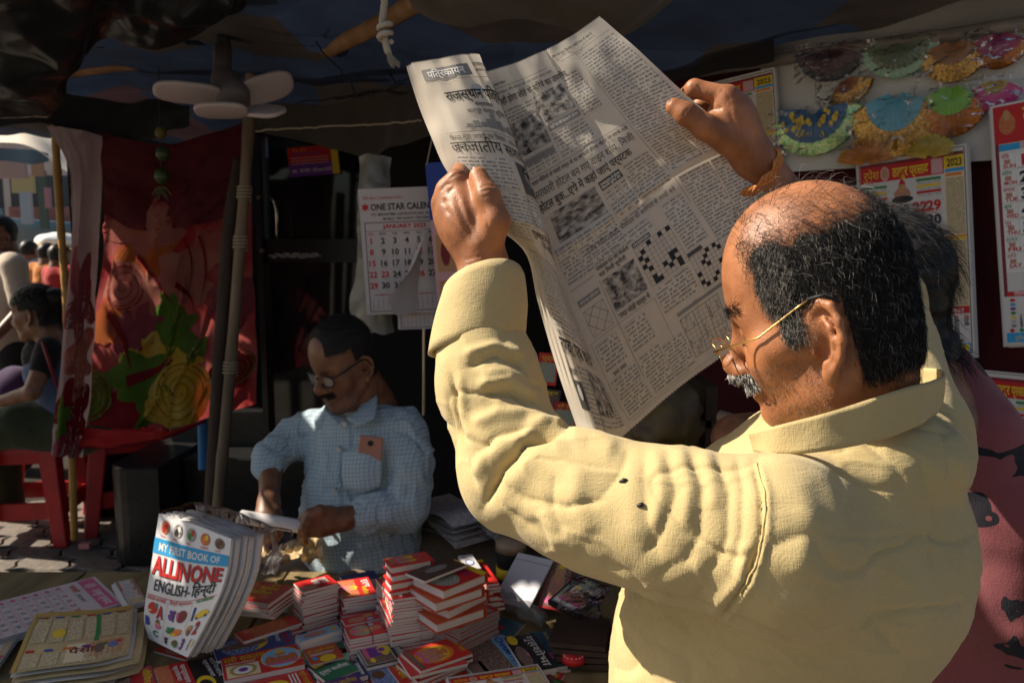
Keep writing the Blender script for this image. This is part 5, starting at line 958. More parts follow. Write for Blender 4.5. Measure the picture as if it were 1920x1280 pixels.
# -- front row
pile((414, 1233), (557, 1205), (432, 1273), .022, .011, CV['red'], [('t', 'श्री सूक्तम', .03, .30, .22, 'y', .52, .012), ('r', .04, .45, .45, .97, CRM_, 1), ('e', .245, .70, .17, .24, 'd', 2), ('e', .245, .70, .12, .17, 'w', 3), ('e', .245, .70, .06, .085, 'u', 4), ('e', .74, .48, .265, .44, 'y', 2), ('e', .74, .48, .25, .41, 's', 3), ('g', .74, .5, .55, 'a', PH_GOLD, 't'), ('l', .04, .36, .4, .42, 1, 'w')], 'wide red booklet with a goddess in an oval')
pile((575, 1252), (592, 1284), (436, 1286), .012, .012, CV['red'], [('t', 'श्री गणपति', .1, .12, .07, 'y', .8), ('e', .55, .5, .3, .2, 'y'), ('l', .1, .16, .8, .3, 3, 'w')], 'red booklet with yellow sideways title below the oval one')
pile((540, 1173), (556, 1205), (400, 1214), .020, .010, CV['blue'], [('t', 'तेजस्वी कथा', .05, .13, .07, 'r', .85), ('t', 'विवाह', .2, .22, .05, 'w', .5), ('e', .5, .6, .4, .28, 'y', 1), ('e', .55, .68, .42, .24, PH_BLUE, 2), ('e', .5, .62, .16, .30, PH_DARK, 3)], 'blue booklet with a river scene behind the oval cover')
pile((403, 1225), (439, 1282), (352, 1246), .014, .014, CV['black'], [('t', 'शनिवार', .08, .28, .15, 'w', .6, .012), ('t', 'व्रतकथा', .08, .50, .13, 'w', .55, .012), ('e', .75, .75, .22, .30, 'y', 2), ('e', .8, .78, .16, .22, 'k', 3)], 'black booklet with white lettering beside the oval cover')
pile((349, 1237), (368, 1282), (288, 1253), .016, .016, CV['red'], [('t', 'सप्तवार', .12, .25, .15, 'w', .75), ('t', 'व्रतकथा', .12, .45, .13, 'w', .6), ('r', 0, .55, 1, 1, PH_GOLD, 1)], 'red booklet with white sideways title by the big children books')
pile((284, 1246), (293, 1284), (196, 1266), .014, .014, CV['dred'], [('t', 'जीवित', .1, .22, .14, 'y', .7), ('r', .0, .5, 1, 1, PH_DARK, 1)], 'deep red booklet next to the folded yellow newspaper')
pile((558, 1212), (628, 1197), (568, 1238), .010, .010, CV['yellow'], [('r', .1, .1, .9, .3, 'r')], 'yellow booklet peeping out behind the orange one')
pile((568, 1217), (628, 1203), (581, 1246), .018, .009, CV['orange'], [('t', 'श्री लक्ष्मी चालीसा', .05, .36, .17, 'y', .86), ('l', .1, .42, .85, .58, 2, 'w'), ('e', .55, .82, .25, .22, 'y'), ('r', .12, .62, .26, .8, 'c')], 'orange booklet with yellow title near the green one')
pile((576, 1249), (629, 1225), (586, 1272), .014, .007, CV['black'], [('t', 'काली चालीसा', .06, .42, .24, 'y', .86)], 'black booklet with yellow title above the green one')
pile((587, 1257), (648, 1234), (597, 1284), .022, .008, CV['green'], [('t', 'दुर्गा चालीसा', .07, .46, .24, 'w', .86)], 'green booklet with white title in the fanned row')
pile((594, 1272), (654, 1253), (600, 1300), .016, .008, CV['pink'], [('t', 'श्री कबच', .1, .4, .2, 'w', .6)], 'rose booklet between the green and purple ones')
pile((605, 1278), (668, 1261), (614, 1310), .024, .008, CV['purple'], [('t', 'शिव चालीसा', .06, .42, .24, 'y', .86)], 'purple booklet with yellow title in the fanned row')
pile((674, 1238), (690, 1264), (650, 1246), .020, .010, CV['navy'], [('t', 'रामायण', .1, .42, .26, 'w', .8)], 'navy booklet with white sideways title')
pile((628, 1214), (662, 1214), (632, 1236), .012, .012, CV['mint'], [('r', .1, .15, .5, .7, 'r')], 'mint green booklet in the second row')
pile((654, 1194), (668, 1218), (616, 1200), .012, .012, CV['green'], [('t', 'संतोषी', .1, .4, .2, 'p', .7)], 'green booklet with pink title under the blue one')
pile((735, 1188), (766, 1233), (668, 1216), .022, .0075, CV['black'], [('t', 'शनि चालीसा', .06, .17, .14, 'w', .88, .012), ('f', .06, .26, .94, .97, 'w'), ('r', .08, .28, .92, .95, PH_DARK, 1), ('e', .5, .42, .2, .14, 'y', 2), ('g', .48, .62, .55, 'y', 'u', 'u'), ('e', .8, .78, .09, .06, 'y', 4), ('e', .16, .9, .1, .07, 's', 4)], 'black booklet with a purple figure inside a thin frame')
pile((759, 1238), (788, 1273), (690, 1262), .014, .007, CV['red'], [('t', 'बजरंग बाण', .06, .16, .13, 'w', .8), ('t', 'राम बाण', .06, .36, .13, 'y', .7), ('r', 0, .5, 1, 1, PH_BLUE, 1), ('e', .3, .8, .2, .16, 'n'), ('r', .0, .49, 1, .51, 'w', 3)], 'red booklet with a blue picture half at the front edge')
pile((846, 1193), (886, 1224), (766, 1236), .040, .0065, CV['red'], [('t', 'श्रीराम रक्षा', .08, .10, .08, 'y', .7), ('e', .5, .55, .42, .36, 'o', 1), ('e', .5, .55, .34, .28, 'y', 2), ('e', .5, .55, .30, .25, PH_GOLD, 3), ('g', .36, .6, .42, 'y', PH_FIG, 't'), ('g', .66, .6, .42, 'y', PH_FIG, 't'), ('r', .04, .88, .96, .97, PH_DARK, 2)], 'red booklet with two crowned figures in a golden glow', jit=.016)
# -- loose booklets filling the gaps between the rows
_lc = ['red', 'dred', 'orange', 'yellow', 'red', 'navy', 'red', 'green', 'maroon', 'red', 'sky', 'red', 'pink', 'red']; _lt = ['आरती संग्रह', 'व्रत कथा', 'भजन माला', 'राम चालीसा', 'शिव पूजा', 'गीता सार', 'दुर्गा पाठ', 'श्री कथा', 'नवग्रह', 'हनुमान', 'गायत्री', 'लक्ष्मी', 'पूजा विधि', 'साईं']
for i, (TL, TR, BL, zt) in enumerate([((478, 1276), (530, 1264), (486, 1300), .008), ((700, 1268), (748, 1290), (676, 1282), .008), ((800, 1262), (838, 1290), (772, 1276), .008), ((612, 1182), (640, 1200), (580, 1196), .006), ((556, 1180), (584, 1202), (520, 1192), .006), ((668, 1188), (700, 1210), (640, 1200), .006), ((790, 1190), (816, 1212), (752, 1204), .008), ((880, 1170), (930, 1188), (858, 1184), .006), ((240, 1252), (284, 1242), (250, 1276), .008), ((320, 1200), (380, 1216), (300, 1222), .005), ((470, 1130), (540, 1122), (480, 1150), .006), ((930, 1262), (980, 1250), (946, 1290), .006), ((430, 1198), (476, 1184), (440, 1218), .006), ((1010, 1250), (1060, 1262), (1000, 1284), .006)]):
    pile(TL, TR, BL, zt, .008, CV[_lc[i]], [('t', _lt[i], .08, .32, .17, ['y', 'w', 'y', 'r', 'w', 'y', 'w', 'y', 'y', 'w', 'r', 'y', 'w', 'y'][i], .8), ('e', .5, .68, .3, .24, [PH_GOLD, PH_FIG, PH_MIX, PH_BLUE][i % 4])], ['red', 'deep red', 'orange', 'yellow', 'red', 'navy', 'red', 'green', 'maroon', 'red', 'pale blue', 'red', 'rose', 'red'][i]+' thin booklet lying flat '+['under the wide oval cover', 'before the red and blue booklet', 'before the golden glow booklet', 'beside the pale blue wrapped booklet', 'behind the yellow one', 'behind the framed purple figure', 'between the framed figure and golden glow', 'before the red magazine pile', 'beside the folded yellow newspaper', 'at the foot of the children books', 'under the fanned pile', 'behind the flat calendar', 'beside the river scene booklet', 'next to the maroon magazine'][i])
# -- middle piles
pile((471, 1087), (551, 1098), (448, 1123), .066, .0055, CV['dred'], [('t', 'हनुमान', .4, .38, .17, 'y', .4), ('t', 'चालीसा', .3, .62, .17, 'y', .45), ('t', 'श्री', .55, .16, .12, 'y'), ('e', .2, .3, .14, .25, PH_GOLD), ('l', .3, .72, .8, .9, 2, 'o')], 'dark red prayer booklet with yellow title on a fanned pile', zbase=TZ+.028, jit=.006)
pile((548, 1152), (566, 1166), (430, 1176), .028, .007, CV['red'], [('r', .0, .2, 1, .8, PH_GOLD, 1)], 'red booklet under the fanned pile by the children books', jit=.006)
pile((614, 1076), (634, 1092), (555, 1096), .095, .0062, CV['red'], [('t', 'दुर्गा', .15, .34, .2, 'w', .5), ('t', 'कथा', .15, .58, .18, 'w', .5), ('r', .55, .55, 1, 1, PH_FIG, 1)], 'bright red booklet with white title on a tall pale pile', jit=.005)
pile((690, 1080), (706, 1112), (634, 1098), .070, .0062, CV['red'], [('t', 'दुर्गा', .12, .22, .15, 'w', .45), ('t', 'चालीसा', .5, .34, .13, 'y', .45), ('r', .05, .48, .95, .98, PH_GOLD, 1), ('g', .5, .72, .4, 'y', PH_FIG, 't')], 'red booklet with white and yellow title on the pile behind the twin covers', jit=.005)
pile((716, 1141), (727, 1154), (640, 1160), .045, .006, CV['red'], [('t', 'हनुमान', .05, .16, .13, 'w', .8), ('e', .35, .4, .18, .12, 't'), ('e', .6, .7, .3, .2, PH_FIG), ('e', .8, .4, .12, .08, 's')], 'small red booklet with a round portrait, rear one of a tied pair', jit=.003)
pile((727, 1160), (740, 1182), (646, 1176), .047, .006, CV['red'], [('t', 'सुन्दरकाण्ड', .06, .14, .11, 'w', .9), ('e', .45, .32, .16, .1, PH_FIG), ('e', .5, .68, .4, .26, PH_MIX), ('e', .16, .42, .09, .06, 's'), ('g', .5, .7, .4, 't', PH_FIG, 't')], 'small red booklet with a figure, front one of a tied pair', jit=.003)
band((727, 1160), (740, 1182), (646, 1176), 0, .047, RB, 'red rubber band round the small red pair', .5, 0)
pile((630, 1169), (641, 1179), (556, 1194), .036, .012, CV['sky'], [('t', 'गायत्री', .1, .2, .14, 'y', .7), ('e', .5, .6, .3, .28, PH_FIG)], 'pale blue booklet wrapped in plastic before the tall pile')
pile((805, 1104), (834, 1148), (720, 1140), .078, .0058, CV['red'], [('t', 'श्री दुर्गा सप्तशती', .06, .10, .08, 'y', .85), ('t', 'पाठ', .2, .22, .08, 'y', .4), ('r', .1, .45, .9, .95, PH_GOLD, 1)], 'large red booklet with yellow title on the big tied pile', jit=.003)
band((805, 1104), (834, 1148), (720, 1140), 0, .078, RBT, 'tan rubber band round the big red pile', .55, 0)
pile((781, 1086), (796, 1115), (727, 1102), .128, .0055, CV['red'], [('t', 'दुर्गा चालीसा', .06, .14, .12, 'w', .86), ('e', .5, .45, .3, .18, PH_GOLD), ('e', .8, .72, .1, .07, 'w'), ('e', .8, .9, .1, .07, 'o'), ('e', .3, .75, .2, .14, PH_FIG)], 'small red booklet on top of the rubber banded block', zbase=TZ+.078, jit=.003)
band((781, 1086), (796, 1115), (727, 1102), .078, .128, RBT, 'tan rubber band round the small top block', .5, 1)
pile((748, 1076), (762, 1092), (706, 1086), .105, .006, CV['dred'], [('e', .4, .6, .25, .25, 't'), ('l', .1, .1, .8, .3, 2, 'y')], 'deep red booklet with a round portrait behind the banded block', jit=.003)
pile((852, 1048), (914, 1073), (798, 1091), .165, .022, CV['orange'], [('r', 0, 0, 1, .14, 'y', 1), ('r', 0, .14, 1, 1, 'r', 1), ('t', 'शिव पुराण', .2, .34, .12, 'u', .6), ('e', .5, .7, .45, .28, PH_MIX, 2), ('e', .3, .85, .3, .16, 'w', 2)], 'thick hardback with orange and red cover on top of its stack', zbase=TZ+.075, jit=.012, hard=True, name='hardback_book', under='thick hardback with yellow cover edge lower in the leaning stack')
pile((866, 1112), (936, 1142), (806, 1152), .072, .006, CV['red'], [('r', 0, .1, 1, .9, PH_FIG, 1), ('t', 'श्री कथा', .7, .2, .1, 'w', .25)], 'red magazine with a pale figure under the hardbacks', jit=.003, pages=PAGES2)
pile((796, 1033), (812, 1048), (735, 1066), .19, .02, CV['red'], [('r', .0, .35, .8, .95, PH_GOLD, 1), ('g', .3, .6, .4, 'y', PH_FIG, 't'), ('g', .7, .6, .4, 'y', PH_FIG, 't')], 'red hardback lying across the back of the stacks', zbase=TZ+.12, hard=True, name='hardback_book', under='red hardback under the one lying across')
pile((838, 1044), (874, 1058), (772, 1078), .178, .006, CV['brown'], [('f', .05, .05, .95, .95, 'n'), ('e', .5, .5, .2, .25, 'e')], 'dull brown booklet laid over the hardbacks', zbase=TZ+.172)
pile((885, 1038), (902, 1064), (862, 1046), .12, .012, CV['white'], [('e', .55, .5, .2, .3, 'b'), ('e', .55, .5, .14, .22, 'w', 3)], 'white book with a blue emblem behind the hardbacks', zbase=TZ+.10)
pile((905, 1048), (936, 1092), (888, 1056), .10, .006, CV['red'], [('r', 0, 0, .1, 1, 'y', 1)], 'red and yellow booklets slipping behind the hardbacks', jit=.01)
pile((700, 1068), (712, 1082), (634, 1076), .06, .006, CV['navy'], [], 'dark blue folder behind the red piles')
# -- magazines at the right
pile((942, 1188), (996, 1247), (868, 1206), .016, .008, CV['sky'], [('r', 0, .35, 1, 1, PH_DARK, 1), ('t', 'CHAMPAK', .06, .27, .17, 'b', .84, .03), ('l', .7, .3, .95, .33, 1, 'k')], 'light blue children magazine with dark blue title')
pile((1000, 1186), (1046, 1250), (944, 1194), .024, .008, CV['black'], [('t', 'गृहशोभा', .06, .36, .24, 'w', .86, .012), ('e', .12, .8, .14, .16, 'y'), ('e', .6, .75, .3, .2, PH_DARK, 1), ('e', .55, .6, .05, .04, 'p')], 'black women magazine with large white title')
pile((1026, 1180), (1070, 1246), (994, 1190), .014, .007, CV['teal'], [('t', 'ACCOUNTS', .05, .3, .14, 'y', .6), ('t', 'TIMES', .6, .3, .12, 'w', .3), ('e', .7, .6, .1, .08, 'p')], 'dark teal magazine beside the black one')
pile((905, 1150), (985, 1166), (890, 1178), .008, .008, CV['teal'], [('e', .3, .4, .2, .2, 'o'), ('e', .6, .6, .1, .1, 'r')], 'dark magazine under the plastic roll')
pile((1030, 1262), (1100, 1300), (1000, 1290), .012, .012, CV['maroon'], [('t', 'पंचांग', .4, .4, .2, 'w', .4), ('e', .4, .2, .2, .1, 'g')], 'maroon magazine at the front edge by the kurta')
pile((900, 1236), (924, 1262), (868, 1240), .016, .008, CV['grey'], [('r', .05, .05, .95, .95, PH_DARK, 1)], 'grey brown magazine behind the flat calendar')
def lay_sheet(name, TL, TR, BL, z, prf, m, label, cat, th=.0012, pages=2):
    a, b, c = onz(*TL, TZ+z), onz(*TR, TZ+z), onz(*BL, TZ+z); return board(name, a, b, c, label, cat, prf, m, th, pages=pages)
lay_sheet('flat_calendar', (836, 1270), (1008, 1244), (880, 1400), .034, pr_thakur, CALP, 'calendar lying flat among the magazines at the front edge', 'calendar')
def pr_rose(W, H):
    p = Print(W, H); p.rect(W*.03, H*.03, W*.97, H*.16, PNK_, 1); p.text('ठाकुर प्रसाद', W*.4, H*.12, H*.06, W_, 2, W*.5); p.ell(W*.25, H*.095, W*.07, H*.05, LPK_, 2); p.text('जनवरी', W*.1, H*.25, H*.05, RED_, 2); p.text('JANUARY', W*.4, H*.25, H*.035, GRY_, 2)
    for r in range(7):
        p.ell(W*.1, H*(.33+r*.088), W*.04, H*.02, PNK_, 2)
        for c in range(5): p.text(str(1+r+c*7), W*(.2+c*.15), H*(.345+r*.088), H*.04, RED_ if r == 0 else GRY_, 2)
        p.lines(W*.05, H*(.36+r*.088), W*.95, H*(.385+r*.088), H*.011, BT_RED, 1, 2, (4, 1))
    return p
lay_sheet('flat_calendar', (178, 1080), (232, 1130), (-60, 1145), .03, pr_rose, mat('pale_pink_paper', (.60, .52, .53), .6), 'pale pink calendar lying on the table beyond the folded newspaper', 'calendar', pages=6)
lay_sheet('flat_calendar', (248, 1084), (275, 1126), (216, 1094), .045, pr_thakur, CALP, 'yellow and red calendar half hidden behind the children books', 'calendar', pages=4)
lay_sheet('flat_calendar', (-30, 1165), (60, 1155), (-60, 1260), .02, pr_thakur, CALP, 'calendar sheet poking out at the table corner beside the folded newspaper', 'calendar')
# -- folded yellow newspaper
def folded():
    YP = mat('yellowed_newsprint', (.54, .42, .22), .8, .2, var=.2, vscale=14); t = thing('folded_newspaper', 'folded yellowed newspaper with colour print on the table corner', 'newspaper', tuple(onz(150, 1220, TZ+.03))); b0 = np.array(t.location); z = TZ+.052
    G = np.array([[onz(px, py, z+dz) for px, py, dz in r] for r in ([(68, 1150, .0), (130, 1146, .004), (190, 1142, .004), (250, 1134, .0)], [(52, 1182, .006), (120, 1180, .012), (190, 1172, .010), (248, 1164, .0)], [(35, 1222, .006), (110, 1216, .012), (185, 1206, .010), (244, 1196, -.002)], [(18, 1262, -.004), (100, 1250, .004), (180, 1240, .004), (238, 1226, -.008)])])
    def f(u, v): return patch(G, u, v)
    def fn(x, y, l): return f(np.clip(x, 0, 1), np.clip(y, 0, 1))+np.array((0, 0, 1))*l-b0
    P, F, U = grid(40, 30, f); tp = obj('top_page', P-b0, F, YP, t, smooth=True); p = Print(1, 1)
    p.rect(0, 0, 1, .08, DYE_, 1, (20, 1)); p.rect(0, .08, .04, 1, DYE_, 1, (1, 14)); 
    for c in range(6):
        x = .06+c*.155; p.lines(x, .13, x+.135, .55, .018, BT_CREAM, 1, .22, (4, 10)); p.rect(x, .10, x+.09, .125, [MAR_, BLU_, GRN_, RED_, BLU_, MAR_][c], 2, (3, 1)); p.lines(x, .72, x+.135, .97, .02, BT_CREAM, 1, .22, (4, 6)); p.rect(x, .66, x+.07, .70, [RED_, BLU_, ORG_, PUR_, GRN_, RED_][c], 2, (3, 1))
    p.rect(.62, .10, .66, .60, GRN_, 1, (1, 8)); p.rect(.60, .62, .93, .90, SKN_, 1, (6, 6)); p.ell(.68, .75, .05, .09, PH_DARK, 2); p.ell(.82, .72, .06, .06, PH_BLUE, 2); p.ell(.3, .4, .06, .08, YEL_, 2); p.rect(.40, .62, .55, .95, CRM_, 1, (4, 4)); p.text('पैसा', .42, .8, .1, MAR_, 3)
    p.lay('print', fn, tp, .0007)
    for k in range(5):
        P, F, U = grid(24, 14, lambda u, v: patch(G, u, v)+np.outer(np.full(len(u), 1.), (0, 0, -.008*(k+1)))+np.outer(u*.02*(1 if k % 2 else .4)+.004*k, (1, .1, 0))+np.outer(v*.004*k, (0, -1, 0))); obj('inner_page', P-b0, F, YP if k % 2 else mat('white_newsprint2', (.55, .52, .48), .8), t, smooth=True)
    return t
folded()
# -- children's books: a bowed stack standing on its edge
def kids():
    A = [at(298, 962, 1.63), at(362, 982, 1.56), at(434, 1010, 1.50)]; C = [at(270, 1150, 1.60), at(330, 1165, 1.52), at(398, 1145, 1.455)]; M1 = [at(284, 1056, 1.625), at(350, 1074, 1.545), at(424, 1078, 1.478)]; D = [at(278, 1196, 1.585), at(318, 1216, 1.50), at(352, 1232, 1.455)]
    G = np.array([A, M1, C, D]); W, Hh = .205, .275; e1 = G[0, 2]-G[0, 0]; e2 = G[3, 0]-G[0, 0]; nb = np.cross(e1, e2); nb /= np.linalg.norm(nb)
    if nb[1] < 0: nb = -nb
    back = nb*.0072+np.array((.0025, .001, .0))
    CW = cov('glossy_white', (.68, .68, .70)); mesh = None
    for k in range(8):
        sh = back*k+np.array((0, 0, -.002*math.sin(k*1.7)))+np.array((.003*math.sin(k*2.3), 0, 0)); o0 = G[3, 1]+sh
        t = thing('childrens_book', 'front glossy children book with alphabet pictures in the upright stack' if k == 0 else 'identical white children book behind the front copy', 'book', tuple(o0), 0, 'white children books in the upright stack'); gr = G+sh-o0
        f = lambda u, v, gr=gr: patch(gr, u, v); P, F, U = grid(16, 16, f); cv = obj('cover', P, F, CW, t, smooth=True)
        P2 = P+nb*.0062; n = 16; rim = list(range(0, n))+list(range(2*n-1, n*n, n))+list(range(n*n-2, n*(n-1)-1, -1))+list(range(n*(n-2), 0, -n)); ins = P.mean(0)
        Va = [P[i]*.992+ins*.008+nb*.0006 for i in rim]; Vb = [P2[i]*.992+ins*.008 for i in rim]; L = len(rim); obj('pages', Va+Vb, [(i, (i+1) % L, L+(i+1) % L, L+i) for i in range(L)], PAGES, t, smooth=True); obj('back_cover', P2, F, CW, t, smooth=True)
        if k == 0:
            p = Print(1, 1); p.rect(.0, .155, 1, .255, CYN_, 1, (12, 2)); p.text('MY FIRST BOOK OF', .08, .232, .052, W_, 3, .82, .02)
            for i, (m, m2) in enumerate(((RED_, PH_GOLD), (K_, PH_NEWS), (GRN_, PH_MIX), (ORG_, PH_GOLD), (BRN_, PH_DARK))): p.ell(.13+i*.185, .075, .06, .045, m2, 1); p.ell(.115+i*.185, .085, .025, .025, m, 2); p.ell(.15+i*.185, .06, .02, .02, [RED_, W_, RED_, YEL_, BRN_][i], 3); p.text(['Flowers', 'Birds', 'Fruits', 'Vegetables', 'Animals'][i], .08+i*.185, .142, .016, RED_, 2)
            p.text('ALLINONE', .035, .39, .115, K_, 2, .93, .03); p.text('ALLINONE', .03, .385, .115, RED_, 3, .93, .03); p.text('ENGLISH-', .10, .485, .07, K_, 2, .5, .012); p.text('हिन्दी', .62, .485, .075, K_, 2, .3, .02); p.rect(.02, .515, .98, .519, RED_, 1, (8, 1))
            p.text('ENGLISH ALPHABET', .03, .545, .022, RED_, 2, .28, .02); p.text('हिन्दी वर्णमाला', .36, .545, .022, RED_, 2, .3); p.text('NUMBERS', .72, .545, .024, GRN_, 2, .22, .03); p.rect(.335, .53, .338, .97, RED_, 1, (1, 8)); p.rect(.675, .53, .678, .97, RED_, 1, (1, 8))
            for (t_, x, y, h, m) in (('A', .20, .66, .09, RED_), ('B', .03, .76, .09, BLU_), ('C', .15, .90, .09, GRN_), ('अ', .37, .66, .085, PUR_), ('आ', .37, .80, .085, GRN_), ('इ', .36, .935, .085, K_), ('1', .72, .68, .10, BLU_), ('2', .83, .82, .10, RED_), ('3', .70, .955, .10, PUR_)): p.text(t_, x+.006, y+.005, h, K_, 2, None, .03); p.text(t_, x, y, h, m, 3, None, .03)
            for (x, y, rx, ry, m) in ((.13, .60, .07, .042, RED_), (.10, .63, .03, .02, CRM_), (.18, .575, .02, .015, GRN_), (.24, .75, .05, .03, PNK_), (.23, .71, .035, .03, SKN_), (.23, .695, .03, .018, BRN_), (.57, .63, .07, .05, MAR_), (.52, .62, .03, .03, PNK_), (.56, .78, .07, .04, ORG_), (.50, .80, .05, .025, YEL_), (.57, .91, .06, .04, BRN_), (.60, .935, .05, .025, GRN_), (.86, .66, .10, .026, YEL_), (.86, .645, .06, .02, YEL_), (.80, .68, .016, .012, K_), (.92, .68, .016, .012, K_), (.75, .77, .05, .04, SKN_), (.76, .80, .03, .03, BRN_), (.88, .91, .012, .05, GRY_), (.93, .90, .03, .03, CRM_)): p.ell(x, y, rx, ry, m, 2)
            p.lay('cover_print', lambda x, y, l, f=f: f(np.clip(x, 0, 1), np.clip(y, 0, 1))-nb*(l*1.0+.0006), cv, .0004)
    # clear wrapper over the back of the stack
    sh = back*8; q = [G[0, 0]+sh+np.array((.0, .01, .012)), G[0, 1]+sh*1.1+np.array((.01, .01, .014)), G[0, 2]+sh*1.3+np.array((.03, 0, .006)), ]; lo = [G[0, 0]+np.array((0, -.004, .006)), G[0, 1]+np.array((0, -.004, .01)), G[0, 2]+np.array((.012, -.004, .004))]; dn = [G[1, 0]+sh*1.1, G[1, 1]+sh*1.15+np.array((.015, 0, 0)), G[1, 2]+sh*1.1+np.array((.02, -.01, -.01))]
    cloth_sheet('clear_plastic_cover', [lo, q, [(a+b)/2+np.array((.012, .006, 0)) for a, b in zip(q, dn)], dn], WRAP, 'crumpled clear plastic over the upright children books', 'plastic cover', 30, 30, (.008, 22), 6)
kids()
# -- envelope, pictures, packets
def lean(name, TL, TR, BL, m, prf, label, cat, th=.004): return board(name, at(*TL), at(*TR), at(*BL), label, cat, prf, m, th)
lean('white_envelope', (972, 1035, 1.86), (1037, 1050, 1.80), (963, 1134, 1.74), mat('bluish_envelope', (.50, .50, .56), .6, .3, bump=.2, bscale=30), lambda W, H: Print(W, H).rect(W*.02, H*.12, W*.99, H*.135, GRY_, 0), 'white envelope standing against the dark goods', 'envelope')
lean('deity_picture', (1036, 1048, 1.82), (1078, 1056, 1.80), (1034, 1142, 1.72), CV['dred'], pr_cover([('r', .05, .05, .95, .95, PH_DARK, 1), ('g', .5, .5, .8, 't', PH_FIG, 't')]), 'red devotional picture standing next to the envelope', 'picture')
lean('wrapped_picture', (1086, 1074, 1.74), (1142, 1100, 1.68), (1052, 1138, 1.64), mat('black_gloss', (.02, .02, .02), .12, .6, coat=1), pr_cover([('r', .06, .06, .94, .94, PH_MIX, 1), ('g', .35, .6, .45, 'w', PH_FIG, 't'), ('g', .7, .6, .45, 'w', PH_GOLD, 't'), ('r', .1, .75, .9, .9, 'w', 2)]), 'glossy black edged picture wrapped in film leaning by the kurta', 'picture', .012)
G = [[at(x, y, Y) for x, y, Y in r] for r in ([(1080, 1068, 1.728), (1115, 1084, 1.70), (1146, 1098, 1.672)], [(1062, 1104, 1.676), (1098, 1116, 1.65), (1134, 1128, 1.626)], [(1046, 1140, 1.628), (1086, 1150, 1.60), (1122, 1158, 1.58)])]; cloth_sheet('film_wrap', G, WRAP, 'crinkled clear film over the leaning picture', 'film', 24, 24, (.005, 26), 5)
BROWNP = mat('brown_laminate', (.055, .035, .028), .3, .5, coat=.4, var=.4, vscale=9)
for k in range(4):
    c, W, H, a = place((1040, 1142), (1148, 1150), (1032, 1200), TZ+.06); mb = MB(); mb.box((0, 0, 0), (W*.92, H*.92, .010)); o = mb.build('framed_print', BROWNP); o.location = (c[0]+.004*k, c[1]-.003*k, TZ+.048-.0125*k); o.rotation_euler = (0, 0, a+.06*k-.05); tag(o, ('top' if k == 0 else ['', 'second', 'third', 'lowest'][k])+' of the dark brown laminated prints stacked by the kurta', 'print', 'dark laminated prints in a stack')
P_ = crs([onz(930, 1112, TZ+.04), onz(955, 1128, TZ+.035), onz(990, 1148, TZ+.032), onz(1020, 1160, TZ+.03)], np.linspace(0, 1, 30)); rad = .017+.002*np.sin(np.arange(30)*.8); V, F = tube(P_, rad, 20); V = V+noise3(V, 60, 3)[:, None]*.005; tag(obj('plastic_roll', V, F, mat('grey_film_roll', (.30, .30, .29), .15, .6, coat=.8, alpha=.3, bump=.8, bscale=60), smooth=True), 'rolled crinkled clear plastic lying behind the magazines', 'plastic roll')
c = onz(958, 1104, TZ+.02); t = thing('glue_tub', 'small tub with a yellow band half hidden by the envelope', 'tub', (c[0], c[1]+.06, TZ)); mb = MB(); mb.tube([(0, 0, 0), (0, 0, .085), (0, 0, .12)], [.034, .036, .036], 22); mb.build('body', K_, t, True); mb = MB(); mb.tube([(0, 0, .03), (0, 0, .055)], .0375, 22); mb.build('yellow_band', YEL_, t, True); mb = MB(); mb.tube([(0, 0, .095), (0, 0, .122)], .0385, 22); mb.build('rim', mat('tan_plastic', (.3, .22, .15), .4), t, True)
c = onz(1075, 1238, TZ+.02); t = thing('bead_ornament', 'round red ornament with white beads by the kurta hem', 'ornament', tuple(c)); mb = MB(); mb.tube([(0, 0, 0), (0, 0, .012)], [.024, .021], 26); mb.build('disc', RED_, t, True)
for k in range(14):
    mb = MB(); q = np.array((math.cos(k*.449)*.019, math.sin(k*.449)*.016, .011)); mb.tube([q, q+np.array((0, 0, .0012)), q+np.array((0, 0, .002))], [.0018, .0016, .0006], 8); mb.build('bead', W_, t, True)
# crumpled tan paper bag in the sun
V, F, U = grid(46, 34, lambda u, v: np.stack((0*u, 0*u, 0*u), 1)); a, b, c, d = at(450, 1100, 1.84), at(612, 1084, 1.86), at(462, 1072, 1.96), at(600, 1046, 1.97); u, v = U.T; P = np.outer((1-u)*(1-v), a)+np.outer(u*(1-v), b)+np.outer((1-u)*v, c)+np.outer(u*v, d); q = np.stack((u*6, v*4, 0*u), 1); rid = np.abs(noise3(q, 1, 3))*.05+np.abs(noise3(q, 2.3, 5))*.022; P[:, 2] += .075-rid; P[:, 1] += noise3(q, 1.5, 7)*.02
tag(obj('paper_bag', P, F, mat('kraft_paper', (.52, .38, .2), .75, .3, bump=.3, bscale=80), smooth=False), 'crumpled tan paper bag catching the sun in front of the vendor', 'paper bag')
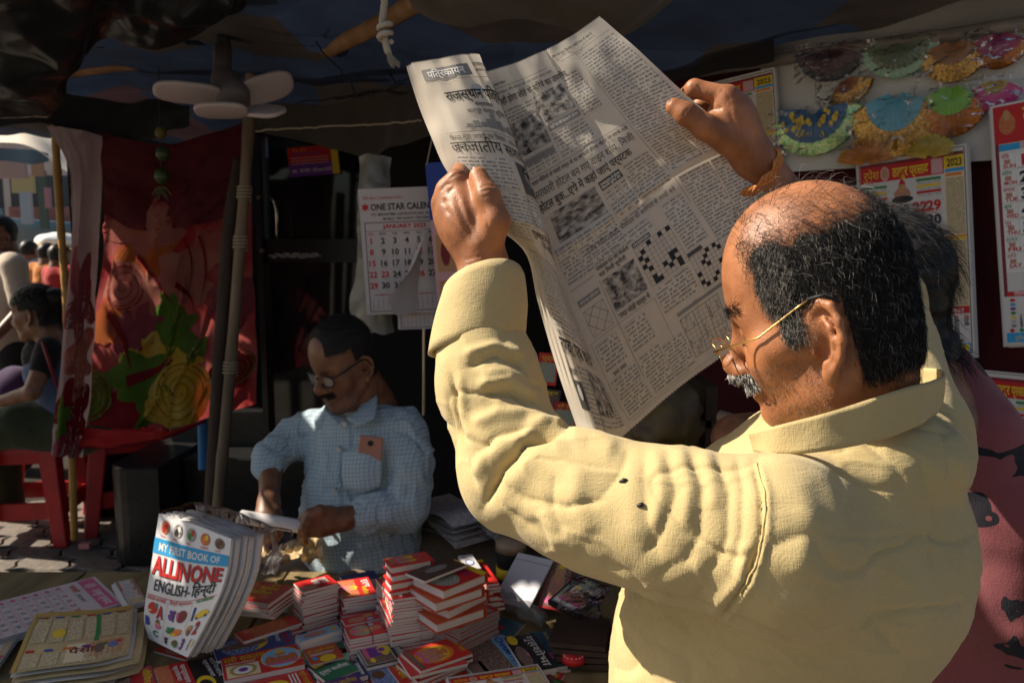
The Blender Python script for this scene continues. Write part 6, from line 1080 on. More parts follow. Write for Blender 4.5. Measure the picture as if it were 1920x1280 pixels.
# -- goods in the shade behind
def newsroll(q0, q1, r, label):
    a, b = at(*q0), at(*q1); mb = MB(); d = (b-a)/np.linalg.norm(b-a); s = np.cross(d, (0, 0, 1)); s /= np.linalg.norm(s); n = np.cross(s, d)
    for k in range(7):
        w = r*(1.6-.02*k); z = (k-3)*.0085; G = [[p+s*w*f+n*(z+.012*(1-f*f)+.01*math.sin(k+f*3)) for f in (-1, -.5, 0, .5, 1)] for p in (a, (a+b)/2, b)]; P, F, U = grid(12, 8, lambda u, v: patch(G, u, v)); mb.add(P, F)
    o = mb.build('newspaper_bundle', [BT_W2], None, True); o['kind'] = 'thing' if False else o.get('kind', ''); del o['kind']; tag(o, label, 'newspapers'); return o
BT_W2 = mat('bundle_newsprint', (.55, .5, .47), .8, .2, var=.35, vscale=60)  # off-white newsprint with random tone variation
newsroll((800, 985, 2.08), (890, 962, 2.18), .085, 'bundle of folded newspapers lying behind the vendor'); newsroll((892, 988, 2.06), (962, 966, 2.14), .075, 'second bundle of folded newspapers next to the first'); newsroll((960, 1002, 2.04), (1020, 982, 2.12), .075, 'third bundle of newspapers half behind the yellow sleeve')
V, F = surfnet(lambda P: smax(ell(P, (0, 0, 0), (.42, .2, .17))+.02*noise3(P, 9, 2), -(P[:, 2]+.15), .03), (-.5, -.3, -.22), (.5, .3, .24), .014, 1); c = at(890, 1075, 2.2); tag(obj('sack', V+c, F, SACK, smooth=True), 'brown sack under the newspaper bundles', 'sack')
mb = MB(); mb.box((.0, 2.25, .2), (.8, .4, .4)); tag(mb.build('goods_crate', DARKWALL), 'dark chest under the sack and newspaper bundles', 'chest')
sh_ = thing('goods_shelf', 'dark shelf behind the raised sleeve holding coloured packets', 'shelf', (.27, 2.16, 0))
for z in (.75, 1.0): mb = MB(); mb.box((0, 0, z), (.5, .24, .02)); mb.build('board', DWOOD, sh_)
for s in (-1, 1): mb = MB(); mb.box((s*.25, 0, .55), (.03, .24, 1.1)); mb.build('side', DWOOD, sh_)
for i, (q, m, lab) in enumerate((((1012, 660, 1048, 720, 2.1), 'red', 'red and yellow packet standing behind the newspaper edge'), ((1022, 728, 1052, 770, 2.08), 'brown', 'brown packet with a yellow corner on the dark shelf'), ((1040, 752, 1082, 800, 2.05), 'dred', 'dark red packet with yellow lettering on the shelf'), ((1225, 740, 1265, 800, 2.1), 'grey', 'grey printed packet beyond the newspaper foot'))):
    board('goods_packet', at(q[0], q[1], q[4]), at(q[2], q[1]+4, q[4]), at(q[0], q[3], q[4]-.02), lab, 'packet', pr_cover([('r', .08, .3, .92, .9, PH_MIX if i % 2 == 0 else PH_DARK, 1), ('t', ['शुद्ध', 'धूप', 'श्री पूजा', 'अगर'][i], .15, .22, .13, 'y', .7)]), CV[m], .03)
V, F = surfnet(lambda P: smax(ell(P, (0, 0, 0), (.11, .09, .12))+.03*noise3(P, 14, 2)+.012*noise3(P, 36, 4), -(P[:, 2]+.1), .02), (-.16,)*3, (.16,)*3, .008, 1); tag(obj('printed_bag', V+at(1235, 800, 1.95), F, photo_like if False else mat('bag_print', (.05, .03, .025), .5, .4, var=.8, vscale=22, col2=(.10, .075, .012)), smooth=True), 'crumpled printed cloth bag below the newspaper', 'bag')
pole('wooden_strip', [at(1350, 780, 1.75), at(1400, 795, 1.7), at(1440, 806, 1.66)], .014, mat('pale_wood', (.2, .15, .11), .7), 'pale wooden strip behind the reader chin', 0, 'wood strip')
pole('blue_post', [at(379, 780, 3.3), at(380, 830, 3.28), at(381, 880, 3.26)], .02, mat('blue_paint', (.02, .17, .42), .5), 'short bright blue post behind the poles', 0)
# ---------------------------------------------------------------- the newspaper
PAPER = None
def news_mat():
    m, nt, b = nmat('newsprint'); L = nt.links.new; N = nt.nodes.new; tc = N('ShaderNodeTexCoord')
    n = N('ShaderNodeTexNoise'); n.inputs['Scale'].default_value = 14; n.inputs['Detail'].default_value = 8; L(tc.outputs['Object'], n.inputs['Vector'])
    r = N('ShaderNodeValToRGB'); r.color_ramp.elements[0].color = (NEWSPAPER[0]*.9, NEWSPAPER[1]*.89, NEWSPAPER[2]*.87, 1); r.color_ramp.elements[1].color = (NEWSPAPER[0]*1.08, NEWSPAPER[1]*1.07, NEWSPAPER[2]*1.05, 1)
    L(n.outputs[0], r.inputs[0]); L(r.outputs[0], b.inputs['Base Color']); b.inputs['Roughness'].default_value = .85; b.inputs['Specular IOR Level'].default_value = .15
    tr = N('ShaderNodeBsdfTranslucent'); L(r.outputs[0], tr.inputs[0]); mx = N('ShaderNodeMixShader'); mx.inputs[0].default_value = .32
    L(b.outputs[0], mx.inputs[1]); L(tr.outputs[0], mx.inputs[2]); L(mx.outputs[0], nt.nodes['Material Output'].inputs[0]); return m
NEWS = news_mat()
PW, PH = .35, .55                                     # one page
def A3(rows): return np.array([[at(*p) for p in r] for r in rows])
RIGHT = A3([
    [(906, 138, 1.125), (985, 112, 1.115), (1060, 76, 1.105), (1125, 32, 1.10)],
    [(940, 222, 1.120), (1022, 184, 1.108), (1105, 140, 1.096), (1185, 84, 1.088)],
    [(970, 308, 1.115), (1062, 258, 1.102), (1155, 204, 1.090), (1262, 154, 1.075)],
    [(1000, 396, 1.110), (1100, 334, 1.096), (1205, 266, 1.082), (1330, 212, 1.066)],
    [(1030, 484, 1.105), (1140, 410, 1.098), (1256, 326, 1.090), (1392, 258, 1.074)],
    [(1065, 566, 1.090), (1180, 484, 1.084), (1304, 396, 1.080), (1428, 330, 1.070)],
    [(1100, 648, 1.078), (1218, 562, 1.074), (1348, 470, 1.072), (1452, 408, 1.066)],
    [(1138, 734, 1.068), (1256, 640, 1.068), (1380, 552, 1.068), (1466, 500, 1.062)],
    [(1180, 806, 1.060), (1290, 712, 1.064), (1400, 640, 1.066), (1468, 592, 1.062)]])
LEFT = A3([
    [(770, 120, 1.035), (812, 113, 1.025), (856, 106, 1.022), (892, 103, 1.040), (902, 112, 1.085), (906, 138, 1.125)],
    [(795, 186, 1.025), (838, 178, 1.012), (890, 172, 1.010), (928, 176, 1.032), (937, 194, 1.08), (940, 222, 1.120)],
    [(820, 250, 1.015), (868, 244, 1.000), (924, 244, 1.000), (962, 262, 1.028), (968, 284, 1.075), (970, 308, 1.115)],
    [(846, 318, 1.010), (898, 322, .992), (958, 328, .994), (994, 346, 1.024), (1000, 370, 1.070), (1000, 396, 1.110)],
    [(905, 402, 1.012), (948, 410, .996), (990, 418, .998), (1022, 436, 1.030), (1030, 460, 1.070), (1030, 484, 1.105)],
    [(990, 470, 1.030), (1003, 478, 1.022), (1022, 492, 1.022), (1040, 512, 1.040), (1054, 540, 1.065), (1065, 566, 1.090)],
    [(1020, 560, 1.035), (1034, 566, 1.026), (1052, 580, 1.026), (1070, 600, 1.036), (1088, 626, 1.056), (1100, 648, 1.078)],
    [(1058, 684, 1.035), (1072, 690, 1.026), (1092, 698, 1.024), (1112, 710, 1.030), (1128, 722, 1.048), (1138, 734, 1.068)],
    [(1095, 803, 1.030), (1110, 808, 1.022), (1128, 814, 1.020), (1146, 820, 1.026), (1164, 818, 1.044), (1180, 806, 1.060)]])
def wob(P, u, v):
    return P+np.stack((0*u, 1*(noise3(np.stack((u*3, v*4, 0*u), 1), 1.3, 4)*.0035+noise3(np.stack((u*3, v*4, 0*u), 1), 4, 6)*.0014-.007*np.exp(-np.abs(v-.5)/.018)+.004*np.exp(-np.abs(u-.5)/.02)), 0*u), 1)
def edge(u, v):
    """saw-toothed cut along top and bottom"""
    return v
def page_fn(G, W, H):
    def fn(x, y, l):
        u = np.clip(np.asarray(x)/W, 0, 1); v = np.clip(np.asarray(y)/H, 0, 1); P = wob(patch(G, u, v), u, v)
        e = 1e-3; a = patch(G, np.clip(u+e, 0, 1), v)-patch(G, np.clip(u-e, 0, 1), v); b = patch(G, u, np.clip(v+e, 0, 1))-patch(G, u, np.clip(v-e, 0, 1))
        n = np.cross(b, a); n /= np.linalg.norm(n, axis=1)[:, None]+1e-12; return P+n*l
    return fn
def sheet(G, back):
    def f(u, v):
        vv = v.copy(); P = wob(patch(G, u, vv), u, vv)
        k = (v == 0) | (v == 1); tooth = np.where((np.round(u*121).astype(int) % 2) == 0, .0018, -.0008)
        P[k] += np.array((0, 0, 1.))*np.where(v[k] == 0, tooth[k], -tooth[k])[:, None]
        return P+np.array(back)*(1+.5*np.sin(v*9+u*4))[:, None] if any(back) else P
    return grid(122, 90, f)
def newspaper():
    root = thing('newspaper', 'open broadsheet newspaper with crosswords held up in both hands of the kurta man', 'newspaper', tuple(RIGHT[4, 0]))
    inv = -RIGHT[4, 0]
    fr = page_fn(RIGHT, PW, PH); fl = page_fn(LEFT, PW, PH); off = lambda f: (lambda x, y, l: f(x, y, l)+inv)
    for G, nm in ((RIGHT, 'right_page'), (LEFT, 'left_page')):
        P, F, U = sheet(G, (0, 0, 0)); pg = obj(nm, P+inv, F, NEWS, root, smooth=True, uv=U)
        if nm == 'right_page': rp = pg
        else: lp = pg
    for k in range(2):
        P, F, U = sheet(LEFT, (-.0035*(k+1), .006*(k+1), -.001)); obj('inner_page', P+inv, F, NEWS, root, smooth=True)
    # ---- right page print (cm)
    p = Print(PW, PH); c = .01; Q = NEWS_
    def T(t, x, y, h, w=None, m=Q, off=.016, align='l', rot=0): p.text(t, x*c, y*c, h*c, m, 1, None if w is None else w*c, off, rot, align)
    def B(x0, y0, x1, y1, pitch=.55): p.lines(x0*c, y0*c, x1*c, y1*c, pitch*c, BT_NEWS, 0, 1.0, (max(2, int((x1-x0)/.7)), max(2, int((y1-y0)/.7))))
    def PHo(x0, y0, x1, y1): p.rect(x0*c, y0*c, x1*c, y1*c, PH_NEWS, 0, (14, 12), (2, 2))
    def LN(x0, y0, x1, y1, t=.05):
        p.rect(x0*c, y0*c, (x1 if x1 > x0 else x0+t)*c, (y1 if y1 > y0 else y0+t)*c, Q, 1, (12, 1) if x1 > x0 else (1, 14))
    T('राजस्थान पत्रिका', 1.2, 2.3, .35); LN(1, 2.7, 34, 2.7); T('तीन जागरूक किसान, पढ़िए कल के अंक में', 18, 1.7, .4, 12)
    T('स्वच्छता और सौंदर्य की ओर बढ़ता हमारा शहर', 1.2, 3.6, .38, 15)
    T('नहीं होगा लोहे के सरिये का उपयोग', 1, 5.2, .95, 18, off=.02)
    PHo(9.2, 5.9, 16.8, 10.3); PHo(1.2, 8.2, 8.6, 13.2); B(1.2, 6, 8.8, 8.0); B(17.3, 5.0, 21.6, 12.2); B(1.2, 13.6, 4.8, 16.2); B(5, 13.6, 8.6, 16.2); B(9.2, 12.2, 13, 16.2); B(13.2, 12.2, 17, 16.2)
    p.rect(9.2*c, 10.8*c, 16.9*c, 11.8*c, GRY_, 0, (6, 1)); T('यहाँ पर भी सरकारी होटल', 9.6, 11.5, .45, 6.8, W_)
    p.rect(1.4*c, 13.9*c, 8.4*c, 14.8*c, GRY_, 1, (6, 1))
    T('गलत नीतियों के चलते राज्य के 42 सरकारी होटल/ मोटल पर लटके ताले', 1.4, 17.6, .55, 21.5); LN(1, 16.6, 23.2, 16.6)
    T('सरकारी होटल बन गए वाइन शॉप, निजी', 1.3, 19.6, 1.15, 21.5, off=.022); T('होटल बुक...ऐसे में कहां जाएं पर्यटक', 1.3, 21.5, 1.15, 19.5, off=.022)
    PHo(2.6, 22.3, 12.2, 26.6); p.rect(12.8*c, 19.9*c, 17.2*c, 21.6*c, Q, 1, (4, 1)) if False else None
    p.rect(13*c, 22.2*c, 17.4*c, 23.6*c, Q, 0, (4, 2)); T('राजस्थान में होटल', 13.2, 22.9, .4, 4, W_); T('कितनी यूनिट बंद', 13.2, 23.4, .36, 3.8, W_)
    for k in range(4): B(13+k*1.5, 23.9, 14.2+k*1.5, 28.4, .62)
    B(18.2, 22.2, 23, 28.4); B(1.2, 27, 4.6, 32.6); B(4.9, 27, 8.4, 32.6); B(8.7, 27, 12.4, 32.6)
    for x in (24, 29.2): B(x, 3.4, x+4.9, 27.2)
    B(24, 28.6, 28.9, 40); B(29.2, 28.6, 34, 46)
    LN(23.5, 3, 23.5, 33); T('पुलिस मशीन उखाड़ी, चौकीदार की सजगता से लाखों बचे', 6.2, 30.2, .75, 16.5); 
    B(13, 28.9, 18, 29.3); B(6.2, 30.8, 11, 32.4); B(11.4, 30.8, 17, 32.6); B(19.4, 30.8, 23, 38.6)
    LN(1, 33.4, 5.6, 33.4); T('मोबाइल ऐप की मिलेगी', 6.3, 33.2, .5, 6); T('लत मिली चुनौती', 6.3, 34.2, .6, 5); PHo(6.3, 34.8, 12.2, 39.8); LN(5.9, 34.5, 5.9, 50)
    p.rect(1.3*c, 35.2*c, 5.4*c, 36.2*c, GRY_, 0, (3, 1)); T('आज का राशिफल', 1.6, 35.9, .4, 3.5, W_)
    p.frame(1.5*c, 37*c, 5.3*c, 41*c, .0004, Q); p.poly([(1.5*c, 39*c), (3.4*c, 37*c), (3.44*c, 37.06*c), (1.56*c, 39.04*c)], Q); p.poly([(3.4*c, 37*c), (5.3*c, 39*c), (5.24*c, 39.04*c), (3.36*c, 37.06*c)], Q); p.poly([(1.5*c, 39*c), (3.4*c, 41*c), (3.44*c, 40.94*c), (1.56*c, 38.96*c)], Q); p.poly([(5.3*c, 39*c), (3.4*c, 41*c), (3.36*c, 40.94*c), (5.24*c, 38.96*c)], Q)
    p.poly([(1.5*c, 37*c), (5.3*c, 41*c), (5.3*c, 40.94*c), (1.56*c, 37*c)], Q); p.poly([(5.3*c, 37*c), (1.5*c, 41*c), (1.5*c, 40.94*c), (5.24*c, 37*c)], Q)
    def cross(x0, y0, n, s, seed):
        g = np.random.default_rng(seed)
        for i in range(n+1): p.rect((x0+i*s)*c, y0*c, (x0+i*s+.035)*c, (y0+n*s)*c, Q, 1, (1, 6)); p.rect(x0*c, (y0+i*s)*c, (x0+n*s)*c, (y0+i*s+.035)*c, Q, 1, (6, 1))
        for i in range(n):
            for j in range(n):
                if g.random() < .27 and (i+j) % 2 == 0 or g.random() < .10: p.rect((x0+i*s)*c, (y0+j*s)*c, (x0+(i+1)*s)*c, (y0+(j+1)*s)*c, K_, 2)
    p.rect(12.8*c, 32.9*c, 16*c, 33.6*c, Q, 0); T('CROSSWORD', 13, 33.45, .4, 2.8, W_); cross(12.8, 33.8, 9, .68, 5)
    B(24.4, 40.4, 28.8, 46); B(12.8, 40.4, 18.4, 44.4); p.rect(19*c, 39*c, 21.4*c, 39.6*c, Q, 1); cross(19.0, 39.8, 8, .62, 9); p.rect(14.2*c, 45.4*c, 24*c, 45.9*c, GRY_, 0, (8, 1))
    pass
    def sud(x0, y0, s):
        g = np.random.default_rng(2)
        for i in range(10):
            t = .06 if i % 3 == 0 else .03; p.rect((x0+i*s)*c, y0*c, (x0+i*s+t)*c, (y0+9*s)*c, Q, 1, (1, 6)); p.rect(x0*c, (y0+i*s)*c, (x0+9*s)*c, (y0+i*s+t)*c, Q, 1, (6, 1))
        for i in range(9):
            for j in range(9):
                if g.random() < .36: p.text(str(g.integers(1, 10)), (x0+i*s+.2*s)*c, (y0+(j+.8)*s)*c, s*.6*c, Q, 1)
    sud(23.4, 52.4-6.4+1.2+5, .72) if False else sud(14.2, 46.4, .70); p.rect(22*c, 53*c, 22.5*c, 53.3*c, Q)
    for (x, y) in ((1.2, 42), (6.3, 42.2)): B(x, y, x+3.8, y+4)
    T('इधर उधर', 2, 47, .5); B(1.2, 47.4, 5.6, 53.4); B(6.3, 47.2, 9.9, 53.4); B(10.2, 48, 13.8, 53.4); B(21.4, 46.6, 26.4, 53.4); T('भारत जोड़ो यात्रा में', 6.4, 41, .7, 5.6, off=.02)
    p.frame(.7*c, 41.4*c, 12.4*c, 53.8*c, .0005, GRY_, n=16); LN(1, 54.2, 33, 54.2, .03)
    p.lay('print', off(fr), rp, .0006)
    # ---- left page
    p = Print(PW, PH); yk = .60
    def T2(t, x, y, h, w=None, m=Q, off=.016): p.text(t, x*c, y*c*yk, h*c*.66, m, 1, None if w is None else w*c, off)
    def R2(x0, y0, x1, y1, m, z=0, n=(8, 4)): p.rect(x0*c, y0*c*yk, x1*c, y1*c*yk, m, z, n)
    def B2(x0, y0, x1, y1): p.lines(x0*c, y0*c*yk, x1*c, y1*c*yk, .0056, BT_NEWS, 0, .8, (max(2, int((x1-x0)/.8)), max(2, int((y1-y0)/.9))))
    R2(2.4, 2.6, 16, 6.2, GRY_); T2('पत्रिकायन', 3.8, 5.4, 1.9, 10.5, W_, .02); T2('राजस्थान पत्रिका', 17.5, 3.6, 1.1, 11); T2('कोलकाता, मंगलवार, 15 नवम्बर, 2022', 17.5, 5.2, .7, 13); R2(2.4, 6.9, 31, 7.0, Q, 1, (16, 1))
    p.ell(15.2*c, 10.6*c*yk, .017, .010, LGY_, 0); T2('राजस्थान पत्रिका', 6.5, 13.4, 2.7, 17.5, K_, .02); T2('संस्थापक', 12.5, 15.8, 1.0, 5); T2('कर्पूर चन्द्र कुलिश', 10, 18, 1.2, 11, K_)
    for k, hh in enumerate((.8, 1.6, 1.1, 2.2, 3.6, 2.3, 1.2, 1.7, .8)): R2(8.5+k*1.6, 22-hh, 9.9+k*1.6, 22, GRY_, 0, (2, 1))
    R2(8, 22, 23.5, 22.3, GRY_, 0, (8, 1)); B2(24.5, 7.6, 31, 22)
    R2(2.4, 23.4, 31, 23.5, Q, 1, (16, 1)); T2('बिरसा मुंडा जयंती पर विशेष : जनजातीय कार्यक्रमों से', 3, 25.6, 1.2, 27); T2('जनजातीय सशक्तीकरण', 2.6, 29.2, 2.9, 28, K_, .014)
    B2(3, 30.2, 15, 38); R2(17, 30.2, 24, 38, NEWS_, 0, (6, 6)); p.ell(20.6*c, 33.4*c*yk, .017, .0125, LGY_, 1); p.ell(20.6*c, 31.9*c*yk, .019, .007, K_, 2); p.poly([(17.6*c, 37.9*c*yk), (19*c, 36*c*yk), (22.2*c, 36*c*yk), (23.6*c, 37.9*c*yk)], LGY_, 1)
    T2('अर्जुन मुंडा', 25.4, 32, .8, 5.2); T2('केंद्रीय मंत्री', 25.4, 33.6, .7, 5); T2('@patrika.com', 25.2, 37.6, .6, 6); R2(16.4, 38.6, 31, 38.7, Q, 1, (10, 1)); B2(3, 38.8, 16, 47); B2(16.6, 39.2, 31, 46)
    T2('गुजरात में चुनाव पर चर्चा', 14, 49.4, 1.7, 17, K_, .016); T2('55 साल से ज्यादा', 17, 51.8, 1.6, 13, K_, .016); B2(3, 47.4, 13, 52)
    T('लोंगवा: एक घर में', 4, 46.6, 1.7, 22, K_, .016); B(4, 33.5, 32, 44.6); PHo(18, 47.4, 29, 52.6); p.rect(5*c, 49.4*c, 11*c, 52.6*c, NEWS_, 0, (6, 6)); p.ell(8*c, 50.7*c, .013, .009, LGY_, 1); B(11.6, 47.4, 17.4, 54); B(29.6, 47, 33.6, 54); T('आदमी', 4.6, 48.8, .7, 6); B(18, 53, 29, 54)
    p.lay('print', off(fl), lp, .0006)
    return root
newspaper()
# ---------------------------------------------------------------- the reader in the yellow kurta
KURTA = fibre('yellow_linen', (.52, .41, .205), (.41, .32, .152), weave=900, bumpd=.0006)
def reader():
    S = np.array((.87, .93, 1.09))
    H = orient((-.82, .45, -.28), (-.24, .09, 1)); ear = np.array((-.012, .082, -.002))*S
    O = at(1549, 634, .765)-H@ear
    ff = lambda x: 1-.24*np.clip((x-.005)/.045, 0, 1)
    def unw(P):
        Q = P/S.astype(np.float32); z = Q[:, 2]; return np.stack((Q[:, 0], Q[:, 1], np.where(z < 0, z/ff(Q[:, 0]), z)), 1).astype(np.float32)
    nk = H.T@(at(1612, 790, .87)-O)/S
    V, F = surfnet(lambda P: head_sdf(unw(P), neck=((-.034, 0, -.02), tuple(nk), .064, .066), jowl=1.15)*.92, np.minimum(np.array((-.155, -.115, -.2))*S, nk*S-.08), np.maximum(np.array((.14, .115, .16))*S, nk*S+.08), .0021, 2)
    N = vnormals(V, F); Vl = V.copy()
    # neck creases
    for z0, a in ((-.095, .0016), (-.118, .0014)):
        D = a*np.exp(-((Vl[:, 2]/S[2]-z0-.25*(Vl[:, 0]/S[0]+.06))/.0035)**2)*(Vl[:, 0] < -.02)
        V = V-N*D[:, None]
    Nl = N
    head = (V@H.T+O, F)
    W = lambda p: O+H@(np.array((p[0], p[1], p[2]*(ff(p[0]) if p[2] < 0 else 1)))*S)
    # left hand
    wr = at(908, 500, .968)
    mc = [at(858, 338, .978), at(838, 356, .986), at(829, 382, .996), at(836, 410, 1.004)]
    fg = [[at(866, 318, 1.012), at(905, 330, 1.046), at(932, 348, 1.05)], [at(852, 346, 1.045), at(890, 362, 1.06), at(922, 378, 1.06)],
          [at(842, 380, 1.052), at(880, 396, 1.066), at(912, 408, 1.066)], [at(846, 412, 1.048), at(880, 424, 1.062), at(906, 432, 1.062)]]
    th = [at(912, 466, .955), at(930, 414, .940), at(915, 368, .945), at(897, 330, .958)]
    elb = at(960, 885, .86)
    def fl(P):
        d = hand_sdf(P, wr, mc, fg, th, at(883, 418, .978), rf=.0104, rt=.0142, palm_r=.031)
        return smin(d, chain(P, [wr, at(905, 560, .95), elb], [.0245, .029, .04], .02), .02)
    lo, hi = bounds([*mc, wr, *sum(fg, []), *th, at(905, 700, .92)], .04); lh = surfnet(fl, lo, hi, .0019, 2)
    lv, _ = folds(lh[0], lh[1], [([(898, 352), (914, 346), (930, 350)], -1.3, 3), ([(900, 360), (916, 355), (934, 358)], -1.5, 3), ([(904, 370), (920, 364), (936, 368)], -1.1, 3), ([(905, 470), (880, 420), (862, 360)], 1.5, 7), ([(898, 472), (866, 425), (842, 375)], 1.4, 7), ([(892, 475), (856, 432), (834, 395)], 1.2, 7), ([(892, 450), (872, 410), (852, 365)], -1.2, 6), ([(884, 455), (852, 420), (836, 388)], -1.2, 6), ([(868, 488), (900, 480), (944, 470)], -1.0, 4), ([(872, 498), (905, 492), (946, 486)], -1.0, 4), ([(936, 440), (915, 425), (905, 390)], -1.6, 6), ([(842, 336), (856, 326), (872, 324)], -1.2, 3), ([(824, 360), (836, 346), (846, 344)], -1.2, 3), ([(850, 352), (838, 362)], -2.0, 4), ([(834, 372), (830, 384)], -2.0, 4)]); lh = (lv, lh[1])
    # right hand
    wr2 = at(1410, 300, 1.085)
    mc2 = [at(1364, 181, 1.062), at(1384, 198, 1.078), at(1394, 222, 1.096), at(1398, 246, 1.112)]
    fg2 = [[at(1302, 166, 1.074), at(1276, 188, 1.104), at(1288, 212, 1.112)], [at(1326, 188, 1.108), at(1296, 212, 1.12), at(1310, 236, 1.12)],
           [at(1344, 216, 1.128), at(1318, 238, 1.13), at(1330, 258, 1.13)], [at(1360, 246, 1.138), at(1340, 262, 1.138), at(1350, 276, 1.136)]]
    th2 = [at(1372, 268, 1.06), at(1322, 238, 1.048), at(1287, 214, 1.046), at(1264, 200, 1.05)]
    elb2 = np.array((.55, 1.2, 1.38))
    def fr(P):
        d = hand_sdf(P, wr2, mc2, fg2, th2, at(1362, 236, 1.078), rf=.0112, rt=.0142, palm_r=.03)
        return smin(d, chain(P, [wr2, at(1440, 350, 1.1), elb2], [.0265, .031, .042], .02), .02)
    lo, hi = bounds([*mc2, wr2, *sum(fg2, []), *th2, elb2], .045); rh = surfnet(fr, lo, hi, .0021, 2)
    lv, _ = folds(rh[0], rh[1], [([(1280, 222), (1284, 210), (1294, 202)], -1.5, 3), ([(1288, 228), (1292, 214), (1302, 206)], -1.3, 3), ([(1316, 250), (1322, 232), (1334, 222)], -1.2, 4), ([(1296, 158), (1304, 168), (1308, 178)], -1.4, 3), ([(1306, 158), (1314, 168), (1316, 180)], -1.2, 3), ([(1350, 168), (1362, 174), (1372, 190)], -1.2, 4), ([(1320, 196), (1340, 206), (1356, 200)], -2.2, 5), ([(1408, 300), (1390, 250), (1372, 195)], 1.4, 6), ([(1400, 292), (1382, 240), (1366, 205)], -1.2, 6), ([(1380, 310), (1404, 304), (1430, 288)], -1.0, 4)]); rh = (lv, rh[1])
    # trunk under the cloth
    f_ = np.array((-.73, .68, 0)); f_ /= np.linalg.norm(f_); l_ = np.array((f_[1]*-1, f_[0], 0)); Mb = np.stack((l_, f_, (0, 0, 1)), 1)
    SL = np.array((.242, .728, 1.178)); SR = np.array((.50, 1.0, 1.205)); NB = np.array((.385, .885, 1.215))
    hip = np.array((.29, .93, .90))
    def trunk(P):
        d = ell(P, (.372, .878, 1.10), (.165, .11, .13), Mb); d = smin(d, ell(P, hip, (.17, .13, .25), Mb), .08)
        for s in (-1, 1):
            k = hip+l_*s*.09; d = smin(d, rc(P, k+np.array((0, 0, -.1)), k+np.array((0, 0, -.5)), .085, .06), .05); d = smin(d, rc(P, k+np.array((0, 0, -.5)), k+np.array((0, 0, -.88)), .058, .04), .03)
        d = smin(d, rc(P, SL, elb, .05, .04), .04); d = smin(d, rc(P, SR, elb2, .05, .04), .04); d = smin(d, rc(P, NB-np.array((0, 0, .05)), W(nk*.8), .06, .055), .03); d = smin(d, rc(P, SL, SR, .055, .055), .04)
        return d
    tk = surfnet(trunk, (-.1, .62, 0), (.68, 1.3, 1.40), .012, 1)
    body = obj('person', *join([head, lh, rh, tk]), SKIN_A, smooth=True)
    tag(body, 'balding man in yellow kurta and glasses holding up an open newspaper to read', 'person')
    # ---------------- kurta
    mid = at(1110, 946, .80); mid2 = at(1255, 980, .765)
    cuff = at(897, 585, .945)
    f2 = at(918, 722, .91)
    def cloth(P):
        d = ell(P, (.372, .878, 1.105), (.195, .140, .155), Mb)
        d = smin(d, ell(P, (.292, .925, .92), (.20, .158, .30), Mb), .09)
        d = smin(d, rc(P, SL+np.array((.015, .01, -.005)), NB-np.array((0, 0, .012)), .068, .048), .05)
        d = smin(d, ell(P, at(1608, 838, .868), (.108, .118, .055)), .04)
        d = smin(d, rc(P, SR, NB-np.array((0, 0, .012)), .068, .048), .05)
        d = smin(d, chain(P, [SL+np.array((.0, 0, .0)), mid2, mid, at(975, 884, .858), f2, at(900, 610, .94)], [.081, .071, .064, .062, .0555, .052], .03), .035)
        d = smin(d, chain(P, [SR, elb2, (elb2+wr2)/2+np.array((.01, .01, -.01))], [.08, .062, .052], .03), .04)
        return smax(d, -(P[:, 2]-.80), .004)
    V, F = surfnet(cloth, (-.16, .60, .79), (.66, 1.30, 1.50), .003, 1)
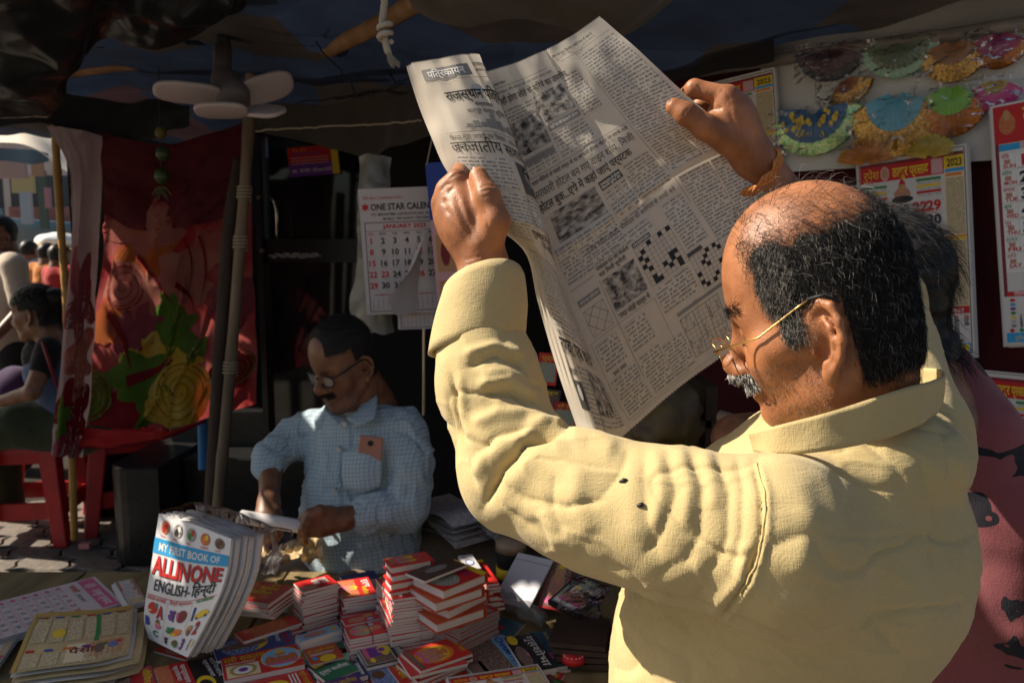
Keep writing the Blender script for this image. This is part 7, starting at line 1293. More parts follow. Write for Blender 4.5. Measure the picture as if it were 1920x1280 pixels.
    ridge = [([(940, 900), (985, 935), (1060, 950), (1140, 935)], -4.9, 12), ([(1090, 1040), (1040, 1000), (1010, 950)], 3.7, 14),  # folds: points in the view they were read from, millimetres, width
        ([(905, 955), (938, 880), (985, 832), (1060, 812)], -16, 9), ([(925, 985), (965, 905), (1010, 850), (1075, 832)], 5.3, 22),
        ([(960, 860), (1000, 800), (1060, 790)], 6.6, 14), ([(1060, 812), (1110, 815), (1160, 850)], 4.7, 18),
        ([(1180, 835), (1165, 880), (1120, 940)], -3.2, 17.6), ([(1210, 838), (1205, 900), (1215, 985), (1240, 1060)], -3.7, 23), ([(1188, 850), (1182, 930), (1195, 1020)], 2, 20.2),
        ([(1246, 838), (1268, 920), (1240, 1000), (1200, 1050)], -3.7, 14.9), ([(1228, 840), (1240, 920), (1220, 1000)], 2.9, 13.5), ([(1288, 832), (1318, 910), (1312, 1000), (1280, 1060)], -4.6, 16.2), ([(1270, 836), (1294, 910), (1280, 1000)], 2.9, 13.5),
        ([(1338, 836), (1366, 920), (1362, 1010), (1330, 1080)], -4.6, 16.2), ([(1320, 838), (1335, 900), (1338, 960)], 2.9, 14.9), ([(1380, 842), (1392, 910), (1390, 1000), (1370, 1080)], -3.7, 13.5),
        ([(1225, 1088), (1262, 1058), (1310, 1040)], -1.5, 9.45), ([(1240, 1102), (1290, 1068), (1330, 1062)], 0.96, 12.2), ([(1210, 1110), (1180, 1075), (1120, 1050)], -3.1, 16.2),
        ([(1000, 960), (1030, 1020), (1100, 1060)], -4.3, 22), ([(960, 930), (985, 990), (1060, 1045)], 3.4, 22), ([(1040, 880), (1030, 950), (1060, 1010)], -4.3, 20), ([(1085, 870), (1080, 940), (1110, 1010)], 3.4, 20),
        ([(1005, 770), (960, 735), (900, 738)], -7.3, 9), ([(1010, 745), (955, 712), (890, 722)], 5.6, 11), ([(1035, 800), (990, 770), (930, 775), (880, 800)], 4.8, 13), ([(1040, 822), (990, 800), (930, 815), (890, 850)], -6.1, 12),
        ([(990, 690), (930, 668), (870, 690)], -6.1, 9), ([(985, 668), (930, 648), (865, 668)], 4.8, 9), ([(1000, 715), (950, 695), (905, 700)], 2.9, 8),
        ([(845, 690), (852, 780), (868, 860), (895, 920)], -7.3, 8), ([(862, 690), (870, 780), (890, 860)], 3.7, 9), ([(880, 900), (920, 850), (985, 815)], 4.8, 14), ([(990, 860), (1060, 865), (1160, 880)], -2.4, 4),
        ([(1412, 862), (1428, 930), (1428, 1000), (1400, 1090), (1335, 1178)], -6.1, 6), ([(1424, 862), (1440, 930), (1440, 1000), (1414, 1090), (1345, 1186)], 2.9, 7),
        ([(1400, 1010), (1390, 1090), (1330, 1150)], 3.7, 14), ([(1330, 1090), (1300, 1130), (1240, 1130)], -2.6, 21.6),
        ([(1500, 880), (1520, 980), (1490, 1110)], 2.6, 26), ([(1560, 860), (1600, 980), (1590, 1120)], -3.5, 30), ([(1650, 860), (1690, 980), (1680, 1130)], 2.6, 26), ([(1720, 840), (1755, 950), (1745, 1080)], -4.3, 22),
        ([(1775, 760), (1810, 850), (1820, 960)], 3.7, 14), ([(1760, 790), (1782, 880), (1790, 980)], -3.7, 12), ([(1790, 750), (1835, 830), (1850, 920)], -3.7, 9), ([(1440, 1180), (1480, 1130), (1560, 1120)], 2.6, 26),
        ([(1220, 1130), (1210, 1190), (1180, 1275)], -4.8, 24.3), ([(1275, 1150), (1300, 1210), (1370, 1278)], -3.2, 27), ([(1180, 1130), (1150, 1190), (1110, 1278)], 2, 21.6), ([(1245, 1150), (1250, 1210), (1260, 1278)], 2.4, 24.3),
        ([(1440, 850), (1500, 838), (1560, 850), (1600, 840)], -2.4, 5), ([(1530, 1000), (1640, 1010), (1760, 995)], -1.5, 4)]
    V, N = folds(V, F, ridge)
    Q = V@np.array(((.6, .2, .1), (-.2, 1.2, 0), (.5, 0, 1.3)))
    V = V+N*(noise3(V, 16, 1)*.002+noise3(V, 38, 2)*.0008-.0032*np.clip(1-np.abs(noise3(Q, 15, 7))*5, 0, 1)**2+.0013*np.clip(1-np.abs(noise3(Q, 27, 9))*4, 0, 1)**2)[:, None]
    kur = obj('kurta', V, F, KURTA, body, smooth=True); kur['label'] = 'pale yellow linen kurta with creased sleeves'
    PJ = fibre('white_pyjama', (.55, .53, .5), (.45, .43, .4), 400)
    def pj(P):
        d = ell(P, hip, (.18, .14, .2), Mb)
        for s in (-1, 1): k = hip+l_*s*.095; d = smin(d, chain(P, [k, k+np.array((0, 0, -.5)), k+np.array((0, 0, -.83))], [.105, .085, .075], .03), .05)
        return smax(d, -(P[:, 2]-.06), .004)
    pv = surfnet(pj, (-.02, .62, .04), (.6, 1.25, 1.12), .014, 1); obj('trousers', *pv, PJ, body, smooth=True)
    # cuff: turned back sleeve end
    def band(pts_lo, pts_hi, thick, name, par, m, closed=True, n=72, nv=9, bulge=.003):
        A = np.asarray(pts_lo); B = np.asarray(pts_hi)
        if closed: A = np.vstack((A, A[:1])); B = np.vstack((B, B[:1]))
        t = np.linspace(0, 1, n); a = crs(A, t); b = crs(B, t); c = (a.mean(0)+b.mean(0))/2
        V = []
        for side in (1, 0):
            for j in (range(nv) if side else range(nv-1, -1, -1)):
                f = j/(nv-1); p = a*(1-f)+b*f; q = p-c; ax = (b.mean(0)-a.mean(0)); ax /= np.linalg.norm(ax); q = q-np.outer(q@ax, ax); q /= np.linalg.norm(q, axis=1)[:, None]
                V.append(p+q*((bulge*math.sin(math.pi*f)) if side else -thick)+q*(noise3(p, 45, 5)*.0016)[:, None])
        V = np.array(V); i = np.arange(2*nv*n).reshape(2*nv, n); i2 = np.vstack((i, i[:1]))
        F = np.stack((i2[:-1, :-1], i2[:-1, 1:], i2[1:, 1:], i2[1:, :-1]), -1).reshape(-1, 4)
        return obj(name, V.reshape(-1, 3), F, m, par, smooth=True)
    def ringpts(c, ax, rx, ry, ref, n=14, ph=0):
        ax = ax/np.linalg.norm(ax); a = ref-ax*np.dot(ref, ax); a /= np.linalg.norm(a); b = np.cross(ax, a); g = np.arange(n)*2*np.pi/n+ph
        return c+np.cos(g)[:, None]*a*rx+np.sin(g)[:, None]*b*ry
    ca = at(895, 650, .93); cb = at(908, 535, .955); ax = cb-ca; ref = np.array((1., 0, .12))
    band(ringpts(ca, ax+np.array((-.02, .0, 0)), .0575, .055, ref), ringpts(cb, ax+np.array((-.035, .03, 0)), .051, .050, ref), .004, 'cuff', kur, KURTA)
    # stand collar, open at the front
    lo_ = [at(1410, 846, .775), at(1460, 852, .748), at(1560, 844, .735), at(1680, 816, .748), at(1760, 772, .815), at(1752, 745, .91), at(1650, 752, .975), at(1545, 775, .975), at(1462, 800, .92), at(1440, 812, .88)]
    hi_ = [at(1402, 812, .778), at(1470, 794, .752), at(1570, 768, .742), at(1690, 730, .756), at(1772, 706, .825), at(1748, 690, .915), at(1650, 700, .97), at(1545, 725, .968), at(1470, 752, .915), at(1445, 772, .88)]
    band(lo_, hi_, .003, 'collar', kur, KURTA, closed=False, n=90, nv=9, bulge=.0)
    # stitching of collar and shoulder seam
    KS = mat('seam_thread', (.5, .39, .17), .9, .2)
    def onto(line, off=.0015):
        d, _ = proj(V); res = []
        L = np.asarray(line, float); p = crs(L, np.linspace(0, 1, 40)); vis = ((V-np.array((0, 0, CAMZ)))*N).sum(1) < 0
        idx = np.nonzero(vis)[0]; dv = d[idx]
        for q in p:
            k = np.argsort(((dv-q)**2).sum(1))[:6]; k = idx[k]; z = np.linalg.norm(V[k], axis=1); j = k[np.argmin(z)]; res.append(V[j]+N[j]*off)
        res = np.array(res); 
        for _ in range(3): res[1:-1] = (res[:-2]+res[1:-1]*2+res[2:])/4
        return res
    mb = MB(); mb.tube(onto([(1416, 866), (1432, 930), (1430, 1000), (1412, 1060), (1385, 1115)]), .0009, 5); mb.build('shoulder_seam', KS, kur, True)
    for q in ((1167, 897), (1204, 941)):
        p = onto([(q[0]-7, q[1]+2), q, (q[0]+7, q[1]-2)], .001); mb = MB(); mb.tube([p[0], p[20], p[-1]], [.0008, .0026, .0008], 6); o = mb.build('dark_fleck', K_, kur, True)
    # ---------------- hair
    hl = unw(Vl).astype(float); NW = Nl; x, y, z = hl.T; ay = np.abs(y)
    top = .090+.014*np.clip((-x-.02)/.06, 0, 1)+.010*noise3(hl, 60, 3)
    front = np.where(z > .045, .052-.10*np.clip(z-.045, 0, .1), .052-.5*np.clip(.045-z, 0, .06))+.004*noise3(hl, 90, 8)
    earz = (np.abs(x+.010) < .026) & (z < .034); burn = (x > .012) & (x < .034) & (z > -.012)
    dense = (z < top) & (x < front) & (z > -.052+.35*np.clip(x+.02, -.1, 0)*-1*.3) & (ay > .0) & ~((x > .008) & (z < .0)) & ~(earz & ~burn) & ~((x > -.028) & (z < .028) & ~burn)
    bald = (z >= top-.006) & (x < .066) & (z > .07)
    low = (z < -.03) & (z > -.10) & (x < -.055)
    cdir = H
    def fl(p): return np.stack((-.55-.0*p[:, 0], 0*p[:, 0], -.85+0*p[:, 0]), 1)
    def grow(mask, n, length, flow, curl, lift, seed, rad, m, name, par=None, K=6):
        idx = np.nonzero(mask)[0]; P = curls(Vl[idx], Nl[idx], n, None, length, flow, curl, lift, seed, K)
        P = P@H.T+O; o = obj(name, *strands(P, 3, rad), m, par or body, smooth=True); o['kind'] = 'stuff'; return o
    ear_pt = (ay > .083)
    dense &= ~ear_pt; low &= ~ear_pt
    edge_ = noise3(hl, 150, 11)
    soft = dense & (z < top-.004+.006*edge_) & (x < front-.003+.005*edge_)
    hair = grow(dense, 24000, .015, fl, (.0028, 5), .0032, 1, .00022, HAIR_D, 'hair'); hair['label'] = 'short curly black hair'
    # dark undercoat of hair
    idx = np.zeros(len(Vl), bool); idx[soft] = True; Fd = F_head = head[1]; keep = idx[Fd].all(1)
    sk = obj('hair_base', (Vl+Nl*.0011)@H.T+O, Fd[keep], HAIR_D, hair, smooth=True)
    temple = dense & (x > .012)
    grow(dense, 1800, .015, fl, (.003, 5), .004, 2, .0002, HAIR_G, 'grey_hair', hair)
    grow(temple, 2200, .013, fl, (.003, 5), .0035, 3, .0002, HAIR_G, 'grey_temple_hair', hair)
    grow(bald, 420, .022, lambda p: np.stack((-.7+0*p[:, 0], np.sign(p[:, 1])*.5, 0*p[:, 0]), 1), (.004, 4), .009, 4, .00022, HAIR_D, 'thin_crown_hair', hair)
    grow(bald, 60, .03, lambda p: np.stack((-.5+0*p[:, 0], np.sign(p[:, 1])*.6, .2+0*p[:, 0]), 1), (.004, 4), .014, 5, .0002, HAIR_G, 'stray_hair', hair)
    grow(low, 900, .010, (-.3, 0, -1), (.001, 2), .002, 6, .00018, HAIR_D, 'nape_hair', hair)
    jaw = (z < -.02) & (z > -.115) & (x > .0) & (x < .085) & (ay > .02) & ~ear_pt
    grow(jaw, 2600, .0028, (.1, 0, -1), (.0002, 2), .0012, 16, .00016, HAIR_G, 'stubble', None, 3); grow(jaw, 1500, .0028, (.1, 0, -1), (.0002, 2), .0012, 17, .00016, HAIR_D, 'dark_stubble', None, 3)
    rim = (z > top-.012) & (z < top+.012) & (x < front+.01) & (z > .04); grow(rim, 1500, .014, fl, (.003, 5), .004, 18, .0002, HAIR_D, 'thinning_hair', hair)
    must = (np.abs(z+.040) < .0085) & (ay < .036) & (x > .075)
    mo = grow(must, 2600, .011, lambda p: np.stack((.1+0*p[:, 0], np.sign(p[:, 1])*.6, -1+0*p[:, 0]), 1), (.001, 2), .003, 7, .0003, HAIR_W, 'moustache'); mo['label'] = 'bristly grey moustache'
    grow(must, 1900, .010, lambda p: np.stack((.3+0*p[:, 0], np.sign(p[:, 1])*.5, -1+0*p[:, 0]), 1), (.001, 2), .004, 8, .0003, HAIR_D, 'dark_moustache_hair', mo)
    brow = (np.abs(z-.037-.004*(ay/.05)) < .0048) & (ay > .012) & (ay < .056) & (x > .06)
    grow(brow, 420, .010, lambda p: np.stack((-.2+0*p[:, 0], np.sign(p[:, 1])*1.0, .1+0*p[:, 0]), 1), (.0008, 2), .003, 9, .0003, HAIR_D, 'eyebrows')
    # eyes
    EYE = mat('eye_white', (.6, .55, .5), .15, .5)
    for s in (1,):
        c = W((.0785, s*.032, .0085)); a = np.linspace(-1, 1, 14)
        mb = MB(); mb.tube([W((.0905-.0035*abs(k)**2, s*(.032+.0135*k), .0075-.002*k*k)) for k in a], .0011, 5); mb.build('eyelid_line', HAIR_D, body, True)
    # glasses: thin wire half frames low on the nose
    GOLD = mat('gold_wire', (.55, .36, .14), .25, .5, metal=1); LENS = mat('spectacle_lens', (.9, .88, .85), .03, .5, alpha=.18)
    mb = MB(); ring = []
    gx, gz = .1215, .002
    for s in (1, -1):
        a = np.linspace(0, 2*np.pi, 40); e = 2.6; q = [W((gx-.012*abs(math.cos(t))**2*.6+.004*math.sin(t), s*(.034+.027*np.sign(math.cos(t))*abs(math.cos(t))**(2/e)), gz+.0165*np.sign(math.sin(t))*abs(math.sin(t))**(2/e))) for t in a]
        mb.tube(q, .0008, 6); ring.append(q)
    mb.tube([W((gx+.002, .010, gz+.004)), W((gx+.006, 0, gz+.008)), W((gx+.002, -.010, gz+.004))], .0009, 6)
    gl = mb.build('glasses', GOLD, body, True)
    for s in (1, -1):
        mb = MB(); mb.tube([W((gx-.006, s*.063, gz+.004)), W((gx-.004, s*.069, gz+.006)), W((.06, s*.078, .012)), W((.012, s*.082, .0295)), W((-.006, s*.085, .0355))], [.0012, .0012, .0011, .0011, .0012], 7); mb.build('temple_arm', GOLD, gl, True)
        mb = MB(); mb.tube([W((-.004, s*.085, .0355)), W((-.024, s*.086, .036)), W((-.036, s*.083, .026))], .0016, 7); mb.build('temple_tip', K_, gl, True)
    for q in ring:
        mb = MB(); mb.add(q[:-1], [tuple(range(len(q)-1))]); mb.build('lens', LENS, gl)
    # red thread bracelet
    RT = mat('red_thread', (.42, .05, .03), .7, .3, bump=.8, bscale=900, var=.5, vscale=500, col2=(.6, .35, .08)); bc = at(1413, 322, 1.09); ax = elb2-wr2; ax /= np.linalg.norm(ax)
    br = None
    for k in range(4):
        g = np.linspace(0, 2*np.pi, 90); a = np.cross(ax, (0, 0, 1.)); a /= np.linalg.norm(a); b = np.cross(ax, a); tw = g*9+k*1.57
        P = bc+(np.cos(g)*(.0385+.0022*np.cos(tw)))[:, None]*a+(np.sin(g)*(.0385+.0022*np.cos(tw)))[:, None]*b+((k-1.5)*.0022+.0018*np.sin(tw))[:, None]*ax
        mb = MB(); mb.tube(P, .0027, 6); o = mb.build('thread_bracelet' if k == 0 else 'thread', RT, body if k == 0 else br, True)
        if k == 0: br = o; o['label'] = 'twisted red thread bracelet'
    # nails
    NAIL = mat('finger_nail', (.42, .24, .16), .3, .5)
    for tip, ip, nd in ((th[3], th[2], (0, -1, .1)), (th2[3], th2[2], (-.1, -1, .3))):
        d = tip-ip; d /= np.linalg.norm(d); n = np.array(nd, float); n -= d*np.dot(n, d); n /= np.linalg.norm(n); sd = np.cross(d, n)
        P, Fq, _ = grid(7, 7, lambda u, v: tip+np.outer((v-.45)*.0155, d)+np.outer((u-.5)*.0125*(1-.25*(2*v-1)**2), sd)+np.outer(.0108-.0085*(u-.5)**2*2-.002*v, n)); obj('thumb_nail', P, Fq, NAIL, body, smooth=True)
    return body
reader()
# ---------------------------------------------------------------- other people
def head_part(O, H, S, h, **k):
    V, F = surfnet(lambda P: head_sdf(P/np.asarray(S, np.float32), **k)*float(np.min(S)), np.array((-.14, -.115, -.2))*S, np.array((.14, .115, .16))*S, h, 1); return V, F, V@H.T+O
def hair_cap(V, F, N, O, H, S, mask, thick, m, par, name='hair', strands_n=0, seed=1, length=.02, mat2=None):
    x = V+N*(thick*(1+.5*noise3(V, 90, 3)))[:, None]; keep = mask[F].all(1)
    o = obj(name, x@H.T+O, F[keep], m, par, smooth=True)
    if strands_n:
        idx = np.nonzero(mask)[0]; P = curls(V[idx], N[idx], strands_n, None, length, lambda p: np.stack((-.6+0*p[:, 0], 0*p[:, 0], -.7+0*p[:, 0]), 1), (.001, 2), thick*1.4, seed); q = obj('hair_strands', *strands(P@H.T+O, 3, .0004), mat2 or m, o, smooth=True); q['kind'] = 'stuff'
    return o
SHIRT = fibre('blue_check_cotton', (.44, .54, .60), (.35, .45, .52), 500, checks=(95, (.19, .27, .34), (.1, .1, .45)))
TROUS = fibre('brown_trouser', (.20, .13, .09), (.14, .09, .06), 400)
def vendor():
    S = np.array((.86, .85, .96)); H = orient((-.60, -.72, -.34), (-.16, -.24, .95)); O = at(648, 686, 2.09)
    V, F, VW = head_part(O, H, S, .0034, neck=((-.03, 0, -.02), (-.075, 0, -.17), .058, .062)); N = vnormals(V, F)
    f_ = np.array((-.5, -.85, 0)); f_ /= np.linalg.norm(f_); l_ = np.array((-f_[1], f_[0], 0)); Mb = np.stack((l_, f_, (0, 0, 1)), 1)
    shR = at(590, 812, 2.25); shL = at(750, 814, 2.10); nb = at(672, 792, 2.18)
    eR = at(509, 856, 2.17); wR = at(504, 942, 2.02); eL = at(762, 948, 2.0); wL = at(645, 972, 1.93)
    mR = [at(518, 978, 1.97), at(507, 982, 1.965), at(495, 980, 1.97), at(485, 974, 1.98)]; fR = [[at(516, 1000, 1.945), at(508, 1012, 1.955), at(502, 1020, 1.97)], [at(505, 1004, 1.94), at(498, 1014, 1.955), at(495, 1020, 1.97)], [at(492, 1000, 1.945), at(487, 1010, 1.96), at(485, 1015, 1.975)], [at(481, 994, 1.955), at(477, 1003, 1.97), at(476, 1008, 1.98)]]; tR = [at(515, 962, 1.98), at(524, 984, 1.96), at(522, 1002, 1.955), at(516, 1016, 1.96)]
    mL = [at(606, 962, 1.90), at(594, 972, 1.89), at(588, 984, 1.89), at(586, 997, 1.90)]; fL = [[at(582, 968, 1.875), at(572, 984, 1.885), at(580, 994, 1.90)], [at(574, 980, 1.87), at(566, 994, 1.88), at(574, 1003, 1.895)], [at(570, 991, 1.87), at(564, 1003, 1.88), at(572, 1010, 1.895)], [at(572, 1002, 1.88), at(567, 1011, 1.89), at(574, 1016, 1.90)]]; tL = [at(622, 962, 1.91), at(600, 956, 1.885), at(582, 962, 1.88), at(566, 970, 1.885)]
    def arms(P):
        d = hand_sdf(P, wR, mR, fR, tR, at(503, 965, 1.985), rw=.024, rf=.0092, rt=.0115, palm_r=.024)
        d = smin(d, rc(P, eR, wR, .036, .0245), .02)
        e = hand_sdf(P, wL, mL, fL, tL, at(610, 978, 1.915), rw=.026, rf=.0098, rt=.012, palm_r=.029); e = smin(e, rc(P, eL, wL, .038, .026), .02)
        return np.minimum(d, e)
    lo, hi = bounds([eR, eL, wR, wL, *mR, *sum(fL, []), *sum(fR, [])], .05); A = surfnet(arms, lo, hi, .0036, 1)
    hp = at(690, 1075, 2.2); kR = at(520, 1125, 2.02); kL = at(640, 1150, 1.86); aR = np.array((kR[0]+.02, kR[1]+.1, .08)); aL = np.array((kL[0]+.0, kL[1]+.12, .08))
    def tor(P):
        d = ell(P, at(676, 880, 2.17), (.15, .1, .2), Mb); d = smin(d, rc(P, hp+l_*.08, kL, .07, .055), .05); d = smin(d, rc(P, hp-l_*.08, kR, .07, .055), .05); d = smin(d, rc(P, kL, aL, .05, .04), .03); d = smin(d, rc(P, kR, aR, .05, .04), .03); d = smin(d, rc(P, shR, eR, .04, .035), .03); d = smin(d, rc(P, shL, eL, .04, .035), .03); d = smin(d, ell(P, hp, (.15, .11, .15), Mb), .05); return smin(d, rc(P, nb, O-np.array((-.03, -.03, .06)), .055, .055), .03)
    T = surfnet(tor, (-.95, 1.65, .03), (-.2, 2.5, 1.15), .014, 1)
    b = obj('person', *join([(VW, F), A, T]), SKIN_B, smooth=True); tag(b, 'seated vendor in blue checked shirt and black glasses rolling a paper', 'person')
    chest = at(676, 868, 2.16); belly = at(672, 985, 2.13); hem = at(690, 1050, 2.13)
    def sh(P):
        d = ell(P, chest, (.17, .115, .19), Mb); d = smin(d, ell(P, belly, (.175, .15, .19), Mb), .07); d = smin(d, ell(P, hem, (.165, .13, .12), Mb), .05)
        d = smin(d, rc(P, shR, nb, .062, .05), .04); d = smin(d, rc(P, shL, nb, .064, .05), .04)
        d = smin(d, chain(P, [shR, at(548, 822, 2.23), eR, at(503, 874, 2.13)], [.066, .056, .049, .044], .02), .03); d = smin(d, chain(P, [shL, at(768, 872, 2.05), eL, at(690, 964, 1.955)], [.073, .066, .06, .05], .02), .03)
        return smax(d, -(P[:, 2]-.575), .004)
    V2, F2 = surfnet(sh, (-.78, 1.78, .56), (-.17, 2.45, 1.24), .0052, 1)
    V2, N2 = folds(V2, F2, [([(700, 830), (735, 800), (765, 815)], -6, 9), ([(745, 840), (730, 890), (740, 940)], -9, 9), ([(760, 860), (748, 900), (752, 940)], 6, 10), ([(560, 800), (580, 850), (590, 910)], -8, 9), ([(600, 800), (605, 870), (600, 940)], 6, 12), ([(640, 820), (635, 920), (640, 1030)], 3, 4), ([(645, 820), (641, 920), (646, 1030)], -3, 4), ([(700, 960), (660, 930), (640, 900)], -6, 10), ([(720, 985), (670, 1000), (620, 1040)], -7, 10), ([(735, 1000), (690, 1020), (650, 1050)], 6, 12), ([(500, 850), (530, 830), (560, 835)], -6, 6), ([(510, 868), (540, 850), (565, 856)], 5, 7), ([(530, 812), (555, 822), (575, 815)], -5, 6), ([(780, 900), (760, 930), (720, 945)], -6, 8), ([(610, 960), (640, 990), (700, 1000)], 5, 12), ([(620, 930), (660, 960), (720, 965)], -5, 9), ([(690, 800), (700, 850), (695, 900)], 4, 9)])
    V2 = V2+N2*(noise3(V2, 20, 1)*.005+noise3(V2, 45, 2)*.002-.007*np.clip(1-np.abs(noise3(V2, 11, 7))*4, 0, 1)**2+.005*np.clip(1-np.abs(noise3(V2, 17, 9))*4, 0, 1)**2)[:, None]
    s = obj('shirt', V2, F2, SHIRT, b, smooth=True); s['label'] = 'light blue checked shirt with chest pocket'
    def flap(pts, nm, m, par, n=(16, 8)):
        G = np.array([[at(*q) for q in r] for r in pts]); P, Fq, U = grid(*n, lambda u, v: patch(G, u, v)); o = obj(nm, P, Fq, m, par, smooth=True); md = o.modifiers.new('s', 'SOLIDIFY'); md.thickness = .003; return o
    flap([[(694, 712, 2.17), (706, 735, 2.12), (706, 762, 2.07)], [(672, 768, 2.07), (692, 776, 2.04), (703, 780, 2.03)], [(650, 786, 2.03), (672, 797, 2.005), (702, 786, 2.02)]], 'collar', SHIRT, s); flap([[(642, 784, 2.05), (630, 772, 2.08), (612, 756, 2.11)], [(636, 792, 2.03), (622, 780, 2.05), (608, 764, 2.08)], [(644, 800, 2.01), (628, 792, 2.03), (606, 776, 2.06)]], 'collar', SHIRT, s)
    flap([[(643, 842, 2.016), (680, 838, 2.0), (716, 842, 2.005)], [(642, 880, 1.99), (680, 880, 1.972), (716, 884, 1.98)], [(646, 915, 1.985), (680, 922, 1.965), (712, 912, 1.975)]], 'chest_pocket', SHIRT, s)
    BT = mat('shirt_button', (.5, .5, .5), .3)
    for q in ((646, 795, 1.992), (634, 842, 2.0), (626, 920, 1.985), (621, 1001, 1.98)):
        c = at(*q); mb = MB(); mb.tube([c+np.array((0, .02, 0)), c], .0055, 10); mb.build('button', BT, s)
    hl = V/S; x, y, z = hl.T; ay = np.abs(y); m = (z > .068) & (x < .092-.3*(z-.06)) | (z > .005) & (x < .02) & (z > .03) | (x < -.035) & (z > -.045); m &= ay < .083
    hair_cap(V, F, N, O, H, S, m, .0025, mat('hair_salt', (.014, .013, .013), .6, .25), b, strands_n=6000, length=.012, mat2=mat('hair_grizzled', (.03, .028, .026), .6, .25))
    st = (z < -.045) & (x > .03) & (z > -.11); idx = np.nonzero(st)[0]; P = curls(V[idx], N[idx], 1800, None, .005, (.2, 0, -1), (.0005, 2), .002, 4, 4); q = obj('stubble', *strands(P@H.T+O, 3, .00035), HAIR_G, b); q['kind'] = 'stuff'
    mu = (np.abs(z+.041) < .007) & (ay < .03) & (x > .075); idx = np.nonzero(mu)[0]; P = curls(V[idx], N[idx], 900, None, .010, lambda p: np.stack((.2+0*p[:, 0], np.sign(p[:, 1])*.6, -1+0*p[:, 0]), 1), (.0005, 2), .003, 5, 4); q = obj('moustache', *strands(P@H.T+O, 3, .0005), HAIR_D, b); q['kind'] = 'stuff'
    W = lambda p: O+H@(np.asarray(p, float)*S); mb = MB(); rings = []
    for sd in (1, -1):
        a = np.linspace(0, 2*np.pi, 28); q = [W((.1065-.010*abs(math.cos(t))**2, sd*(.033+.026*np.sign(math.cos(t))*abs(math.cos(t))**.6), .004+.0165*np.sign(math.sin(t))*abs(math.sin(t))**.7)) for t in a]; mb.tube(q, .0024, 6); rings.append(q)
    mb.tube([W((.108, .009, .010)), W((.112, 0, .012)), W((.108, -.009, .010))], .0024, 6); g = mb.build('glasses', K_, b, True)
    for sd in (1, -1): mb = MB(); mb.tube([W((.098, sd*.060, .012)), W((.06, sd*.074, .018)), W((-.005, sd*.082, .026)), W((-.03, sd*.083, .016))], .0026, 6); mb.build('temple_arm', K_, g, True)
    for q in rings: mb = MB(); mb.add(q[:-1], [tuple(range(len(q)-1))]); mb.build('lens', MATS['spectacle_lens'] if 'spectacle_lens' in MATS else mat('spectacle_lens', (.9, .88, .85), .03, .5, alpha=.18), g)
    def tr(P):
        d = rc(P, hp+l_*.07, kL, .10, .075); d = smin(d, rc(P, hp-l_*.07, kR, .10, .075), .05); d = smin(d, rc(P, kL, aL, .075, .065), .03); d = smin(d, rc(P, kR, aR, .075, .065), .03); d = smin(d, ell(P, hp, (.17, .13, .13), Mb), .05); return smax(d, -(P[:, 2]-.07), .004)
    V3, F3 = surfnet(tr, (-.95, 1.6, .05), (-.15, 2.5, .80), .008, 1); N3 = vnormals(V3, F3); V3 = V3+N3*(noise3(V3, 14, 3)*.008)[:, None]; obj('trousers', V3, F3, TROUS, b, smooth=True)
    g = np.linspace(0, 2*np.pi, 16); c = (np.array(fR[1][0])+np.array(mR[1]))/2; mb = MB(); mb.tube([c+np.array((math.cos(t)*.0105, math.sin(t)*.0105, .003*math.sin(t))) for t in g], .0018, 6); mb.build('ring', mat('gold_metal', (.6, .4, .12), .25, .5, metal=1), b, True)
    # what he holds and has in the pocket
    c = at(695, 838, 1.99); ph = thing('mobile_phone', 'rose gold mobile phone sticking out of the blue shirt pocket', 'phone', tuple(c)); ph.rotation_euler = (R(4), R(6), R(-4)); mb = MB(); mb.box((0, 0, -.02), (.062, .008, .10)); o = mb.build('case', mat('rose_gold', (.42, .22, .17), .35, .5, metal=.3), ph); md = o.modifiers.new('b', 'BEVEL'); md.width = .003; mb = MB(); mb.tube([(.0, -.004, .012), (.0, -.006, .012)], .0075, 14); mb.build('camera_ring', K_, ph)
    a = at(452, 968, 1.95); e = at(585, 990, 1.92); mb = MB(); d = e-a; 
    for k in range(3): mb.tube([a+d*.02*k, e-d*.02*k], .017-.0028*k, 16, caps=False)
    o = mb.build('rolled_paper', mat('white_newsprint', (.62, .60, .60), .7), None, True); tag(o, 'rolled white paper between the hands of the vendor', 'paper roll')
    mb = MB(); mb.box((hp[0], hp[1]+.04, .25), (.4, .34, .4)); cr = tag(mb.build('wooden_crate', DWOOD), 'dark crate the vendor sits on', 'crate')
    return b
vendor()
def simple(label, O, H, S, skin, clothes, limbs, hair, h=.006, ears=(1, -1)):
    """clothes: list of (name, material, list of (kind,args)); limbs: list of chains"""
    V, F, VW = head_part(O, H, S, h*.75, ears=ears); N = vnormals(V, F); parts = [(VW, F)]
    for pts, rad in limbs:
        lo, hi = bounds(pts, max(rad)+.01); parts.append(surfnet(lambda P: chain(P, pts, rad, .01), lo, hi, h, 1))
    b = obj('person', *join(parts), skin, smooth=True); tag(b, label, 'person')
    for name, m, prims, zcut in clothes:
        allp = np.array([q for pr_ in prims for q in pr_[0]]); rm = max(max(np.ravel(pr_[1])) for pr_ in prims); lo, hi = bounds(allp, rm+.02)
        def f(P):
            d = None
            for pts, rad in prims:
                e = chain(P, pts, rad, .02) if len(pts) > 1 else ell(P, pts[0], rad[0]); d = e if d is None else smin(d, e, .05)
            return d if zcut is None else smax(d, -(P[:, 2]-zcut), .004)
        V2, F2 = surfnet(f, lo, hi, h*1.15, 1); N2 = vnormals(V2, F2); V2 = V2+N2*(noise3(V2, 13, 4)*.007+noise3(V2, 34, 2)*.002)[:, None]; obj(name, V2, F2, m, b, smooth=True)
    if hair: hair(b, V, F, N)
    return b
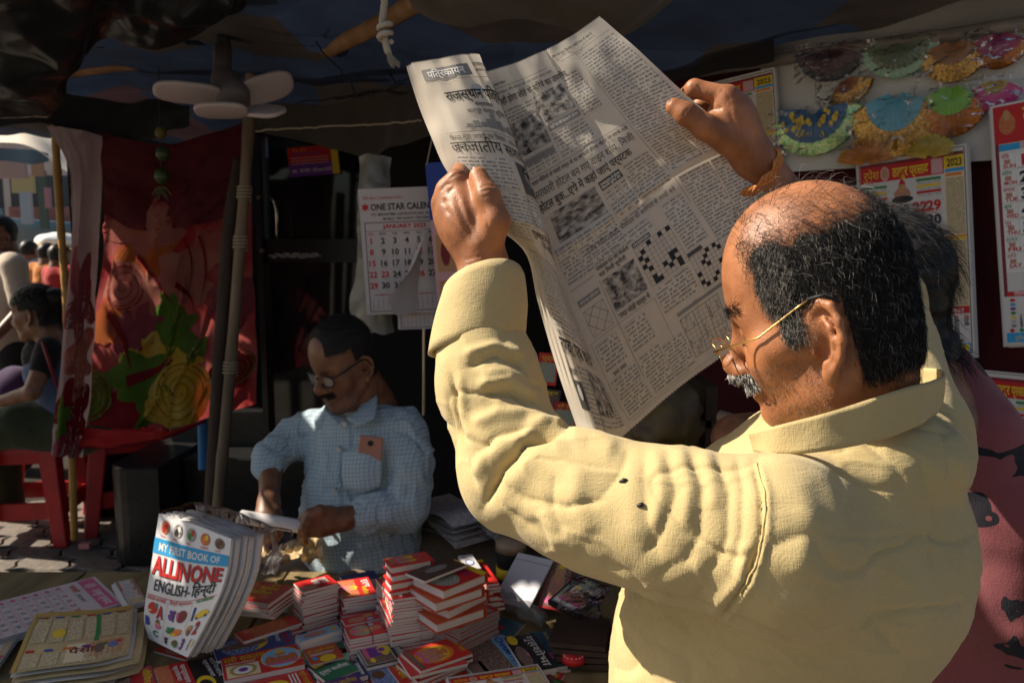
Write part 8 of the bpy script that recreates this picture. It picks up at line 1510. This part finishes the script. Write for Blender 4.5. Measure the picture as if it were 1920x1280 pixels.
TEE = fibre('black_tee', (.016, .017, .02), (.01, .01, .012), 400); OLIVE = fibre('olive_trouser', (.045, .06, .03), (.03, .04, .022), 400); CREAMS = fibre('cream_shirt', (.5, .42, .33), (.4, .33, .26), 400); DENIM = fibre('blue_denim', (.10, .14, .26), (.07, .1, .2), 400); WSH = fibre('white_shirt', (.5, .52, .56), (.42, .44, .48), 400); ORS = fibre('orange_saree', (.55, .22, .04), (.4, .12, .03), 300); PINKK = None
def girl():
    Y = 3.72; O = at(70, 592, Y); H = orient((-.93, .05, -.12), (-.1, 0, 1)); hp = np.array((O[0]+.13, Y+.05, .62)); sh = at(92, 655, Y-.08); sh2 = at(84, 655, Y+.24); kn = np.array((hp[0]-.42, Y, .60)); W = lambda p: O+H@np.asarray(p, float)
    def hair(b, V, F, N):
        x, y, z = V.T; m = (z > .06) & (x < .085-.45*np.clip(z-.06, 0, 1)) | (x < -.005) & (z > -.05) & ~((np.abs(x+.012) < .03) & (z < .035)) | (x < .03) & (z > .03); m &= np.abs(y) < .084
        hr = hair_cap(V, F, N, O, H, 1, m, .007, HAIR_D, b, strands_n=1800, length=.05, seed=3, mat2=mat('hair_brown', (.02, .014, .011), .6, .2))
        V2, F2 = surfnet(lambda P: ell(P, (0, 0, 0), (.06, .05, .045))+.004*noise3(P, 60, 2), (-.09,)*3, (.09,)*3, .006, 1); obj('hair_bun', V2+W((-.10, 0, .075)), F2, HAIR_D, hr, smooth=True)
        g = np.linspace(0, 2*np.pi, 24); mb = MB(); mb.tube([W((-.072+.012*math.sin(t), .03*math.cos(t), .085+.03*math.sin(t))) for t in g], .009, 8); mb.build('hair_band', mat('blue_band', (.02, .08, .35), .5), hr, True)
        mb = MB(); mb.tube([W((.089-.004*abs(k), .032+.012*k, .038-.004*k*k)) for k in np.linspace(-1, 1, 9)], .0022, 5); mb.build('eyebrow', HAIR_D, b, True); mb = MB(); mb.tube([W((.089-.004*abs(k), .032+.012*k, .010-.002*k*k)) for k in np.linspace(-1, 1, 9)], .0022, 5); mb.build('eye_line', HAIR_D, b, True)
    el = at(60, 735, Y-.18); ha = at(2, 752, Y-.16); mid = at(98, 700, Y+.05)
    b = simple('girl with a hair bun in a black top sitting on the red stool', O, H, 1.0, SKIN_C, [('top', TEE, [([at(98, 668, Y+.08), at(100, 700, Y+.08)], [.13, .125]), ([sh, at(80, 690, Y-.12)], [.06, .055]), ([sh2, at(70, 690, Y+.28)], [.06, .055])], None), ('denim_vest', DENIM, [([mid, hp+np.array((0, 0, .06))], [.125, .14])], None), ('trousers', OLIVE, [([hp, hp+np.array((-.2, -.09, .02)), kn+np.array((0, -.1, 0))], [.14, .11, .085]), ([hp, kn+np.array((0, .12, 0))], [.14, .085]), ([kn+np.array((0, -.1, 0)), kn+np.array((.02, -.1, -.45))], [.085, .06]), ([kn+np.array((0, .12, 0)), kn+np.array((.02, .12, -.45))], [.085, .06])], .12)],
           [([sh, el, ha], [.045, .037, .026]), ([ha, ha+np.array((-.06, -.005, -.01)), ha+np.array((-.10, 0, -.03))], [.024, .02, .01])], hair)
    mb = MB(); mb.tube([at(80, 640, Y-.16), at(96, 690, Y-.18), at(112, 735, Y-.1)], .008, 6); mb.build('bag_strap', MAR_, b, True); return b
girl()
def stander(label, px, Y, shirt, trouser, face, hairm=HAIR_D, h=1.66, skin=SKIN_B):
    g = at(px, 640, Y); x = g[0]; H = orient((*face, -.1), (0, 0, 1)); O = np.array((x, Y, h-.13)); lft = np.array((-face[1], face[0], 0)); lft = lft/np.linalg.norm(lft); c = np.array((x, Y, 0)); z = lambda v: np.array((0, 0, v*h/1.66))
    def hair(b, V, F, N):
        x_, y, zz = V.T; m = (zz > .07) | (x_ < -.01) & (zz > -.03); m &= np.abs(y) < .08; hair_cap(V, F, N, O, H, 1, m, .006, hairm, b)
    S1 = c+lft*.19+z(1.36); S2 = c-lft*.19+z(1.36); f3 = np.array((*face, 0)); E1 = c+lft*.25+z(1.08); E2 = c-lft*.25+z(1.08); H1 = E1+f3*.16+z(-.16); H2 = E2+f3*.16+z(-.16)
    return simple(label, O, H, 1.0, skin, [('shirt', shirt, [([c+z(1.30), c+z(1.0)], [.155, .165]), ([S1, S2], [.065, .065]), ([c+z(1.0), c+z(.86)], [.165, .17]), ([S1, E1+z(.05)], [.072, .062]), ([S2, E2+z(.05)], [.072, .062])], None), ('trousers', trouser, [([c+z(.9), c+lft*.09+z(.8), c+lft*.10+z(.1)], [.15, .10, .07]), ([c+z(.9), c-lft*.09+z(.8), c-lft*.10+z(.1)], [.15, .10, .07])], None)],
                  [([S1, E1, H1], [.05, .04, .03]), ([S2, E2, H2], [.05, .04, .03]), ([H1, H1+f3*.06+z(-.07)], [.032, .018]), ([H2, H2+f3*.06+z(-.07)], [.032, .018]), ([c+z(1.3), c+z(1.5)], [.06, .055])], hair, .011)
stander('man in a cream shirt standing behind the girl', 12, 5.1, CREAMS, fibre('dark_trouser', (.02, .018, .018), (.012, .011, .011), 300), (-.6, -.8), h=1.66)
stander('far passer-by in a white shirt walking away', 66, 9.2, WSH, DENIM, (.1, 1.0), h=1.55); stander('far passer-by in orange beside the taxi', 100, 8.8, ORS, ORS, (.3, 1.0), h=1.52); stander('far passer-by in red at the curtain edge', 122, 8.0, fibre('red_saree', (.4, .03, .03), (.3, .02, .02), 300), TEE, (.5, .8), h=1.5)
b_ = at(30, 745, 4.3); V, F = surfnet(lambda P: smax(ell(P, (0, 0, 0), (.16, .1, .2))+.008*noise3(P, 14, 2), -(P[:, 2]+.18), .02), (-.22, -.16, -.24), (.22, .16, .24), .012, 1); tag(obj('purple_bag', V+np.array((b_[0]-.02, 4.35, .62)), F, fibre('purple_nylon', (.04, .012, .065), (.025, .008, .04), 300), smooth=True), 'purple cloth bag held beside the girl', 'bag')
# ---- woman in the dusty pink kurta beyond the reader
def pink_mat():
    m = fibre('dusty_pink_cotton', (.25, .075, .085), (.18, .05, .06), 700); nt = m.node_tree; L = nt.links.new; N = nt.nodes.new; b = nt.nodes['Principled BSDF']; src = b.inputs['Base Color'].links[0].from_socket
    tc = N('ShaderNodeTexCoord'); n = N('ShaderNodeTexNoise'); n.inputs['Scale'].default_value = 8; n.inputs['Detail'].default_value = 2; n.inputs['Distortion'].default_value = 1.4; L(tc.outputs['Object'], n.inputs['Vector']); g = N('ShaderNodeMath'); g.operation = 'GREATER_THAN'; g.inputs[1].default_value = .60; L(n.outputs[0], g.inputs[0])
    v = N('ShaderNodeTexVoronoi'); v.inputs['Scale'].default_value = 34; L(tc.outputs['Object'], v.inputs['Vector']); h = N('ShaderNodeMath'); h.operation = 'GREATER_THAN'; h.inputs[1].default_value = .16; L(v.outputs['Distance'], h.inputs[0]); k = N('ShaderNodeMath'); k.operation = 'MULTIPLY'; L(g.outputs[0], k.inputs[0]); L(h.outputs[0], k.inputs[1])
    mx = N('ShaderNodeMix'); mx.data_type = 'RGBA'; L(k.outputs[0], mx.inputs[0]); L(src, mx.inputs[6]); mx.inputs[7].default_value = (.012, .011, .018, 1); L(mx.outputs[2], b.inputs['Base Color']); return m
def woman():
    PK = pink_mat(); NAVY = fibre('navy_print', (.014, .013, .02), (.01, .01, .014), 500); O = at(1640, 575, 1.25); H = orient((-.75, .6, -.15), (-.1, .05, 1)); sh = at(1800, 815, 1.22); sh2 = np.array((O[0]-.0, 1.55, 1.17)); nb = at(1735, 725, 1.27); c1 = at(1885, 1010, 1.36); c2 = at(1900, 1200, 1.33); W = lambda p: O+H@np.asarray(p, float)
    el = at(1380, 822, 1.42); sl = at(1475, 806, 1.45)
    def hair(b, V, F, N):
        x, y, z = V.T; m = (z > .055) | (x < .0) & (z > -.09); m &= np.abs(y) < .085; hr = hair_cap(V, F, N, O, H, 1, m, .010, HAIR_D, b, strands_n=2500, length=.05, seed=8)
        V2, F2 = surfnet(lambda P: ell(P, (0, 0, 0), (.05, .05, .055))+.006*noise3(P, 70, 2), (-.08,)*3, (.08,)*3, .005, 1); obj('hair_bun', V2+at(1712, 548, 1.2), F2, HAIR_D, hr, smooth=True)
        P = []
        for k in range(260):
            a = at(1735+random.uniform(-20, 10), 540+random.uniform(-45, 50), 1.2+random.uniform(-.02, .02)); e = at(1762+random.uniform(-15, 26), 548+random.uniform(-40, 90), 1.2+random.uniform(-.03, .02)); P.append(crs([a, (a+e)/2+np.array((.02, 0, .012))*random.uniform(.2, 1.1), e, e+np.array((-.012, 0, -.012))], np.linspace(0, 1, 9)))
        q = obj('loose_hair', *strands(np.array(P), 3, .0004), HAIR_D, hr); q['kind'] = 'stuff'
    b = simple('woman in a dusty pink kurta with dark print standing beyond the reader', O, H, 1.0, SKIN_B, [('kurta', PK, [([at(1755, 712, 1.27), at(1785, 800, 1.3), c1, c2, c2+np.array((0, 0, -.6))], [.06, .09, .175, .19, .24]), ([sh, nb], [.068, .05]), ([sh, at(1880, 960, 1.2), at(1905, 1120, 1.2)], [.078, .088, .085]), ([sh2, nb], [.06, .05])], None), ('dark_sleeve', NAVY, [([sl, sl+np.array((.12, .03, .02))], [.05, .06])], None)],
        [([sl, el], [.04, .045]), ([el, at(1420, 900, 1.3)], [.045, .03]), ([c2+np.array((0, 0, -.5)), np.array((c2[0], c2[1], .04))], [.1, .06]), ([nb, O+np.array((.03, -.01, -.08))], [.06, .058]), ([nb, c1, c2+np.array((0, 0, -.5))], [.06, .12, .1]), ([c1, sl], [.06, .04])], hair)
    return b
woman()
